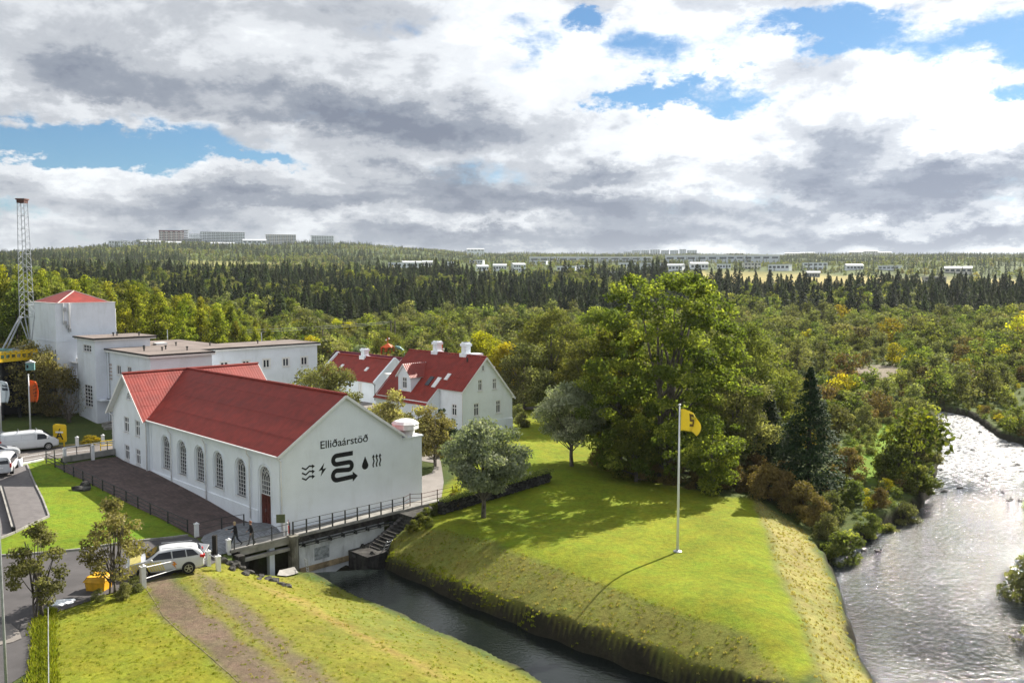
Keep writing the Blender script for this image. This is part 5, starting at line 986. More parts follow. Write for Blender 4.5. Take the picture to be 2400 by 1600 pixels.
# hedge and stone wall by the yard
q0, q1 = PG(1035, 1205), PG(1290, 1128)
hw = thing('stone_wall', 'low dark stone wall topped with yellow green moss behind the silver tree', 'wall', q0); dv = q1-q0; L = np.linalg.norm(dv[:2]); dv /= L; nv = np.array([-dv[1], dv[0], 0])
st_me = [rock('stone', 60+i, (.34, .26, .2), m=STONE) for i in range(4)]
for o_ in st_me: bpy.data.objects.remove(o_, do_unlink=False) if False else None
k = 0
for i in range(int(L/.5)):
    for j in range(3):
        p_ = dv*(i*.5+.25*(j % 2)); zz = gz(q0[0]+p_[0], q0[1]+p_[1])-q0[2]; o_ = link('stone', st_me[k % 4].data, hw, (p_[0]+rng.uniform(-.04, .04), p_[1]+rng.uniform(-.04, .04), zz+.15+j*.33), rng.uniform(0, 6)); k += 1
for o_ in st_me: bpy.data.objects.remove(o_)
n_ = 7000; u = rng.uniform(0, L, n_); v = rng.uniform(-.6, .55, n_); X_ = q0[0]+dv[0]*u+nv[0]*v; Y_ = q0[1]+dv[1]*u+nv[1]*v; Zs = g(X_, Y_); C = np.stack([X_-q0[0], Y_-q0[1], Zs-q0[2]+1.12+rng.uniform(-.1, .12, n_)], -1)
o_ = link('moss_top', leaf_mesh('moss_top', C, unit(rng.normal(size=(n_, 3))*.4+(0, 0, 1)), np.full(n_, .13), rng.uniform(0, 1, n_), LF_GRN), hw); tag(o_, kind='stuff')
w = MB(); w.par((0, 0, -.3), dv*L, nv*.5, (0, 0, 1.3)); w.build('earth_core', STONE, hw)
put_tree('flowering_shrub', 'round shrub with orange red flowers at the end of the walkway railing', BU_R, PG(1060, 1192), s=.5, cat='shrub'); put_tree('flowering_shrub', 'small yellow green shrub just above the orange red one', BU_Y, PG(1068, 1180), s=.45, cat='shrub')
for i, (a, b) in enumerate(((1000, 1215), (1015, 1205), (985, 1228), (1000, 1235), (1030, 1200), (970, 1245))): put_tree('weed_clump', 'leafy weed clump spilling over the bank beside the stone stair', BU_G, PG(a, b), s=.38, cat='plant', group='weed clumps on the bank beside the stone stair')
for a, b in ((990, 1042), (1015, 1050), (1035, 1070)): put_tree('low_hedge', 'low green hedge bush in the yard behind the ventilator', BU_G, PG(a, b), s=.55, cat='shrub', group='low green bushes edging the yard')
for a, b, s_ in ((1215, 985, .8), (1225, 1000, .7)): put_tree('dark_shrub', 'dark shrub in the shade at the right corner of the dormer house', BU_O, PG(a, b), s=s_, cat='shrub', group='dark shrubs by the corner of the dormer house')

# ---- scattered woods
def gn_scatter(name, label, pts, scl, rot, idx, protos, kind='stuff'):
    me = bpy.data.meshes.new(name); me.vertices.add(len(pts)); me.vertices.foreach_set('co', np.asarray(pts, np.float32).ravel())
    for nm, ty, arr in (('scl', 'FLOAT', scl), ('rot', 'FLOAT', rot), ('idx', 'INT', idx)): a = me.attributes.new(nm, ty, 'POINT'); a.data.foreach_set('value', np.asarray(arr, np.int32 if ty == 'INT' else np.float32))
    o = link(name, me); tag(o, label, None, None, kind); c = bpy.data.collections.new(name+'_kinds')
    for i, m_ in enumerate(protos): p_ = bpy.data.objects.new('%s_kind_%02d' % (name, i), m_); c.objects.link(p_)
    ng = bpy.data.node_groups.new(name, 'GeometryNodeTree'); ng.interface.new_socket('Geometry', in_out='INPUT', socket_type='NodeSocketGeometry'); ng.interface.new_socket('Geometry', in_out='OUTPUT', socket_type='NodeSocketGeometry')
    N = ng.nodes.new; K = ng.links.new; gi = N('NodeGroupInput'); go = N('NodeGroupOutput'); ip = N('GeometryNodeInstanceOnPoints'); ci = N('GeometryNodeCollectionInfo'); ci.inputs['Collection'].default_value = c; ci.inputs['Separate Children'].default_value = True; ci.inputs['Reset Children'].default_value = True
    def na(nm, ty): n = N('GeometryNodeInputNamedAttribute'); n.data_type = ty; n.inputs['Name'].default_value = nm; return n.outputs['Attribute']
    cx = N('ShaderNodeCombineXYZ'); K(na('rot', 'FLOAT'), cx.inputs[2]); K(gi.outputs[0], ip.inputs['Points']); K(ci.outputs[0], ip.inputs['Instance']); ip.inputs['Pick Instance'].default_value = True
    K(na('idx', 'INT'), ip.inputs['Instance Index']); e = N('FunctionNodeEulerToRotation'); K(cx.outputs[0], e.inputs[0]); K(e.outputs[0], ip.inputs['Rotation']); K(na('scl', 'FLOAT'), ip.inputs['Scale']); K(ip.outputs[0], go.inputs[0])
    md_ = o.modifiers.new('scatter', 'NODES'); md_.node_group = ng; return o
def jgrid(d0, d1, s, xw=.66, seed=3):
    r = np.random.default_rng(seed); ys = np.arange(d0*.7, d1, s); out = []
    for y in ys: xs = np.arange(-y*xw-20, y*xw+20, s); out.append(np.stack([xs+r.uniform(-.5, .5, len(xs))*s*.95, y+r.uniform(-.5, .5, len(xs))*s*.95], -1))
    q = np.concatenate(out); d = np.hypot(q[:, 0], q[:, 1]); return q[(d > d0) & (d < d1)]
def inpoly(px, py, poly): return sdist(px, py, np.array(poly, float)) < 0
def rectpoly(B, x0, x1, y0, y1):
    m_ = rotz(A45); o = np.array(B.e.location); return np.array([(o+m_@np.array([a, b, 0]))[:2] for a, b in ((x0, y0), (x1, y0), (x1, y1), (x0, y1))])
KEEP = [Z_LAWN, Z_SLOPE, Z_DRY, Z_LEFT, Z_FG, rectpoly(H, -8, 15, -4, 36), rectpoly(HB, -12, 12, -8, 16), rectpoly(CT, -9, 8, -4, 16), rectpoly(OB, -3, WE+2, -16, 12), rectpoly(TW, -12, 9, -14, 13), XY([(850, 920), (1240, 920), (1250, 1240), (850, 1240)])]
def keepout(x, y, m_=1.0):
    ok = np.ones(len(x), bool); nr = np.hypot(x, y) < 300
    for pl in KEEP: ok[nr] &= sdist(x[nr], y[nr], pl) > m_
    ok[nr] &= sdist(x[nr], y[nr], WXY) > 1.2
    return ok
def small_variants(fn): return [join_meshes('%s' % a[0].name.replace('_crown', ''), a) for a in fn]
SCR = small_variants([broadleaf('scrub%d' % i, 4.6, 4.4, .1, ('dome', 'round', 'egg')[i % 3], 16, 900, .36, lm, BARKD, cr=.85, multi=2, trunk_r=.07, seed=40+i) for i, lm in enumerate((LF_WIL, LF_WIL, LF_GRN, LF_GRN, LF_WIL, LF_COT, LF_OLV, LF_YEL, LF_RUS))])
POPM = [broadleaf('pop%d' % i, 15, 6.2, .8, 'poplar', 60, 5200, .36, (LF_POP, LF_POP, LF_GRN)[i], BARKD, cr=.95, trunk_r=.2, seed=60+i) for i in range(3)]
SPM = small_variants([spruce('sprc%d' % i, 11.5+.5*i, 5.8+.8*i, 135, 10, 1.0, (LF_SPF, LF_SPF, LF_SPR)[i % 3], 70+i) for i in range(4)]+[broadleaf('mixd%d' % i, 9.5, 7.0, .3, ('egg', 'round')[i % 2], 30, 1300, .62, (LF_WIL, LF_GRN, LF_COT)[i], BARKD, cr=1.2, trunk_r=.12, seed=75+i) for i in range(3)])
LOWS = small_variants([spruce('lowspr%d' % i, 11, 5.0, 36, 5, 1.6, LF_SPF, 80+i) for i in range(3)])
LOWB = small_variants([broadleaf('lowbr%d' % i, 7, 6.5, .1, 'dome', 9, 130, 1.25, lm, BARKD, cr=1.6, seed=90+i) for i, lm in enumerate((LF_GRN, LF_WIL, LF_COT, LF_OLV))])
# willow and birch scrub of the valley floor
c = jgrid(96, 420, 4.3, seed=8); z = g(c[:, 0], c[:, 1]); px, py = proj(c[:, 0], c[:, 1], z); d = np.hypot(c[:, 0], c[:, 1])
ok = keepout(c[:, 0], c[:, 1], 1.5) & ((px > 640) | (d > 235)) & ~((px < 1400) & (d < 128)) & (px < 2600)
belt = ((px < 1480) & (d > 292+vnoise(px, py*0, 60, 4)*50)) | ((px > 1480) & (d > 345+vnoise(px, py*0, 70, 6)*40)); ok &= ~belt
gap = inpoly(px, py, [(1990, 868), (2100, 858), (2130, 880), (2060, 900), (1985, 890)]) | inpoly(px, py, [(1960, 1140), (2010, 1000), (2110, 985), (2150, 1050), (2100, 1140)]); ok &= ~gap & (rng.uniform(0, 1, len(c)) > np.where(vnoise(c[:, 0], c[:, 1], 19, 33) > .72, .7, .14))
c, z, px, py, d = c[ok], z[ok], px[ok], py[ok], d[ok]
nzv = vnoise(c[:, 0], c[:, 1], 22, 7)+rng.normal(0, .2, len(c)); si = np.where(nzv < .3, 0, np.where(nzv < .5, 2, np.where(nzv < .75, 3, np.where(nzv < .95, 1, 5)))); rr = rng.uniform(0, 1, len(c))
riv = (px > 1850) & (py > 830); si = np.where(riv & (rr < .12), 8, si); si = np.where(riv & (rr > .12) & (rr < .18), 7, si); si = np.where(~riv & (rr < .06), 6, si); si = np.where(~riv & (rr > .06) & (rr < .085), 7, si)
big = vnoise(c[:, 0], c[:, 1], 26, 31); sc = np.exp(rng.normal(0, .3, len(c)))*(.62+.85*big)*np.where(riv & (py > 870), .75, 1)*np.where((px < 1300) & (d < 230), 1.25, 1); sc = np.clip(sc, .4, 2.1)
o_ = np.argsort(d/sc); near_i, far_i = o_[:300], o_[300:]
WORD = {0: 'grey green willow', 1: 'pale willow', 2: 'green birch', 3: 'yellow green birch', 5: 'dark green alder', 6: 'olive willow', 7: 'yellowing birch', 8: 'rust coloured birch'}
for i in near_i:
    s_ = sc[i]; side = 'in the thicket beyond the river' if px[i] > 1850 else ('in the thicket behind the tall trees' if px[i] > 1250 else 'in the wood behind the houses'); W_ = ('large ' if s_ > 1.05 else ('medium ' if s_ > .8 else 'small '))+WORD[int(si[i])]
    o = link('scrub_bush', SCR[si[i]], None, (c[i, 0], c[i, 1], z[i]-.05), rng.uniform(0, 6.28)); o.scale = (s_,)*3; tag(o, '%s bush %s' % (W_, side), 'bush', '%s bushes %s' % (W_, side))
gn_scatter('scrub_thicket', 'mixed green willow and birch scrub covering the valley floor', np.c_[c[far_i], z[far_i]-.05], sc[far_i], rng.uniform(0, 6.28, len(far_i)), si[far_i], SCR)
# low undergrowth so that the thicket has no bare floor
c = jgrid(100, 340, 2.6, seed=18); z = g(c[:, 0], c[:, 1]); px, py = proj(c[:, 0], c[:, 1], z); d = np.hypot(c[:, 0], c[:, 1]); ok = keepout(c[:, 0], c[:, 1], .3) & ((px > 900) | (d > 150)) & ~((px < 1330) & (d < 125)) & ~inpoly(px, py, [(1990, 868), (2100, 858), (2130, 880), (2060, 900), (1985, 890)])
c, z, px = c[ok], z[ok], px[ok]; gn_scatter('undergrowth', 'low shrubby undergrowth between the bushes', np.c_[c, z-.1], rng.uniform(.16, .42, len(c)), rng.uniform(0, 6.28, len(c)), rng.choice([0, 1, 2, 3, 6, 7], len(c), p=[.25, .2, .25, .2, .07, .03]), SCR)
# riverbank scrub near the water
c = jgrid(62, 195, 1.5, seed=21); z = g(c[:, 0], c[:, 1]); px, py = proj(c[:, 0], c[:, 1], z); s = sdist(c[:, 0], c[:, 1], WXY); ok = (px > 1830) & (s > .35) & (s < np.where(px < 2200, 9, 4)) & (py < 1310)
for pl in (Z_LAWN, Z_DRY, Z_SLOPE): ok &= sdist(c[:, 0], c[:, 1], pl) > .8
ok &= (sdist(c[:, 0], c[:, 1], Z_ISLE) > 0) | (rng.uniform(0, 1, len(c)) < .12)
c, z = c[ok], z[ok]; gn_scatter('bank_undergrowth', 'ragged low bushes and weeds lining the river bank', np.c_[c, z-.05], rng.uniform(.12, .34, len(c)), rng.uniform(0, 6.28, len(c)), rng.choice([0, 2, 3, 7, 8], len(c), p=[.25, .25, .3, .07, .13]), SCR)
# poplars at the left
c = jgrid(128, 262, 5.0, seed=9); z = g(c[:, 0], c[:, 1]); px, py = proj(c[:, 0], c[:, 1], z); d = np.hypot(c[:, 0], c[:, 1]); ok = keepout(c[:, 0], c[:, 1], 3) & (px < 690) & (px > -250) & (d > np.interp(px, [0, 100, 290, 640], [128, 140, 152, 165]))
c, z, px, d = c[ok], z[ok], px[ok], d[ok]; top = np.interp(px, [-200, 0, 60, 130, 200, 300, 340, 400, 440, 500, 540, 600, 660, 700], [580, 605, 612, 628, 632, 640, 640, 690, 668, 700, 690, 735, 760, 775]); hh = (HC+(650-top)/FPX*d-z)*rng.uniform(.68, 1.0, len(c))
for i in range(len(c)):
    k = 2 if vnoise(c[i, 0], c[i, 1], 18, 2) > .62 else int(rng.integers(0, 2)); s_ = max(hh[i], 5)/15.3; side = 'left of the white tower' if px[i] < 130 else ('behind the white tower' if px[i] < 290 else 'behind the flat roofed office')
    ds_ = '%s %s poplar in the %s of the stand %s' % ('tall' if s_ > .95 else ('middling' if s_ > .75 else 'shorter'), ('dark green', 'olive green', 'bright yellow green')[k], 'front' if d[i] < 185 else ('middle' if d[i] < 225 else 'back'), side)
    o = put_tree('poplar_tree', ds_, POPM[k], (c[i, 0], c[i, 1], z[i]-.1), s=min(s_*1.05, 1.05), sz=s_, group=ds_)
# spruce belt
c = jgrid(288, 640, 4.9, seed=10); z = g(c[:, 0], c[:, 1]); px, py = proj(c[:, 0], c[:, 1], z); d = np.hypot(c[:, 0], c[:, 1]); lo = np.where(px < 1560, 292+vnoise(px, px*0, 60, 4)*50, 350+vnoise(px, px*0, 70, 6)*40); hi = np.where(px < 1560, 625-vnoise(px, px*0, 90, 5)*40, 500+vnoise(px, px*0, 60, 8)*40)
ok = (d > lo) & (d < hi) & (px < 2650) & (px > -250) & (rng.uniform(0, 1, len(c)) > .1)
c, z, px, d = c[ok], z[ok], px[ok], d[ok]; clus = vnoise(c[:, 0], c[:, 1], 35, 21); sc = rng.uniform(.5, 1.12, len(c))*(.72+.58*clus); mixn = vnoise(c[:, 0], c[:, 1], 48, 22)+rng.normal(0, .12, len(c)); si = np.where(mixn > .68, rng.integers(4, 7, len(c)), rng.integers(0, 4, len(c))); o_ = np.argsort(d/sc)
for i in o_[:300]:
    side = 'on the left, beyond the poplars' if px[i] < 700 else ('behind the houses' if px[i] < 1560 else 'beyond the thicket on the right')
    o = link('spruce_tree', SPM[si[i]], None, (c[i, 0], c[i, 1], z[i]-.2), rng.uniform(0, 6.28)); o.scale = (sc[i],)*3; ds_ = '%s dark spruce in the %s plantation row %s' % ('tall' if sc[i] > .98 else ('middling' if sc[i] > .82 else 'short'), 'front' if d[i] < 340 else 'second', side); ds_ = ds_.replace('dark spruce', 'round crowned green tree') if si[i] > 3 else ds_; tag(o, ds_, 'tree', ds_)
i = o_[300:]; gn_scatter('spruce_forest', 'dense dark spruce plantation across the middle distance', np.c_[c[i], z[i]-.2], sc[i], rng.uniform(0, 6.28, len(i)), si[i], SPM)
# light green trees mixed into the belt's edge and the wooded hill beyond
c = jgrid(560, 2500, 10.5, xw=.64, seed=11); z = g(c[:, 0], c[:, 1]); px, py = proj(c[:, 0], c[:, 1], z); d = np.hypot(c[:, 0], c[:, 1])
mead = inpoly(px+(vnoise(c[:, 0], c[:, 1], 40, 1)-.5)*60, py, Z_MEAD) & (d < 1000); mead2 = inpoly(px, py, Z_MEAD2); ok = ~((mead | mead2) & (rng.uniform(0, 1, len(c)) > .03)) & (px > -250) & (px < 2650) & ~((px > 1560) & (d < 640)) & (rng.uniform(0, 1, len(c)) > np.where((px > 900) & (d > 900), .12, .05))
town = (px > 860) & (d > 880) & (d < 1500); ok &= ~(town & (vnoise(c[:, 0], c[:, 1], 45, 12) > .82))
for hx0, hx1, hy1 in [(911, 1014, 628), (1050, 1064, 630), (1100, 1145, 635), (1156, 1232, 637), (1305, 1348, 637), (1391, 1448, 652), (1455, 1598, 634), (1620, 1712, 631), (1746, 1847, 632), (1886, 1936, 650), (1987, 2021, 632), (2062, 2103, 632), (2172, 2213, 663), (2220, 2271, 639)]:
    ok &= ~((px > hx0-3) & (px < hx1+3) & (py > hy1-3) & (py < hy1+26-(650-hy1)*.1) & (rng.uniform(0, 1, len(c)) > .15))
c, z, px, py, d = c[ok], z[ok], px[ok], py[ok], d[ok]; con = vnoise(c[:, 0], c[:, 1], 90, 14)+rng.normal(0, .18, len(c)); si = np.where(con > np.where(px < 900, .38, .5), rng.integers(0, 3, len(c)), 3+rng.integers(0, 4, len(c)))
gn_scatter('hill_forest', 'mixed wood covering the hillside and the far ridge', np.c_[c, z-.3], rng.uniform(.55, 1.15, len(c))*np.where(d > 1700, .85, 1)*np.where((px > 870) & (d > 850), .78, 1), rng.uniform(0, 6.28, len(c)), si, LOWS+LOWB)
# grass tufts on the banks and verges
def tuft(name, m_, n_, h, w_, seed):
    r = np.random.default_rng(seed); V = []; F = []; T = []
    for i in range(n_):
        a = r.uniform(0, 6.28); b = r.uniform(0, w_*.5); x, y = b*math.cos(a), b*math.sin(a); l = h*r.uniform(.6, 1.2); dx, dy = r.normal(0, .35*l, 2); t = r.uniform(0, 6.28); wx, wy = .035*math.cos(t), .035*math.sin(t); k = len(V)
        V += [(x-wx, y-wy, -.03), (x+wx, y+wy, -.03), (x+dx, y+dy, l)]; F.append((k, k+1, k+2)); T.append(r.uniform(0, 1))
    me = bpy.data.meshes.new(name); me.from_pydata(V, [], F); me.materials.append(m_); at_ = me.attributes.new('tint', 'FLOAT', 'FACE'); at_.data.foreach_set('value', T); return me
LG = leafmat('grass_blade', (.12, .15, .014), (.20, .23, .022), (.28, .29, .04), .4, .02, .25); LGD = leafmat('dry_grass_blade', (.19, .17, .05), (.32, .27, .08), (.5, .43, .16), .4, .02, .25)
TF = [tuft('tuft_a', LG, 12, .15, .35, 1), tuft('tuft_b', LG, 12, .11, .4, 2), tuft('tuft_c', LGD, 14, .2, .4, 3), tuft('tuft_d', LGD, 14, .28, .4, 4)]
def tufts(name, label, poly, dens, idx, lo=.6, hi=1.3, dmin=-.2):
    b0, b1 = poly.min(0), poly.max(0); n_ = int((b1-b0).prod()*dens); q = rng.uniform(b0, b1, (n_, 2)); q = q[(sdist(q[:, 0], q[:, 1], poly) < .2)]; q = q[sdist(q[:, 0], q[:, 1], WXY) > .0]; zz = g(q[:, 0], q[:, 1])
    gn_scatter(name, label, np.c_[q, zz], rng.uniform(lo, hi, len(q)), rng.uniform(0, 6.28, len(q)), rng.choice(idx, len(q)), TF)
tufts('bank_grass', 'rough tufted grass on the slope down to the canal', Z_SLOPE, 7, [0, 1, 2], .3, .65); tufts('dry_bank_grass', 'dry straw coloured grass on the river side slope', Z_DRY, 7, [2, 3, 2], .3, .6); tufts('verge_grass', 'uneven grass on the near embankment', Z_FG2, 4, [0, 1, 0, 2], .3, .6); tufts('near_lawn_grass', 'short sunlit grass beside the track', Z_FG, 7, [0, 1], .35, .6); tufts('track_weeds', 'weeds growing on the dirt track', Z_T2, 1.5, [0, 2], .4, .8)
# overhanging grass along the canal edges
E1 = []
for a, b in zip([(902, 1292), (1009, 1338), (1137, 1400), (1264, 1460), (1392, 1512), (1520, 1556)], [(1009, 1338), (1137, 1400), (1264, 1460), (1392, 1512), (1520, 1556), (1640, 1603)]):
    p0, p1 = P(*a, -1.8), P(*b, -1.8); n_ = int(np.linalg.norm(p1-p0)*14); t = rng.uniform(0, 1, n_); E1.append(p0[None]+(p1-p0)[None]*t[:, None]+rng.normal(0, .22, (n_, 3))*(1, 1, 0))
E1 = np.concatenate(E1); E1[:, 2] = g(E1[:, 0], E1[:, 1]); E1 = E1[E1[:, 2] > -2.65]; gn_scatter('canal_edge_grass', 'long grass hanging over the dark canal edge', E1, rng.uniform(.5, 1.1, len(E1)), rng.uniform(0, 6.28, len(E1)), rng.choice([0, 1], len(E1)), TF)
# rocks: in the rapids, one by one
for i in range(30):
    a, b = [(2270, 1010), (2330, 1045), (2250, 1050), (2380, 1110), (2290, 1100), (2360, 1160), (2240, 1130), (2390, 1190), (2060, 1255), (2070, 1262), (2015, 1275), (2230, 1085)][i % 12]; q = P(a+rng.uniform(-40, 40), b+rng.uniform(-22, 22), ZW)
    if sdist([q[0]], [q[1]], WXY)[0] > -.4: continue
    s_ = rng.uniform(.10, .26); o = rock('river_rock', 200+i % 7, (s_*1.4, s_, s_*.6), loc=(q[0], q[1], ZW+.02)); tag(o, 'dark wet rock breaking the white rapids near the river bend', 'rock', 'rocks breaking the surface of the rapids')

# ------------------------------------------------------------------ far buildings
ROOFG = mat('pale_metal_roof', (.55, .57, .6), .5, var=.06); CREAM = mat('cream_facade', (.74, .72, .67), .85, var=.06); PINK = mat('pinkish_facade', (.62, .50, .49), .85, var=.08); BLUEG = mat('blue_grey_facade', (.66, .71, .78), .85, var=.06)
MAROON = mat('maroon_roof', (.12, .03, .035), .7); DGL = mat('far_window_glass', (.05, .065, .09), .25, var=.2); GREYF = mat('grey_facade', (.33, .35, .37), .85, var=.1); GREENR = mat('green_grey_roof', (.30, .38, .36), .7)
def far_box(name, label, cat, px0, px1, yt, yb, wm, rm, depth=12, floors=1, cols=6, roof='flat', tilt=0, d=None, group=None, balc=False, side=None, rt=.5):
    pm = (px0+px1)/2; q = bydist(pm, d) if d else PG(pm, yb)
    yt -= 2 if name == 'suburban_house' else 0; d_ = math.hypot(q[0], q[1]); wd = (px1-px0)*d_/FPX/max(math.cos(tilt), .5); zt = HC+(650-yt)/FPX*q[1]; zb_ = min(q[2]-2, zt-3); a = math.atan2(-q[0], q[1])+tilt
    o = thing(name, label, cat, (q[0], q[1], zb_), a, group); h = zt-zb_; hv = min(h, (yb-yt)/FPX*d_)
    mb = MB(); mb.box(-wd/2, wd/2, 0, depth, 0, h); mb.build('wall', wm, o); fh = hv/floors; z0 = h-hv; wn = MB()
    n_ = 0
    for f_ in range(floors):
        for c_ in range(cols):
            x = -wd/2+wd*(c_+.5)/cols; ww_ = wd/cols*(.34 if not balc else .4); wn.box(x-ww_, x+ww_, -.12, .02, z0+fh*(f_+.34), z0+fh*(f_+.74)); n_ += 1
    if n_ > 12 or (px1-px0) < 25: w_ = wn.build('window', DGL, o); tag(w_, kind='stuff')
    else:
        for k_ in range(n_): m2 = MB(); m2.v = wn.v[k_*8:k_*8+8]; m2.f = [tuple(i_-k_*8 for i_ in f_) for f_ in wn.f[k_*6:k_*6+6]]; m2.m = [0]*6; m2.build('window', DGL, o)
    sw = MB()
    for f_ in range(floors):
        for c_ in range(max(1, int(depth/4))): y = depth*(c_+.5)/max(1, int(depth/4)); sw.box(wd/2-.02, wd/2+.1, y-.8, y+.8, z0+fh*(f_+.3), z0+fh*(f_+.75))
    if floors > 2: s_ = sw.build('window', DGL, o); tag(s_, kind='stuff')
    if balc:
        bl = MB()
        for f_ in range(floors):
            for c_ in range(0, cols, 2): x = -wd/2+wd*(c_+1)/cols; bl.box(x-wd/cols*.5, x+wd/cols*.5, -1.3, -.13, z0+fh*(f_+.02), z0+fh*(f_+.34))
        b_ = bl.build('balcony', side or wm, o); tag(b_, kind='stuff')
    mb = MB()
    if roof == 'flat': mb.box(-wd/2-.4, wd/2+.4, -.4, depth+.4, h, h+rt)
    elif roof == 'gable':
        e = .5; mb.prism([(-wd/2-e, -e, h-.1), (-wd/2-e, depth+e, h-.1), (-wd/2-e, depth/2, h+min(2.4, depth*.2))], (wd+2*e, 0, 0))
    else:
        mb.box(-wd/2-.2, wd/2+.2, -.5, depth*.5, h-fh*.9, h+.3)
    mb.build('roof', rm, o); return o
far_box('apartment_block', 'tall apartment block with maroon roof band, leftmost of the towers on the hill', 'building', 381, 431, 541, 571, PINK, MAROON, 16, 8, 10, 'band', 0, 1850, None, True, TRIM)
far_box('apartment_block', 'paler side face, added as a block, of the maroon roofed tower', 'building', 432, 446, 540, 571, WHITE, ROOFG, 14, 8, 1, 'flat', 0, 1858)  # side face of the tower, added as a separate paler block
far_box('apartment_block', 'small white block just right of the maroon roofed tower', 'building', 449, 475, 549, 561, WHITE, ROOFG, 14, 4, 8, 'flat', 0, 1880, None, True)
far_box('low_block', 'low long grey building before the small white block on the hill', 'building', 435, 474, 561, 571, GREYF, ROOFG, 14, 2, 9, 'flat', 0, 1835)
far_box('apartment_block', 'widest apartment block on the hill, pale grey with many balconies', 'building', 478, 572, 545, 573, BLUEG, ROOFG, 14, 8, 20, 'flat', 0, 1860, None, True, WHITE)
far_box('apartment_block', 'white edged apartment block standing alone to the right of the widest one', 'building', 628, 694, 551, 574, CREAM, TRIM, 14, 7, 14, 'flat', 0, 1850, None, True, BLUEG)
far_box('apartment_block', 'rightmost apartment block on the hill, with white columns between windows', 'building', 734, 783, 554, 577, WHITE, ROOFG, 16, 7, 9, 'flat', R(8), 1840, None, True)
for i, (a, b, t_, u_, lb) in enumerate(((574, 625, 564, 572, 'low grey building between the two widest towers on the hill'), (297, 330, 568, 573, 'white terrace house at the left end of the hill top row'), (336, 378, 567, 573, 'white low building left of the maroon roofed tower'), (262, 290, 566, 571, 'small grey roofed house on the left brow of the hill'), (392, 426, 569, 575, 'white low shed at the foot of the maroon roofed tower'), (440, 470, 571, 576, 'long white roof below the small white block'), (500, 550, 571, 575, 'long pale roof below the widest tower'), (900, 925, 579, 584, 'pale house on the ridge to the right of the rightmost tower'), (1095, 1135, 585, 590, 'long pale roof on the ridge above the white houses'))):
    far_box('hill_house', lb, 'house', a, b, t_, u_, WHITE, ROOFG, 12, 1, 5, 'flat' if i % 2 else 'gable', 0, 1800-i*8)
HS = [(911, 941, 618, 627, 'flat', WHITE, 'white box house at the left end of the far white houses'), (945, 988, 617, 628, 'gable', WHITE, 'wide white house with broad roof, beside the leftmost box house'), (990, 1014, 616, 626, 'gable', CREAM, 'cream house right of the wide white house'), (1050, 1064, 616, 630, 'flat', WHITE, 'narrow white house half hidden by trees above the spruces'), (1100, 1131, 612, 618, 'flat', WHITE, 'thin white roof line high among the trees'), (1119, 1145, 626, 635, 'gable', WHITE, 'small white house above the spruces, below the thin roof line'),
      (1156, 1187, 624, 634, 'gable', WHITE, 'white house with dark windows, left neighbour of the one with a stepped front'), (1204, 1232, 622, 637, 'gable', WHITE, 'white gabled house with stepped front above the spruce tops'), (1305, 1348, 626, 637, 'flat', WHITE, 'white flat house over the yellow green poplars'), (1358, 1384, 624, 630, 'flat', WHITE, 'small white roof right of the flat house'), (1391, 1448, 640, 652, 'flat', WHITE, 'nearest large white house, just left of the tallest tree top'),
      (1506, 1557, 619, 631, 'flat', BLUEG, 'bluish house behind the tallest tree top'), (1559, 1598, 624, 634, 'gable', WHITE, 'white house right behind the tallest tree top'), (1620, 1659, 620, 631, 'gable', WHITE, 'white house with hipped roof over the near meadow edge'), (1681, 1712, 621, 630, 'flat', WHITE, 'white flat house left of the meadow trees'), (1746, 1782, 618, 631, 'flat', CREAM, 'pale house above the green meadow strip'), (1802, 1847, 622, 632, 'flat', WHITE, 'long white house left of the dark spruce pair'),
      (1886, 1936, 618, 633, 'flat', WHITE, 'white two storey house right of the dark spruce pair'), (1892, 1920, 641, 650, 'gable', GREYF, 'small grey house at the edge of the straw meadow'), (1987, 2021, 624, 632, 'gable', WHITE, 'white roofed house right of the country lane'), (2062, 2103, 625, 632, 'flat', WHITE, 'low white house among trees at the right'), (2172, 2213, 651, 663, 'flat', GREYF, 'grey flat shed standing in the straw meadow'), (2220, 2271, 630, 639, 'gable', CREAM, 'farthest right pale house under a hipped roof'),
      (1455, 1490, 618, 628, 'flat', WHITE, 'white flat house left of the tallest tree top'), (1240, 1280, 613, 621, 'flat', WHITE, 'white flat house below the long school roof')]
for i, (a, b, t_, u_, rf, wm, lb) in enumerate(HS): far_box('suburban_house', lb, 'house', a, b, t_, u_, wm, ROOFG, 9, 1 if u_-t_ < 12 else 2, 5, rf, R((-18, 12, 0, 20)[i % 4]))
for a, b, t_, u_, lb in ((1241, 1376, 601, 613, 'long school building with white roof, left one on the ridge'), (1380, 1526, 601, 610, 'long white roofed hall in the middle of the ridge'), (1560, 1702, 597, 611, 'long two storey hall with white roof right of the middle'), (1705, 1820, 597, 609, 'long stepped white building right on the ridge')): far_box('long_building', lb, 'building', a, b, t_+3, u_, BLUEG, TRIM, 20, 1, 6, 'flat', 0, 1420, rt=1.5)
k_ = 0
for a, b, t_, u_ in ((1460, 1478, 591, 598), (1480, 1500, 588, 598), (1502, 1520, 587, 598), (1523, 1545, 586, 598), (1548, 1566, 587, 598), (1569, 1588, 587, 598), (1591, 1606, 585, 598), (1609, 1631, 587, 598)): far_box('distant_tower', 'pale bluish distant high rise, %s of the row beyond the ridge' % ('first', 'second', 'third', 'fourth', 'fifth', 'sixth', 'seventh', 'eighth')[k_], 'building', a, b, t_, u_, BLUEG, ROOFG, 25, 5, 4, 'flat', 0, 3000); k_ += 1
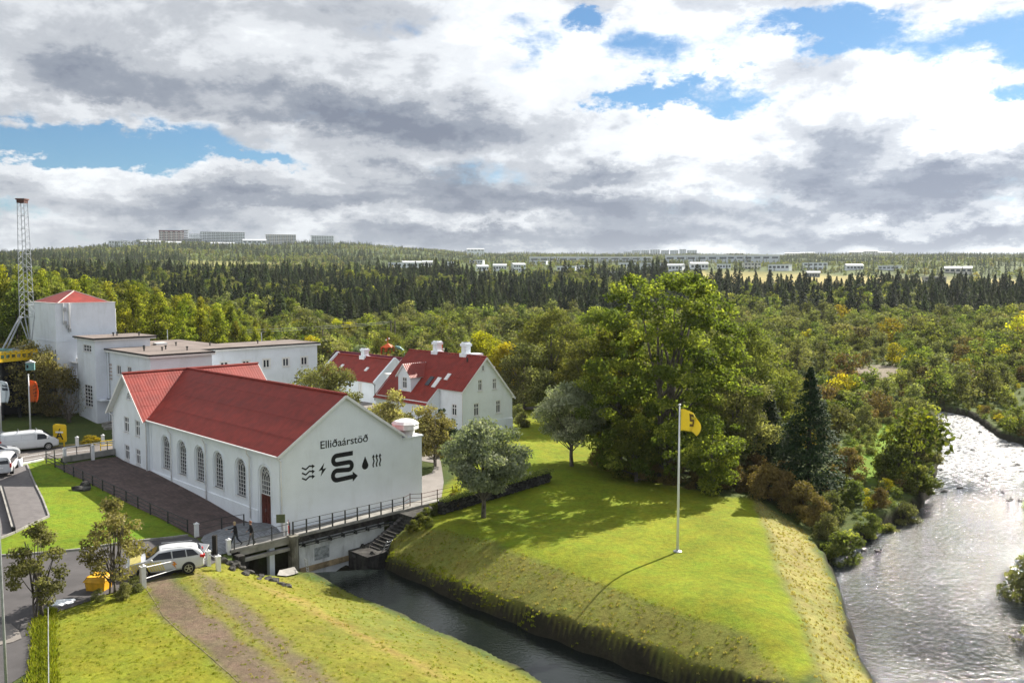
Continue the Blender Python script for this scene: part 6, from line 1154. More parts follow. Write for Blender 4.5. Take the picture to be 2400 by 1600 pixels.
for i, (a, b, t_, u_) in enumerate(((1838, 1870, 594, 602), (1874, 1905, 593, 602), (1990, 2020, 591, 600), (2024, 2052, 589, 600), (2056, 2083, 592, 600), (1700, 1740, 594, 599))): far_box('distant_block', 'pale pinkish distant block on the skyline, %s from the left' % ('first', 'second', 'third', 'fourth', 'fifth', 'sixth')[i], 'building', a, b, t_, u_, CREAM, ROOFG, 25, 3, 6, 'gable', 0, 2900)
for i, (px, y0_, y1_, lb) in enumerate(((1394, 588, 603, 'thin mast on the ridge left of the distant towers'), (1565, 585, 600, 'thin mast among the distant towers'))): q = bydist(px, 2500); zt = HC+(650-y0_)/FPX*q[1]; o = thing('radio_mast', lb, 'mast', q); mb = MB(); mb.tube([(0, 0, 0), (0, 0, zt-q[2])], .6, 5); mb.build('pole', DKMETAL, o)

# ------------------------------------------------------------------ mast, deck, play things
def mastp(px, py, d): return PD(px, py, d)
md_d = 124.; b0 = PD(66, 812, md_d); o = thing('lattice_mast', 'tall white lattice mast with two raking legs beside the white tower', 'mast', (b0[0], b0[1], gz(b0[0], b0[1])+0)); bz = o.location.z
def zz(py): return HC+(650-py)/FPX*b0[1]-bz
cxs = {470: 0, 627: .0, 743: .05}; lv = [(zz(470), .40), (zz(588), .52), (zz(627), .58), (zz(743), .60)]
zs = np.linspace(zz(743), zz(478), 19); hw_ = lambda z: np.interp(z, [l[0] for l in lv[::-1]], [l[1] for l in lv[::-1]])
mt = mat('white_mast_paint', (.45, .48, .52), .5, metal=.1, var=.12)
cn = lambda z, i: np.array([hw_(z)*(1, 1, -1, -1)[i], hw_(z)*(1, -1, -1, 1)[i], z])
for i in range(4): mb = MB(); mb.tube([cn(zs[0], i), cn(zs[-1], i)], .042, 5); mb.build('leg', mt, o)
for j in range(len(zs)-1):
    for i in range(4):
        mb = MB(); mb.bar(cn(zs[j], i), cn(zs[j+1], (i+1) % 4), .03); mb.build('brace', mt, o)
        if j % 2 == 0: mb = MB(); mb.bar(cn(zs[j], i), cn(zs[j], (i+1) % 4), .035); mb.build('brace', mt, o)
foot = np.array([.35, 0, zz(815)])
for i in range(4): mb = MB(); mb.tube([cn(zs[0], i), foot+(cn(zs[0], i)-foot)*.08], .075, 5); mb.build('lower_strut', mt, o)
f2 = PD(8, 818, md_d-1)-np.array([*b0[:2], bz])
for s_ in (-.25, .25): mb = MB(); mb.tube([(-.75, s_, zs[0]+.1), (f2[0], f2[1]+s_*2, zz(820))], .11, 6); mb.build('raking_leg', mt, o)
mb = MB(); mb.tube([f2*(1, 1, 0)+(0, 0, zz(819)), foot+(0, 0, .5)], .1, 5); mb.build('tie_beam', mt, o); mb = MB(); mb.tube([f2*(1, 1, 0)+(0, 0, zz(819)), f2*(1, 1, 0)+(0, 0, 3)], .1, 5); mb.tube([foot, (.3, 0, -.3)], .12, 5); mb.build('support_post', mt, o)
mb = MB(); mb.box(-.46, .46, -.46, .46, zz(478), zz(469)); mb.box(-.56, .56, -.56, .56, zz(471), zz(468)); mb.build('crown_block', mat('rusty_red_head', (.14, .07, .06), .8, var=.3), o)
d0 = PD(-40, 836, 118); d1 = PD(88, 836, 122); o = thing('drilling_deck', 'yellow raised steel deck of the old drilling rig behind the trees', 'platform', (d0[0], d0[1], 0)); L = np.linalg.norm((d1-d0)[:2]); o.rotation_euler = (0, 0, math.atan2(d1[1]-d0[1], d1[0]-d0[0])); zt_, zb_ = 10.15, 8.95
mb = MB(); mb.box(0, L, 0, 6, zb_, zb_+.35); mb.box(0, L, 0, .25, zt_-.35, zt_-.1); mb.build('deck', YEL, o)
for i in range(11): mb = MB(); mb.box(L*i/10-.08, L*i/10+.08, 0, .16, zb_+.35, zt_); mb.build('post', YEL, o)
for z in (zt_, zt_-.2): mb = MB(); mb.box(0, L, .02, .1, z, z+.07); mb.build('rail', YEL, o)
for x in (.5, L*.33, L*.66, L-.4):
    mb = MB(); mb.box(x-.15, x+.15, .3, .6, 1, zb_); mb.build('leg', DKMETAL, o)
mb = MB(); mb.box(0, L, 1.0, 5.8, 2.5, zb_-.05); mb.build('underdeck_shade', BLACK, o)  # black box added in place of the shadow under the deck
TEAL = mat('teal_paint', (.18, .36, .36), .6, var=.2)
mb = MB(); mb.box(L*.38, L*.55, 1, 3, zb_+.35, zb_+1.5); mb.tube([(L*.6, 2, zb_+.9), (L*.7, 2, zb_+.9)], .5, 10); mb.build('machine_housing', TEAL, o)
mb = MB(); mb.box(L*.74, L*.8, 1, 3, zb_+.35, zb_+1.3); mb.build('winch', mat('grey_winch', (.4, .42, .4), .6), o)
q = PD(70, 860, 116); o = thing('play_hut', 'small teal hut with white edged gable roof under the yellow deck', 'hut', (q[0], q[1], HC+(650-868)/FPX*q[1]), R(20)); o.scale = (.5, .5, .42); mb = MB(); mb.box(-.9, .9, 0, 1.2, 0, 2.1); mb.build('wall', TEAL, o); mb = MB(); mb.prism([(-1.1, -.1, 2.1), (1.1, -.1, 2.1), (0, -.1, 2.75)], (0, 1.4, 0)); mb.build('roof', TRIM, o); mb = MB(); mb.box(-.7, -.3, -.03, .0, .6, 1.5); mb.build('window', BLACK, o); mb = MB(); mb.box(-.8, -.7, .2, .3, -3.2, 0); mb.box(.7, .8, .2, .3, -3.2, 0); mb.build('leg', DKMETAL, o)
ORG = mat('orange_paint', (.62, .10, .02), .5, var=.08)
q = PD(909, 824, 146); zb0 = 1.0; o = thing('play_tower', 'orange play tower with arched openings and pyramid roof behind the crimson roof', 'tower', (q[0], q[1], zb0), R(35)); zf = lambda py: HC+(650-py)/FPX*q[1]-zb0
mb = MB()
for x, y in ((-.8, -.8), (.8, -.8), (.8, .8), (-.8, .8)): mb.box(x-.1, x+.1, y-.1, y+.1, 0, zf(813))
mb.build('corner_post', ORG, o)
for k_ in range(4):
    mb = MB(); m_ = rotz(k_*math.pi/2); pts = [(-.8, zf(813)), (.8, zf(813)), (.8, zf(823)), (.55, zf(823))]+[(.55*math.cos(a), zf(821)+.62*math.sin(a)) for a in np.linspace(0, math.pi, 8)]+[(-.55, zf(823)), (-.8, zf(823))]; mb.prism([m_@np.array([a, -.82, b]) for a, b in pts], m_@np.array([0, -.08, 0])); mb.build('arched_panel', ORG, o)
mb = MB(); mb.tube([(0, 0, zf(813)), (0, 0, zf(804))], [1.3, .04], 4); mb.build('roof', ORG, o); mb = MB(); mb.box(-.8, .8, -.8, .8, zf(835), zf(831)); mb.build('floor', ORG, o)
mb = MB(); mb.tube([(0, 0, zf(804)), (0, 0, zf(789))], .05, 6); mb.build('finial_pole', ORG, o)
for dx, py in ((-.28, 796.5), (.25, 793.5)): mb = MB(); mb.lathe([(0, zf(py)-.16), (.13, zf(py)-.08), (.16, zf(py)), (.13, zf(py)+.08), (0, zf(py)+.16)], 8, (dx, 0, 0)); mb.build('ball', TRIM, o)
q = PD(933, 822, 148); o = thing('play_slide', 'teal curved play slide right of the orange play tower', 'slide', (q[0], q[1], 1)); zf = lambda py: HC+(650-py)/FPX*q[1]-1
mb = MB(); mb.tube([(-.5, 0, zf(814)), (.2, 0, zf(816)), (.7, 0, zf(822)), (1.0, 0, zf(835))], .35, 8); mb.box(-.7, .5, -.3, .3, zf(819), zf(817)); mb.build('chute', TEAL, o); mb = MB(); mb.box(-.6, -.5, -.1, .1, 0, zf(814)); mb.build('post', TEAL, o)
q = PD(1036, 826, 128); o = thing('orange_pole', 'slim orange pole seen between the two chimneys of the dormer house', 'pole', (q[0], q[1], 1)); mb = MB(); mb.tube([(0, 0, 0), (0, 0, HC+(650-806)/FPX*q[1]-1)], .08, 6); mb.build('pole', ORG, o); mb = MB(); mb.box(0, .35, -.05, .05, 7.4, 7.6); mb.build('arm', TRIM, o)
tops = []
for i, (px, yt_, d_, r_, lb) in enumerate(((915.5, 751, 190, .14, 'left one of the pair of wooden utility poles behind the crimson roof'), (925, 752, 190, .14, 'right one of the pair of wooden utility poles behind the crimson roof'), (755, 772, 150, .1, 'thin pole beside the right end of the flat roof'), (611, 780, 140, .08, 'thin pale pole behind the flat roof, left of the reddish tree'), (390, 772, 135, .06, 'short lamp post sticking up behind the flat roof'))):
    q = bydist(px, d_); zt_ = HC+(650-yt_)/FPX*q[1]; o = thing('utility_pole', lb, 'pole', q); mb = MB(); mb.tube([(0, 0, -.3), (0, 0, zt_-q[2])], [r_*1.2, r_], 7); mb.build('pole', BARK if i < 3 else GALV, o); tops.append(np.array([q[0], q[1], zt_-.2]))
    if i == 0: mb = MB(); mb.box(-.2, 1.1, -.08, .08, zt_-q[2]-.5, zt_-q[2]-.35); mb.build('crossarm', BARK, o)
w_end = PD(-60, 770, 170); o = thing('power_line', 'thin power line sagging leftwards from the pair of utility poles', 'wire', tops[0]); 
for k_ in (0, .35): mb = MB(); mb.tube([(w_end-tops[0]-(0, 0, k_))*t+np.array([0, 0, -4*1.2*t*(1-t)-k_]) for t in np.linspace(0, 1, 14)], .025, 4); mb.build('wire', GALV, o)

# ------------------------------------------------------------------ flags and poles
def flagpole(name, label, base, h, r=.06): o = thing(name, label, 'flagpole', base); mb = MB(); mb.tube([(0, 0, -.2), (0, 0, h*.5), (0, 0, h)], [r*1.3, r, r*.6], 10); mb.build('pole', POLEW, o, True); mb = MB(); mb.lathe([(0, h-.02), (r*1.2, h+.02), (r*1.4, h+.08), (0, h+.15)], 8); mb.build('finial', POLEW, o); mb = MB(); mb.lathe([(r*4, -.1), (r*4, .05), (r*2, .12)], 10); mb.build('base_plate', GALV, o); return o
def flag(name, label, top, w_, h_, m_, mark=None, mm=None, ang=0, droop=.35, seed=1, belly=.0):
    """cloth hanging from its hoist: u along the fly, v down"""
    r = np.random.default_rng(seed); nu, nv = 22, 16; V = []
    for j in range(nv+1):
        for i in range(nu+1):
            u, v = i/nu, j/nv; amp = .10*u; x = w_*(u-.10*u*u)*(1-.25*belly*abs(2*v-1)**2*u); y = amp*math.sin(9*u+2.2*v)*w_+.05*math.sin(17*u+4*v)*u; z = -v*h_*(1-.08*u)-droop*h_*u**2.2*(1-.25*v)+.02*math.sin(12*u)
            V.append((x*math.cos(ang)-y*math.sin(ang), x*math.sin(ang)+y*math.cos(ang), z))
    F = [(j*(nu+1)+i, j*(nu+1)+i+1, (j+1)*(nu+1)+i+1, (j+1)*(nu+1)+i) for j in range(nv) for i in range(nu)]
    mi = [1 if mark and mark((f % nu+.5)/nu, (f//nu+.5)/nv) else 0 for f in range(nu*nv)]
    me = bpy.data.meshes.new(name); me.from_pydata(V, [], F); me.materials.append(m_); me.materials.append(mm or BLACK); me.polygons.foreach_set('material_index', mi); me.polygons.foreach_set('use_smooth', [True]*len(F)); o = link(name, me, None, top); tag(o, label, 'flag'); s = o.modifiers.new('s', 'SOLIDIFY'); s.thickness = .012; return o
def clothm(name, c):
    m = mat(name, c, .8, var=.05, scale=6); nt = m.node_tree; b = nt.nodes['Principled BSDF']; t = nt.nodes.new('ShaderNodeBsdfTranslucent'); t.inputs[0].default_value = (*c, 1); mx = nt.nodes.new('ShaderNodeMixShader'); mx.inputs[0].default_value = .4; out = [n for n in nt.nodes if n.type == 'OUTPUT_MATERIAL'][0]; nt.links.new(b.outputs[0], mx.inputs[1]); nt.links.new(t.outputs[0], mx.inputs[2]); nt.links.new(mx.outputs[0], out.inputs[0]); return m
q = PG(1588, 1292); hp = HC+(650-957)/FPX*q[1]-q[2]+.15
flagpole('flagpole', 'tall white flagpole standing on the lawn peninsula', q, hp, .075)
def mark_s(u, v): x = (u-.42)/.2; y = (v-.14)/.62; return 0 < x < 1 and 0 < y < 1 and (abs(y-.12) < .1 or abs(y-.45) < .1 or abs(y-.86) < .12 or (.1 < y < .5 and x < .3) or (.42 < y < .9 and x > .7))
flag('flag', 'yellow flag with brown emblem flying from the tall flagpole on the lawn', (q[0]+.09, q[1], q[2]+hp-.25), 1.55, 1.5, clothm('yellow_cloth', (.74, .62, .08)), mark_s, mat('brown_print', (.16, .10, .04), .8), 0, .42, 1, .9)
q = P(71.5, 1006, 1.8); h2 = HC+(650-880)/FPX*q[1]-1.8; q[2] = gz(q[0], q[1]); flagpole('flagpole', 'white flagpole behind the van, with the orange flag', q, h2+1.8-q[2], .08); flag('flag', 'orange flag billowing behind the white van', (q[0]+.1, q[1], h2+1.8-.55), 1.15, 2.5, clothm('orange_cloth', (.72, .17, .04)), lambda u, v: .35 < u < .7 and .2 < v < .75 and int(v*12+u*3) % 2 == 0, mat('brown_print2', (.30, .08, .03), .8), 0, .12, 2, 1)
q = P(3, 1012, 1.8); h3 = HC+(650-883)/FPX*q[1]-1.8; q[2] = gz(q[0], q[1]); flagpole('flagpole', 'white flagpole at the left edge, with the pale flag', q, h3+1.8-q[2], .08); flag('flag', 'pale blue white flag with dark print at the left edge', (q[0]+.1, q[1], h3+1.8-.45), 1.15, 2.5, clothm('pale_cloth', (.55, .60, .66)), lambda u, v: .2 < u < .75 and .2 < v < .5 and (int(v*20) % 2 == 0), mat('dark_print', (.06, .07, .1), .8), 0, .12, 3, 1)

# ------------------------------------------------------------------ fences, posts, signs
def gp(px, py, dz=0): q = PG(px, py); q[2] += dz; return q
WP = MB(); WP.box(-.13, .13, -.13, .13, -.2, .95); WP.prism([(-.16, -.16, .95), (.16, -.16, .95), (.16, .16, .95), (-.16, .16, .95)], (0, 0, .07)); wpm = WP.mesh('post', POLEW)
def wpost(px, py, lb, s=1, h=1.05):
    q = gp(px, py); o = thing('bollard', lb, 'post', q, A45); mb = MB(); mb.box(-.13*s, .13*s, -.13*s, .13*s, -.3, h-.1); mb.build('post', POLEW, o); mb = MB(); mb.box(-.16*s, .16*s, -.16*s, .16*s, h-.1, h-.03); mb.tube([(0, 0, h-.03), (0, 0, h+.08)], [.17*s, .02], 4); mb.build('cap', POLEW, o); return q
A_ = wpost(461, 1258, 'white post at the lower corner of the terrace fence'); B_ = wpost(536, 1297, 'white post where the footbridge railing starts'); C_ = wpost(488.5, 1325, 'white post right behind the parked car'); D_ = wpost(512, 1337, 'white post at the top of the embankment, right of the parked car'); E_ = wpost(336, 1377, 'tall white post before the front wheel of the parked car', 1.1, 1.4)
F_ = wpost(152, 1078, 'white post at the left end of the terrace end wall', 1, 1.15); G_ = wpost(218, 1078, 'white post in the middle of the terrace end wall', 1, 1.5); wpost(181, 1047, 'white post left of the yellow branches by the road'); wpost(241.6, 1042, 'white post beside the yellow barrier by the road')
def pole_at(name, label, cat, px, py, h, r, m_): q = gp(px, py); o = thing(name, label, cat, q); mb = MB(); mb.box(-r, r, -r, r, -.2, h); mb.build('post', m_, o); return o
railing('terrace_fence', 'long thin dark fence with three rails between the terrace and the left lawn', [gp(a, b) for a, b in ((108.6, 1085), (173, 1117), (241, 1150), (296, 1176), (352.6, 1206), (394, 1226), (440, 1247))], h=.95, spacing=2.0, rails=(.3, .6, .93), pw=.08, rr=.035)
railing('road_fence', 'thin dark railing between the road and the terrace end wall', [gp(108.7, 1079), gp(128, 1077), gp(152, 1078)], h=.95, spacing=1.6, rails=(.45, .93), pw=.07)
railing('terrace_gate_rail', 'dark rail closing the terrace between the white post and the red door', [gp(463, 1257), gp(520, 1243), gp(572, 1235)], h=1.0, spacing=3.0, rails=(.5, 1.0), pw=.08)
pole_at('dark_post', 'thick dark wooden post on the cobbles between the car and the two walkers', 'post', 504, 1302, 1.45, .14, mat('black_wood', (.02, .018, .016), .9))
o = thing('rope_rail', 'white pipe rail from the tall white post to the post behind the car', 'railing', E_)
for z0_, z1_ in ((1.25, .85), (.55, .45)): mb = MB(); mb.tube([(0, 0, z0_), C_-E_+(0, 0, z1_)], .03, 6); mb.build('rail', POLEW, o)
o = thing('rope_rail', 'short grey rail between the two white posts by the embankment', 'railing', C_); mb = MB(); mb.tube([(0, 0, .8), D_-C_+(0, 0, .8)], .03, 6); mb.build('rail', GALV, o)
qa, qb = gp(140, 1088), P(284, 1068, 1.1); L = np.linalg.norm((qb-qa)[:2]); o = thing('terrace_end_wall', 'grey concrete end wall of the terrace below the road', 'wall', (qa[0], qa[1], .8), math.atan2(qb[1]-qa[1], qb[0]-qa[0])); mb = MB(); mb.box(.4, L, 0, .3, .55, 1.1); mb.build('beam', CONC, o)
for k_ in range(4): mb = MB(); mb.box(1+(L-1.4)*k_/3, 1.35+(L-1.4)*k_/3, .05, .28, -.6, .55); mb.build('pillar', STONE, o)
mb = MB(); mb.box(.4, L, .32, .7, -.5, .9); mb.build('painted_gap_shade', BLACK, o)  # black box stands in for the shade in the gap under the road
mb = MB(); mb.tube([(.4, .1, 1.95), (L, .1, 1.95)], .04, 6); mb.build('rail', POLEW, o)
for k_ in (.28, .5, .78): mb = MB(); mb.box(L*k_-.03, L*k_+.03, .08, .14, 1.1, 1.95); mb.build('post', DKMETAL, o)
# yellow sign with letter
q = gp(140.5, 1047); o = thing('letter_sign', 'rounded yellow sign board with a large black letter beside the van', 'sign', q, R(-8)); s_ = q[1]/FPX
wd, z0_, z1_ = 33*s_, 11*s_, 54*s_; c_ = .22; mb = MB(); pts = []
for (x, z, a0) in ((wd/2-c_, z1_-c_, 0), (-wd/2+c_, z1_-c_, 90), (-wd/2+c_, z0_+c_, 180), (wd/2-c_, z0_+c_, 270)): pts += [(x+c_*math.cos(R(a0+t)), 0, z+c_*math.sin(R(a0+t))) for t in (0, 30, 60, 90)]
mb.prism(pts, (0, .14, 0)); mb.build('board', YEL, o)
for x in (-wd*.32, wd*.3): mb = MB(); mb.box(x-.06, x+.06, .02, .12, -.2, z0_+.1); mb.build('leg', YEL, o)
def text_mesh(name, txt, size, m_, parent, loc, rot, width=None, ext=.01):
    cu = bpy.data.curves.new(name, 'FONT'); cu.body = txt; cu.size = size; cu.extrude = ext; cu.offset = .01; cu.align_x = 'CENTER'; t_ = bpy.data.objects.new(name, cu); col.objects.link(t_); bpy.context.view_layer.update(); me = bpy.data.meshes.new_from_object(t_.evaluated_get(bpy.context.evaluated_depsgraph_get())); bpy.data.objects.remove(t_); me.materials.clear(); me.materials.append(m_); o_ = link(name, me, parent, loc); o_.rotation_euler = rot; return o_
text_mesh('letter', 'Á', 1.25, BLACK, o, (0, -.012, z0_+.32), (math.pi/2, 0, 0)); mb = MB(); mb.box(-.42, .42, -.03, -.012, z0_+.98, z0_+1.14); mb.build('white_band', TRIM, o)
# bin, barrier, branches, info panels
q = gp(43, 1092); o = thing('litter_bin', 'round white concrete litter bin beside the kerb near the parked cars', 'bin', q); mb = MB(); mb.lathe([(.34, -.1), (.38, .0), (.36, .72), (.3, .74)], 14); mb.build('bin_body', WHITE2, o, True); mb = MB(); mb.lathe([(.31, .74), (.3, .82), (.1, .86)], 12); mb.build('lid', BARKD, o)
q = gp(236, 1058); o = thing('yellow_barrier', 'yellow tubular road barrier beside the left corner of the powerhouse', 'barrier', q, R(15)); mb = MB(); mb.tube([(0, 0, -.2), (0, 0, 1.05), (1.25, .5, 1.05), (1.25, .5, .55), (0, 0, .6)], .05, 6); mb.build('frame', YEL, o); mb = MB(); mb.tube([(0, 0, -.6), (0, 0, .2)], .04, 6); mb.build('leg', YEL, o)
o = put_tree('pruned_bush', 'low yellow green clipped bush between the white posts by the road', BU_Y, gp(210, 1042), s=.55, cat='bush'); o.scale = (.75, .6, .3)
q = gp(472, 1318); o = thing('info_panel', 'tilted white information panel on a post behind the parked car', 'sign', q, R(-20)); mb = MB(); mb.box(.3, .38, 0, .08, -.2, .95); mb.box(-.45, -.37, 0, .08, -.2, .9); mb.build('leg', TRIM, o); mb = MB(); mb.par((-.55, -.25, .8), (1.05, 0, 0), (0, .5, .42), (0, -.03, .05)); mb.build('panel', TRIM, o)
mb = MB(); mb.par((-.35, -.12, .955), (.3, 0, 0), (0, .25, .21), (0, -.006, .01)); mb.par((.05, -.17, .91), (.3, 0, 0), (0, .3, .252), (0, -.006, .01)); mb.build('print', GREYF, o)
q = hl(-.35, -1.1, .0); o = thing('notice_board', 'olive green notice board on posts at the near corner of the gable', 'sign', q, R(8)); mb = MB(); mb.box(-.62, .02, 0, .06, 1.0, 1.62); mb.build('board', mat('olive_board', (.10, .12, .06), .6), o); mb = MB(); mb.box(-.12, -.02, .06, .14, 0, 1.6); mb.box(.12, .2, .06, .14, 0, 1.0); mb.build('leg', TRIM, o)
q = hl(.25, -.55, .0); o = thing('red_marker', 'small red marker post by the railing at the gable corner', 'marker', q); mb = MB(); mb.tube([(0, 0, 0), (0, 0, .5), (0, 0, .55)], [.12, .11, .04], 8); mb.tube([(0, 0, .5), (0, 0, 1.0)], .02, 5); mb.build('marker_body', REDL, o)
# grit box
q = gp(232, 1381); o = thing('grit_box', 'orange yellow plastic grit box partly behind the sparse willow', 'box', q, R(-6)); GB = mat('orange_yellow_plastic', (.78, .42, .02), .5, var=.15, scale=2); w_ = 48*q[1]/FPX
mb = MB(); mb.prism([(-w_/2+.08, -.4, 0), (w_/2-.08, -.4, 0), (w_/2, -.45, .62), (-w_/2, -.45, .62)], (0, .85, 0)); mb.build('box_body', GB, o, bevel=.04); mb = MB(); mb.prism([(-w_/2-.04, -.5, .63), (w_/2+.04, -.5, .63), (w_/2-.05, -.3, .85), (-w_/2+.05, -.3, .85)], (0, .8, .05)); mb.build('lid', GB, o, bevel=.05)
put_tree('undergrowth_shrub', 'low leafy plants at the foot of the grit box', BU_O, gp(232, 1408), s=.28, cat='shrub'); put_tree('undergrowth_shrub', 'low leafy plants at the foot of the sparse willow', BU_O, gp(290, 1402), s=.36, cat='shrub'); put_tree('undergrowth_shrub', 'low dark shrubs below the white post before the car', BU_O, gp(318, 1386), s=.35, cat='shrub')
# side strip: pipe rail and lamp
railing('pipe_rail', 'thin white pipe rail running down beside the green hedge strip', [gp(113.6, 1437), gp(114, 1520), gp(115, 1640)], h=.5, spacing=3, rails=(.5,), pw=.04, m=GALV, rr=.022)
c = XY([(93, 1455), (112, 1432), (113, 1520), (114, 1640), (80, 1640), (90, 1560)]); tufts('hedge_strip_grass', 'deep green grass strip between the asphalt and the pipe rail', c, 60, [0, 1], 1.2, 2.2)
for a, b, s_ in ((150, 1412, .45), (138, 1418, .3), (165, 1408, .25)): q = gp(a, b); o = rock('pale_stone', int(a), (s_*1.3, s_*.7, s_*.35), m=WHITE, loc=(q[0], q[1], q[2]+.05)); tag(o, 'flat white stone on the ground below the grit box', 'stone', 'flat white stones below the grit box')
q = np.array([*P(17, 1660, 0)[:2], gz(*P(17, 1660, 0)[:2])]); zt_ = HC+(650-1176)/FPX*q[1]-q[2]
o = thing('street_lamp', 'tall grey street lamp with curved arm at the left edge', 'street lamp', q); mb = MB(); mb.tube([(0, 0, -.2), (0, 0, 3), (-.02, 0, zt_-1), (-.12, 0, zt_-.45), (-.4, 0, zt_-.12), (-.9, 0, zt_)], [.07, .06, .05, .042, .04, .035], 10); mb.build('pole', GALV, o, True); mb = MB(); mb.prism([(-1.6, -.13, zt_), (-.85, -.13, zt_), (-.85, .13, zt_), (-1.6, .13, zt_)], (0, 0, .12)); mb.build('lamp_head', GALV, o, bevel=.03)
# kerbs and edgings
def kerb(name, pts, m_, w_=.16, h=.12):
    q = [gp(a, b) for a, b in pts]; mb = MB()
    for a, b in zip(q[:-1], q[1:]):
        n_ = max(1, int(np.linalg.norm(b-a)/1.0))
        for i in range(n_): p0 = a+(b-a)*(i+.02)/n_; p1 = a+(b-a)*(i+.98)/n_; p0[2] = gz(p0[0], p0[1])+h/2-.02; p1[2] = gz(p1[0], p1[1])+h/2-.02; mb.bar(p0, p1, w_, h+.1)
    tag(mb.build(name, m_), kind='structure')
kerb('kerb', [(-60, 1118), (0, 1101), (52, 1088), (103, 1077)], TRIM, .2); kerb('kerb', [(120, 1051), (134, 1047), (178, 1043), (277, 1039)], mat('yellowish_kerb', (.42, .36, .16), .9), .2)
kerb('kerb', [(-60, 1309), (0, 1304), (118, 1296), (189, 1289), (300, 1272), (441, 1256)], CONC, .14); kerb('kerb', [(-40, 1275), (0, 1263), (35, 1249), (115, 1211), (100, 1171), (63, 1090)], CONC, .12)
kerb('track_edging', [(338, 1374), (381, 1441), (427, 1484), (483, 1530), (540, 1580), (600, 1640)], mat('pale_dry_edge', (.19, .16, .09), .95, var=.3, scale=2), .04, -.01)
kerb('road_line', [(55, 1080), (100, 1071), (150, 1062), (215, 1054)], TRIM, .1, .02); kerb('road_line', [(0, 1083), (60, 1070), (120, 1060)], TRIM, .1, .02)
q, q2 = gp(5, 1150), gp(33, 1248); o = thing('low_wall', 'low wall painted shade black between the paving and the car park at the left edge', 'wall', q); mb = MB(); mb.bar((0, 0, .15), q2-q+(0, 0, .15), .22, .5); mb.build('wall', BLACK, o); mb = MB(); mb.bar((-.12, .0, .44), q2-q+(-.12, 0, .44), .12, .06); mb.build('capping', CONC, o)  # black colour is the wall's shadow side, put into the paint
# ladders
def ladder(lb, a, b, w_=.5, rungs=5):
    a = np.array(a); b = np.array(b); o = thing('ladder', lb, 'ladder', a); d = b-a; s = np.cross(d, (0, 0, 1)); s = s/np.linalg.norm(s)*w_/2
    for k_ in (-1, 1): mb = MB(); mb.tube([s*k_, d+s*k_], .03, 6); mb.build('side_rail', GALV, o)
    for i in range(rungs): mb = MB(); mb.tube([d*(i+.7)/rungs-s, d*(i+.7)/rungs+s], .022, 6); mb.build('rung', GALV, o)
ladder('grey ladder leaning down from the lawn corner into the canal by the stone stair', P(893, 1306, ZW), P(905, 1279, -1.5)+(.25, .25, .35)); ladder('small ladder at the grassy near bank below the foundation wall', P(722, 1343, ZW+.1), P(713, 1323, -1.9)+(.1, .1, .4))
sheet('landing_slab', XY([(655, 1338), (690, 1330), (700, 1344), (672, 1352), (650, 1350)]), CONC, .10)
for i, (a, b) in enumerate([(520, 1312), (535, 1318), (550, 1323), (566, 1330), (580, 1336), (596, 1343), (612, 1349), (628, 1356), (642, 1362), (657, 1369), (672, 1374), (505, 1308), (545, 1333), (575, 1345), (605, 1357)]):
    q = gp(a, b); o = rock('bank_stone', 300+i % 5, rng.uniform(.2, .48, 3)*(1, 1, .6), loc=q); tag(o, 'rough brown stone edging the embankment beside the tunnel mouth', 'rock', 'stones edging the embankment by the tunnel')
q = gp(190, 1147); o = rock('lava_rock', 77, (.9, .6, .35), loc=q); tag(o, 'small lava rock lying in the shade on the left lawn', 'rock'); o = rock('lava_rock', 78, (.45, .4, .55), loc=q+(.2, .3, .15)); tag(o, 'upright lava stone standing on the flat one on the left lawn', 'rock')
for i, (a, b) in enumerate(((262, 1005), (270, 1000), (255, 998))): q = gp(a, b); o = thing('stone_slab_bench', 'flat pale slab, %s of the three by the office door' % ('nearest', 'rightmost', 'farthest')[i], 'slab', q, A45+i*.3); mb = MB(); mb.box(-.8, .8, -.35, .35, .0, .3+.1*i); mb.build('slab', CONC, o)
q = P(2058, 1292, ZW); o = thing('duck', 'small dark duck swimming in the river near the yellow green bush', 'duck', (q[0], q[1], ZW)); bm = bmesh.new(); bmesh.ops.create_icosphere(bm, subdivisions=2, radius=.16); me = bpy.data.meshes.new('body')
for v in bm.verts: v.co = Vector((v.co.x*1.6+(.0 if v.co.z < .05 else 0), v.co.y*.9, v.co.z*.6+.05))
bm.to_mesh(me); bm.free(); me.materials.append(BARKD); link('body', me, o); mb = MB(); mb.tube([(.18, 0, .08), (.23, 0, .2), (.26, 0, .24), (.36, 0, .22)], [.05, .045, .055, .015], 8); mb.build('head', BLACK, o, True); mb = MB(); mb.tube([(-.2, 0, .1), (-.33, 0, .17)], [.06, .01], 6); mb.build('tail', BARKD, o)

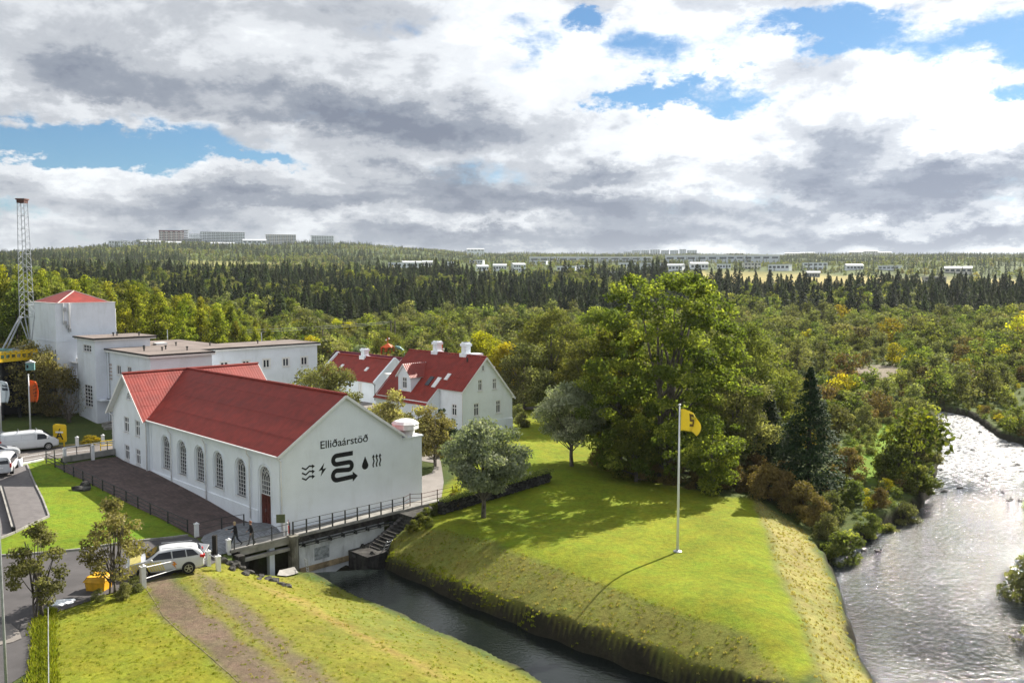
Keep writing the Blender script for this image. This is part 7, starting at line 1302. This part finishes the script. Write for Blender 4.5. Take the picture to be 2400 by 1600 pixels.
# ------------------------------------------------------------------ vehicles
def car(name, label, mid, heading, L, W, st, zbelt, glass_side, paint, wheels, wr=.34, wsx=None, rear=None, lights=True, rimm=RIM, cat='car', spokes=5):
    """st: (x, z_top, z_bottom, width factor) stations from tail to nose"""
    o = thing(name, label, cat, mid, heading); V = []; F = []; n = 12; hb = W/2
    def ring(x, zt_, zb_, wf):
        zl = min(zbelt, zt_); up_ = max(zt_-zl, .0); k = hb*wf; tum = .80 if up_ > .25 else .97; pts = [(k*.86, zb_), (k*.985, zb_+.12), (k, (zb_+zl)/2), (k*.985, zl-.05), (k*.97, zl), (k*(.97-(.97-tum)*.8), zl+up_*.82), (k*tum*.90, zt_-.01), (0, zt_+.035)]
        return [(x, y, z) for y, z in pts]+[(x, -y, z) for y, z in pts[-2::-1]]
    for s in st: V += ring(*s)
    k = 15
    for i in range(len(st)-1):
        for j in range(k-1): F.append((i*k+j, (i+1)*k+j, (i+1)*k+j+1, i*k+j+1))
        F.append((i*k+k-1, (i+1)*k+k-1, (i+1)*k, i*k))
    F.append(tuple(range(k))[::-1]); F.append(tuple((len(st)-1)*k+j for j in range(k))); mb = MB(); mb.add(V, F); b = mb.build('body', paint, o, True, fix=True); s = b.modifiers.new('s', 'SUBSURF'); s.levels = s.render_levels = 1
    b.data.polygons.foreach_set('use_smooth', [True]*len(b.data.polygons))
    xs_ = [q[0] for q in st]; zt_ = lambda x: np.interp(x, xs_, [q[1] for q in st]); wf_ = lambda x: np.interp(x, xs_, [q[3] for q in st])
    def side(x, z, off=.012):
        up_ = max(zt_(x)-zbelt, .05); t = np.clip((z-zbelt)/up_, 0, 1); w_ = hb*wf_(x)*(.97-.14*t) if z > zbelt else hb*wf_(x)*.99; return w_+off
    for poly in glass_side:
        for sg in (1, -1):
            mb = MB(); mb.prism([(x, sg*side(x, z, .0), z) for x, z in poly], (0, sg*.022, 0)); mb.build('side_window', CGLASS, o)
    for (x0, z0_, x1, z1_, wk, nm) in ([(*wsx, 'windscreen')] if wsx else [])+([(*rear, 'rear_window')] if rear else []):
        d = np.array([z1_-z0_, 0, -(x1-x0)]) if nm == 'windscreen' else np.array([-(z1_-z0_), 0, (x1-x0)]); d /= np.linalg.norm(d)
        if nm == 'windscreen' and d[0] < 0: d = -d
        if nm == 'rear_window' and d[0] > 0: d = -d
        mb = MB(); mb.prism([np.array(p_)+d*.02 for p_ in ((x0, -hb*wk, z0_), (x0, hb*wk, z0_), (x1, hb*wk*.88, z1_), (x1, -hb*wk*.88, z1_))], d*.03); mb.build(nm, CGLASS, o)
    for wx in wheels:
        for sg in (1, -1):
            y = sg*(hb-.02); a = MB(); a.tube([(wx, sg*(hb-.30), wr+.02), (wx, sg*(hb*.99+.012), wr+.02)], wr*1.17, 20); a.build('wheel_arch', BLACK, o); t = MB(); t.tube([(wx, y-sg*.2, wr), (wx, y-sg*.19, wr), (wx, y+sg*.035, wr), (wx, y+sg*.05, wr)], [wr*.9, wr, wr, wr*.9], 22); wh = t.build('wheel', RUBBER, o)
            rm = MB(); rm.tube([(wx, y+sg*.045, wr), (wx, y+sg*.058, wr)], wr*.22, 10)
            for q_ in range(spokes): a_ = 2*math.pi*q_/spokes+.3; c_, s__ = math.cos(a_), math.sin(a_); rm.bar((wx, y+sg*.055, wr), (wx+c_*wr*.66, y+sg*.055, wr+s__*wr*.66), .02, wr*.16)
            A = np.linspace(0, 2*math.pi, 19)
            for a1, a2 in zip(A[:-1], A[1:]): rm.bar((wx+math.cos(a1)*wr*.68, y+sg*.055, wr+math.sin(a1)*wr*.68), (wx+math.cos(a2)*wr*.68, y+sg*.055, wr+math.sin(a2)*wr*.68), .03, .03)
            rm.build('rim', rimm, wh)
    return o, side
def heading(p0, p1): d = p1-p0; return math.atan2(d[1], d[0])
r_, f_ = P(432, 1343, .05), P(347, 1354, .05); hd = heading(r_, f_); dirv = np.array([math.cos(hd), math.sin(hd), 0]); left = np.array([-dirv[1], dirv[0], 0]); mid = (r_+f_)/2+(-left if np.dot(left, r_) < 0 else left)*-.0
# the seen side is the one facing the camera: shift the centre away from it
sd_ = left if np.dot(left, mid) > 0 else -left; mid = mid+sd_*.85; mid[2] = gz(mid[0], mid[1])+.06
SUV, sidef = car('parked_car', 'white estate car with yellow striped front doors and an orange lightning mark', mid, hd, 4.7, 1.85,
    [(-2.33, .95, .35, .80), (-2.28, 1.12, .30, .93), (-2.1, 1.42, .24, .97), (-1.85, 1.60, .22, 1.0), (-1.2, 1.68, .22, 1.0), (-.4, 1.71, .22, 1.0), (.25, 1.66, .22, 1.0), (.62, 1.48, .22, 1.0), (1.12, 1.12, .22, 1.0), (1.6, 1.05, .22, .98), (2.05, .98, .24, .94), (2.28, .84, .28, .84), (2.36, .66, .34, .72)], 1.06,
    [[(-.35, 1.10), (.92, 1.10), (.42, 1.48), (-.30, 1.54)], [(-1.22, 1.10), (-.42, 1.10), (-.38, 1.54), (-1.15, 1.55)], [(-1.98, 1.14), (-1.29, 1.11), (-1.22, 1.55), (-1.62, 1.52)]], CARW, (-1.34, 1.34), .35, (1.14, 1.13, .34, 1.64, .76), (-2.26, 1.1, -1.98, 1.52, .72))
sgn = 1 if np.dot(left, sd_) < 0 else -1
mb = MB()
for z in (1,):
    for i in range(13): x0 = .05+i*.145; mb.prism([(x0, sgn*(hbv := sidef(x0, .5, .012)), .42), (x0+.075, sgn*hbv, .42), (x0+.33, sgn*hbv, .98), (x0+.255, sgn*hbv, .98)], (0, sgn*.008, 0))
x_ = mb.build('stripe', mat('yellow_car_stripe', (.72, .62, .10), .4), SUV); tag(x_, kind='stuff')
mb = MB(); y_ = sidef(-.5, .5, .014); mb.prism([(a, sgn*y_, b) for a, b in ((-.42, .98), (-.66, .68), (-.52, .68), (-.62, .42), (-.34, .76), (-.48, .76), (-.34, .98))], (0, sgn*.008, 0)); mb.build('lightning_mark', mat('orange_print', (.7, .25, .03), .5), SUV)
mb = MB(); mb.par((1.45, -.8, 1.085), (.65, 0, -.11), (0, 1.6, 0), (0, 0, .012)); mb.build('bonnet_stripe', mat('yellow_car_film', (.45, .39, .12), .4), SUV)
for s_ in (1, -1):
    mb = MB(); mb.prism([(-2.30, s_*.55, .98), (-2.30, s_*.90, .98), (-2.05, s_*.93, 1.16), (-2.2, s_*.6, 1.12)], (-.02, 0, -.1)); mb.box(-2.36, -2.05, min(s_*.62, s_*.93), max(s_*.62, s_*.93), .98, 1.12); mb.build('tail_light', REDL, SUV); mb = MB(); mb.box(2.05, 2.3, min(s_*.55, s_*.84), max(s_*.55, s_*.84), .72, .84); mb.build('headlight', CLRL, SUV)
    mb = MB(); mb.tube([(.82, s_*.93, 1.1), (.86, s_*1.06, 1.14), (.84, s_*1.14, 1.14)], [.05, .1, .06], 8); mb.build('mirror', CARW, SUV); mb = MB(); mb.tube([(-1.7, s_*.66, 1.68), (.2, s_*.66, 1.74)], .02, 6); mb.build('roof_rail', GALV, SUV)
mb = MB(); mb.box(-2.42, -2.34, -.28, .28, .62, .74); mb.build('number_plate', TRIM, SUV)
VST = [(-2.6, 1.5, .4, .92), (-2.56, 1.85, .28, .97), (-2.4, 1.94, .22, 1.0), (-1, 1.98, .2, 1.0), (.6, 1.98, .2, 1.0), (1.15, 1.92, .2, 1.0), (1.6, 1.55, .2, 1.0), (2.02, 1.22, .2, .98), (2.35, 1.08, .22, .94), (2.55, .85, .26, .86), (2.62, .62, .32, .76)]
def van(label, mid, hd, win_rear=False):
    gs = [[(.62, 1.12), (1.72, 1.12), (1.32, 1.62), (.66, 1.68)]]+([[(-2.3, 1.15), (-1.2, 1.15), (-1.2, 1.68), (-2.25, 1.66)], [(-1.1, 1.15), (.5, 1.15), (.5, 1.7), (-1.1, 1.7)]] if win_rear else [])
    o, sf = car('parked_van', label, mid, hd, 5.2, 1.92, VST, 1.08, gs, CARW, (-1.55, 1.6), .34, (1.98, 1.26, 1.28, 1.86, .80), (-2.585, 1.2, -2.5, 1.78, .74), cat='van', spokes=8)
    for s_ in (1, -1):
        mb = MB(); mb.tube([(1.5, s_*.97, 1.2), (1.55, s_*1.1, 1.26)], [.05, .1], 8); mb.build('mirror', CARW, o); mb = MB(); mb.box(-2.64, -2.5, min(s_*.8, s_*.95), max(s_*.8, s_*.95), .85, 1.25); mb.build('tail_light', REDL, o); mb = MB(); mb.box(2.3, 2.56, min(s_*.6, s_*.88), max(s_*.6, s_*.88), .72, .92); mb.build('headlight', CLRL, o)
        if not win_rear:
            mb = MB()
            for (x0, x1, z0_, z1_) in ((-2.2, .45, 1.18, 1.2), (-2.2, .45, 1.68, 1.7), (-2.2, -2.18, 1.18, 1.7), (.43, .45, 1.18, 1.7), (.52, .54, .3, 1.75), (-.75, -.73, .3, 1.75)): mb.prism([(x0, s_*sf(x0, z0_, .004), z0_), (x1, s_*sf(x1, z0_, .004), z0_), (x1, s_*sf(x1, z1_, .004), z1_), (x0, s_*sf(x0, z1_, .004), z1_)], (0, s_*.012, 0))
            mb.build('panel_seam', GALV, o)
    mb = MB(); mb.box(-2.66, -2.6, -.26, .26, .75, .87); mb.build('number_plate', TRIM, o)
    return o
wf_, wr_ = P(112, 1053, 1.6), P(31.6, 1061, 1.6); hd = heading(wr_, wf_); away = np.array([-math.sin(hd), math.cos(hd), 0]); mid = (wf_*1.0+wr_)/2+away*.9-np.array([math.cos(hd), math.sin(hd), 0])*.02; mid[2] = gz(mid[0], mid[1])+.05
VN = van('long white panel van parked on the road, facing the yellow sign', mid, hd)
mb = MB(); mb.tube([(-.9, -.75, 2.08), (-.9, .75, 2.08)], .03, 6); mb.tube([(.7, -.75, 2.06), (.7, .75, 2.06)], .03, 6); mb.build('roof_bar', GALV, VN)
q = P(27.3, 1077, 1.4); mid = q+away*.85-np.array([math.cos(hd), math.sin(hd), 0])*1.3; mid[2] = gz(mid[0], mid[1])+.05
HST = [(-2.1, 1.0, .35, .85), (-2.0, 1.25, .26, .95), (-1.6, 1.42, .2, 1), (-.6, 1.5, .2, 1), (.1, 1.46, .2, 1), (.5, 1.3, .2, 1), (.95, 1.02, .2, 1), (1.5, .93, .2, .97), (1.95, .8, .24, .9), (2.12, .6, .3, .76)]
o, _ = car('parked_car', 'silver hatchback nose at the left edge, before the long van', mid, hd, 4.2, 1.8, HST, .95, [[(-.2, .98), (.78, .98), (.35, 1.28), (-.15, 1.36)], [(-1.5, .98), (-.28, .98), (-.25, 1.36), (-1.2, 1.32)]], CARS, (-1.28, 1.28), .33, (1.0, 1.02, .2, 1.44, .76), (-2.0, 1.02, -1.65, 1.38, .7))
q = P(24, 1124, .95); hd2 = R(112); mid = q+np.array([math.cos(hd2), math.sin(hd2), 0])*2.25+np.array([-math.sin(hd2), math.cos(hd2), 0])*.75; mid[2] = gz(mid[0], mid[1])+.05
van('white minibus seen from behind at the left edge, with red tail light', mid, hd2, True).scale = (.86, .95, .9)

# ------------------------------------------------------------------ people
SKIN = mat('skin', (.42, .26, .2), .6); COAT = mat('black_jacket', (.012, .012, .016), .85); JEAN = mat('dark_trousers', (.03, .035, .05), .85); HAIR = mat('blonde_hair', (.42, .33, .20), .7); HAIRR = mat('auburn_hair', (.22, .08, .04), .7); SHOE = mat('dark_shoes', (.02, .018, .018), .7); GREYT = mat('grey_trousers', (.12, .12, .14), .85)
def person(label, loc, face, joints, trous, hair, long_hair=False):
    """joints: name -> (x forward, y left, z, radius)"""
    o = thing('person', label, 'person', loc, face); J = joints; names = list(J); ed = [('hip', 'waist'), ('waist', 'chest'), ('chest', 'neck'), ('neck', 'head'), ('head', 'crown')]+[(a+s, b+s) for s in 'LR' for a, b in (('thigh', 'knee'), ('knee', 'ankle'), ('ankle', 'toe'), ('shoulder', 'elbow'), ('elbow', 'wrist'), ('wrist', 'hand'))]+[('hip', 'thighL'), ('hip', 'thighR'), ('chest', 'shoulderL'), ('chest', 'shoulderR')]
    for s in 'LR':
        h = np.array(J['hand'+s][:3]); w_ = np.array(J['wrist'+s][:3]); d = unit(h-w_); p_ = np.cross(d, (1, 0, .2)); p_ = unit(p_) if np.linalg.norm(p_) > .1 else np.array([0, 1, 0])
        for k_, (a, l) in enumerate(((-1.2, .06), (-.6, .085), (0, .09), (.6, .08), (1.6, .05))): J['f%d%s' % (k_, s)] = (*(h+d*l+p_*a*.022), .0095); ed.append(('hand'+s, 'f%d%s' % (k_, s)))
    names = list(J); me = bpy.data.meshes.new('body'); me.from_pydata([J[n_][:3] for n_ in names], [(names.index(a), names.index(b)) for a, b in ed], []); b = bpy.data.objects.new('body', me); col.objects.link(b); md = b.modifiers.new('skin', 'SKIN'); md.use_smooth_shade = True
    for i, n_ in enumerate(names): r = J[n_][3]; me.skin_vertices[0].data[i].radius = (r, r) if n_ not in ('chest', 'waist', 'hip') else (r*.85, r*1.15); me.skin_vertices[0].data[i].use_root = n_ == 'hip'
    b.modifiers.new('s', 'SUBSURF').levels = 2; bpy.context.view_layer.update(); m2 = bpy.data.meshes.new_from_object(b.evaluated_get(bpy.context.evaluated_depsgraph_get())); bpy.data.objects.remove(b)
    m2.materials.clear(); [m2.materials.append(x) for x in (COAT, trous, SKIN, SHOE)]; hz = J['hip'][2]-.04; nz_ = J['neck'][2]+.0; hands = [np.array(J['hand'+s][:3]) for s in 'LR']; wr2 = .10
    idx = []
    for p_ in m2.polygons: c_ = np.array(p_.center); idx.append(2 if c_[2] > nz_ or min(np.linalg.norm(c_-h) for h in hands) < wr2 else (3 if min(np.linalg.norm(c_-np.array(J['ankle'+s][:3])) for s in 'LR') < .09 or min(np.linalg.norm(c_-np.array(J['toe'+s][:3])) for s in 'LR') < .13 else (1 if c_[2] < hz else 0)))
    m2.polygons.foreach_set('material_index', idx); m2.polygons.foreach_set('use_smooth', [True]*len(idx)); link('body', m2, o)
    hd_ = np.array(J['head'][:3]); bm = bmesh.new(); bmesh.ops.create_icosphere(bm, subdivisions=3, radius=.118)
    bmesh.ops.delete(bm, geom=[v for v in bm.verts if v.co.x > .03 and v.co.z < .03 or v.co.z < (-.13 if long_hair else -.05)], context='VERTS')
    for v in bm.verts: v.co = Vector((v.co.x-.012, v.co.y*.92, v.co.z*1.12+.045))+Vector(hd_)
    hm = bpy.data.meshes.new('hair'); bm.to_mesh(hm); bm.free(); hm.materials.append(hair); link('hair', hm, o)
    fc = MB(); fc.tube([hd_+(.095, 0, .03), hd_+(.125, 0, -.005)], [.01, .016], 6)
    for s_ in (1, -1): fc.tube([hd_+(.0, s_*.085, .03), hd_+(.0, s_*.105, -.01)], [.02, .012], 6)
    fc.build('face_features', SKIN, o); ey = MB(); [ey.tube([hd_+(.088, s_*.035, .028), hd_+(.1, s_*.035, .028)], .01, 6) for s_ in (1, -1)]; ey.tube([hd_+(.092, -.025, -.045), hd_+(.092, .025, -.045)], .007, 5); ey.build('eyes_and_mouth', BLACK, o)
    return o
def gaitpose(st_=.33, armL=None, armR=None):
    J = {'hip': (0, 0, .95, .13), 'waist': (.02, 0, 1.12, .125), 'chest': (.04, 0, 1.34, .14), 'neck': (.06, 0, 1.50, .055), 'head': (.085, 0, 1.61, .085), 'crown': (.08, 0, 1.69, .075),
         'thighL': (.03, .09, .88, .095), 'kneeL': (st_*.62, .09, .50, .065), 'ankleL': (st_, .09, .10, .045), 'toeL': (st_+.17, .10, .05, .035), 'thighR': (-.03, -.09, .88, .095), 'kneeR': (-st_*.30, -.09, .48, .065), 'ankleR': (-st_*1.15, -.09, .16, .045), 'toeR': (-st_*1.15+.13, -.10, .045, .035),
         'shoulderL': (.02, .19, 1.42, .065), 'elbowL': (-.08, .25, 1.16, .048), 'wristL': (.05, .25, .93, .032), 'handL': (.09, .25, .86, .03), 'shoulderR': (.04, -.19, 1.42, .065), 'elbowR': (.08, -.25, 1.15, .048), 'wristR': (.26, -.23, 1.0, .032), 'handR': (.32, -.22, .96, .03)}
    if armR: J.update(armR)
    return J
q1_ = P(553, 1279, .05); q2_ = P(590, 1277, .05); 
person('walker with blonde hair in black jacket, arm stretched out, near the white post', q1_, R(188), gaitpose(.36, None, {'elbowL': (.26, .27, 1.33, .048), 'wristL': (.50, .28, 1.30, .032), 'handL': (.58, .28, 1.29, .03)}), JEAN, HAIR, True)
person('walker with auburn hair in black jacket and grey trousers, nearer the red door', q2_, R(200), gaitpose(.22), GREYT, HAIRR)
# small cars far off on the hillside car park
for i, (px, py) in enumerate(((352, 615), (362, 615), (372, 616), (381, 617))): q = PG(px, py); mb = MB(); mb.box(-2.2, 2.2, -.9, .9, .2, .9); mb.box(-1.5, 1.0, -.8, .8, .9, 1.5); o = thing('distant_car', 'tiny pale car in the hillside car park, %s from the left' % ('first', 'second', 'third', 'fourth')[i], 'car', q, .3*i); mb.build('body', CARW if i % 2 else CARS, o)
HAZE = .00006

# ------------------------------------------------------------------ air
hz = MB(); hz.box(-3620, 3620, -70, 5230, -9, 175)
hm = bpy.data.materials.new('thin_air'); hm.use_nodes = True; nt = hm.node_tree; nt.nodes.clear(); pv = nt.nodes.new('ShaderNodeVolumePrincipled'); pv.inputs['Color'].default_value = (.80, .87, .95, 1); pv.inputs['Density'].default_value = HAZE; pv.inputs['Anisotropy'].default_value = .2
oo = nt.nodes.new('ShaderNodeOutputMaterial'); nt.links.new(pv.outputs[0], oo.inputs['Volume']); tag(hz.build('haze', hm), kind='stuff')
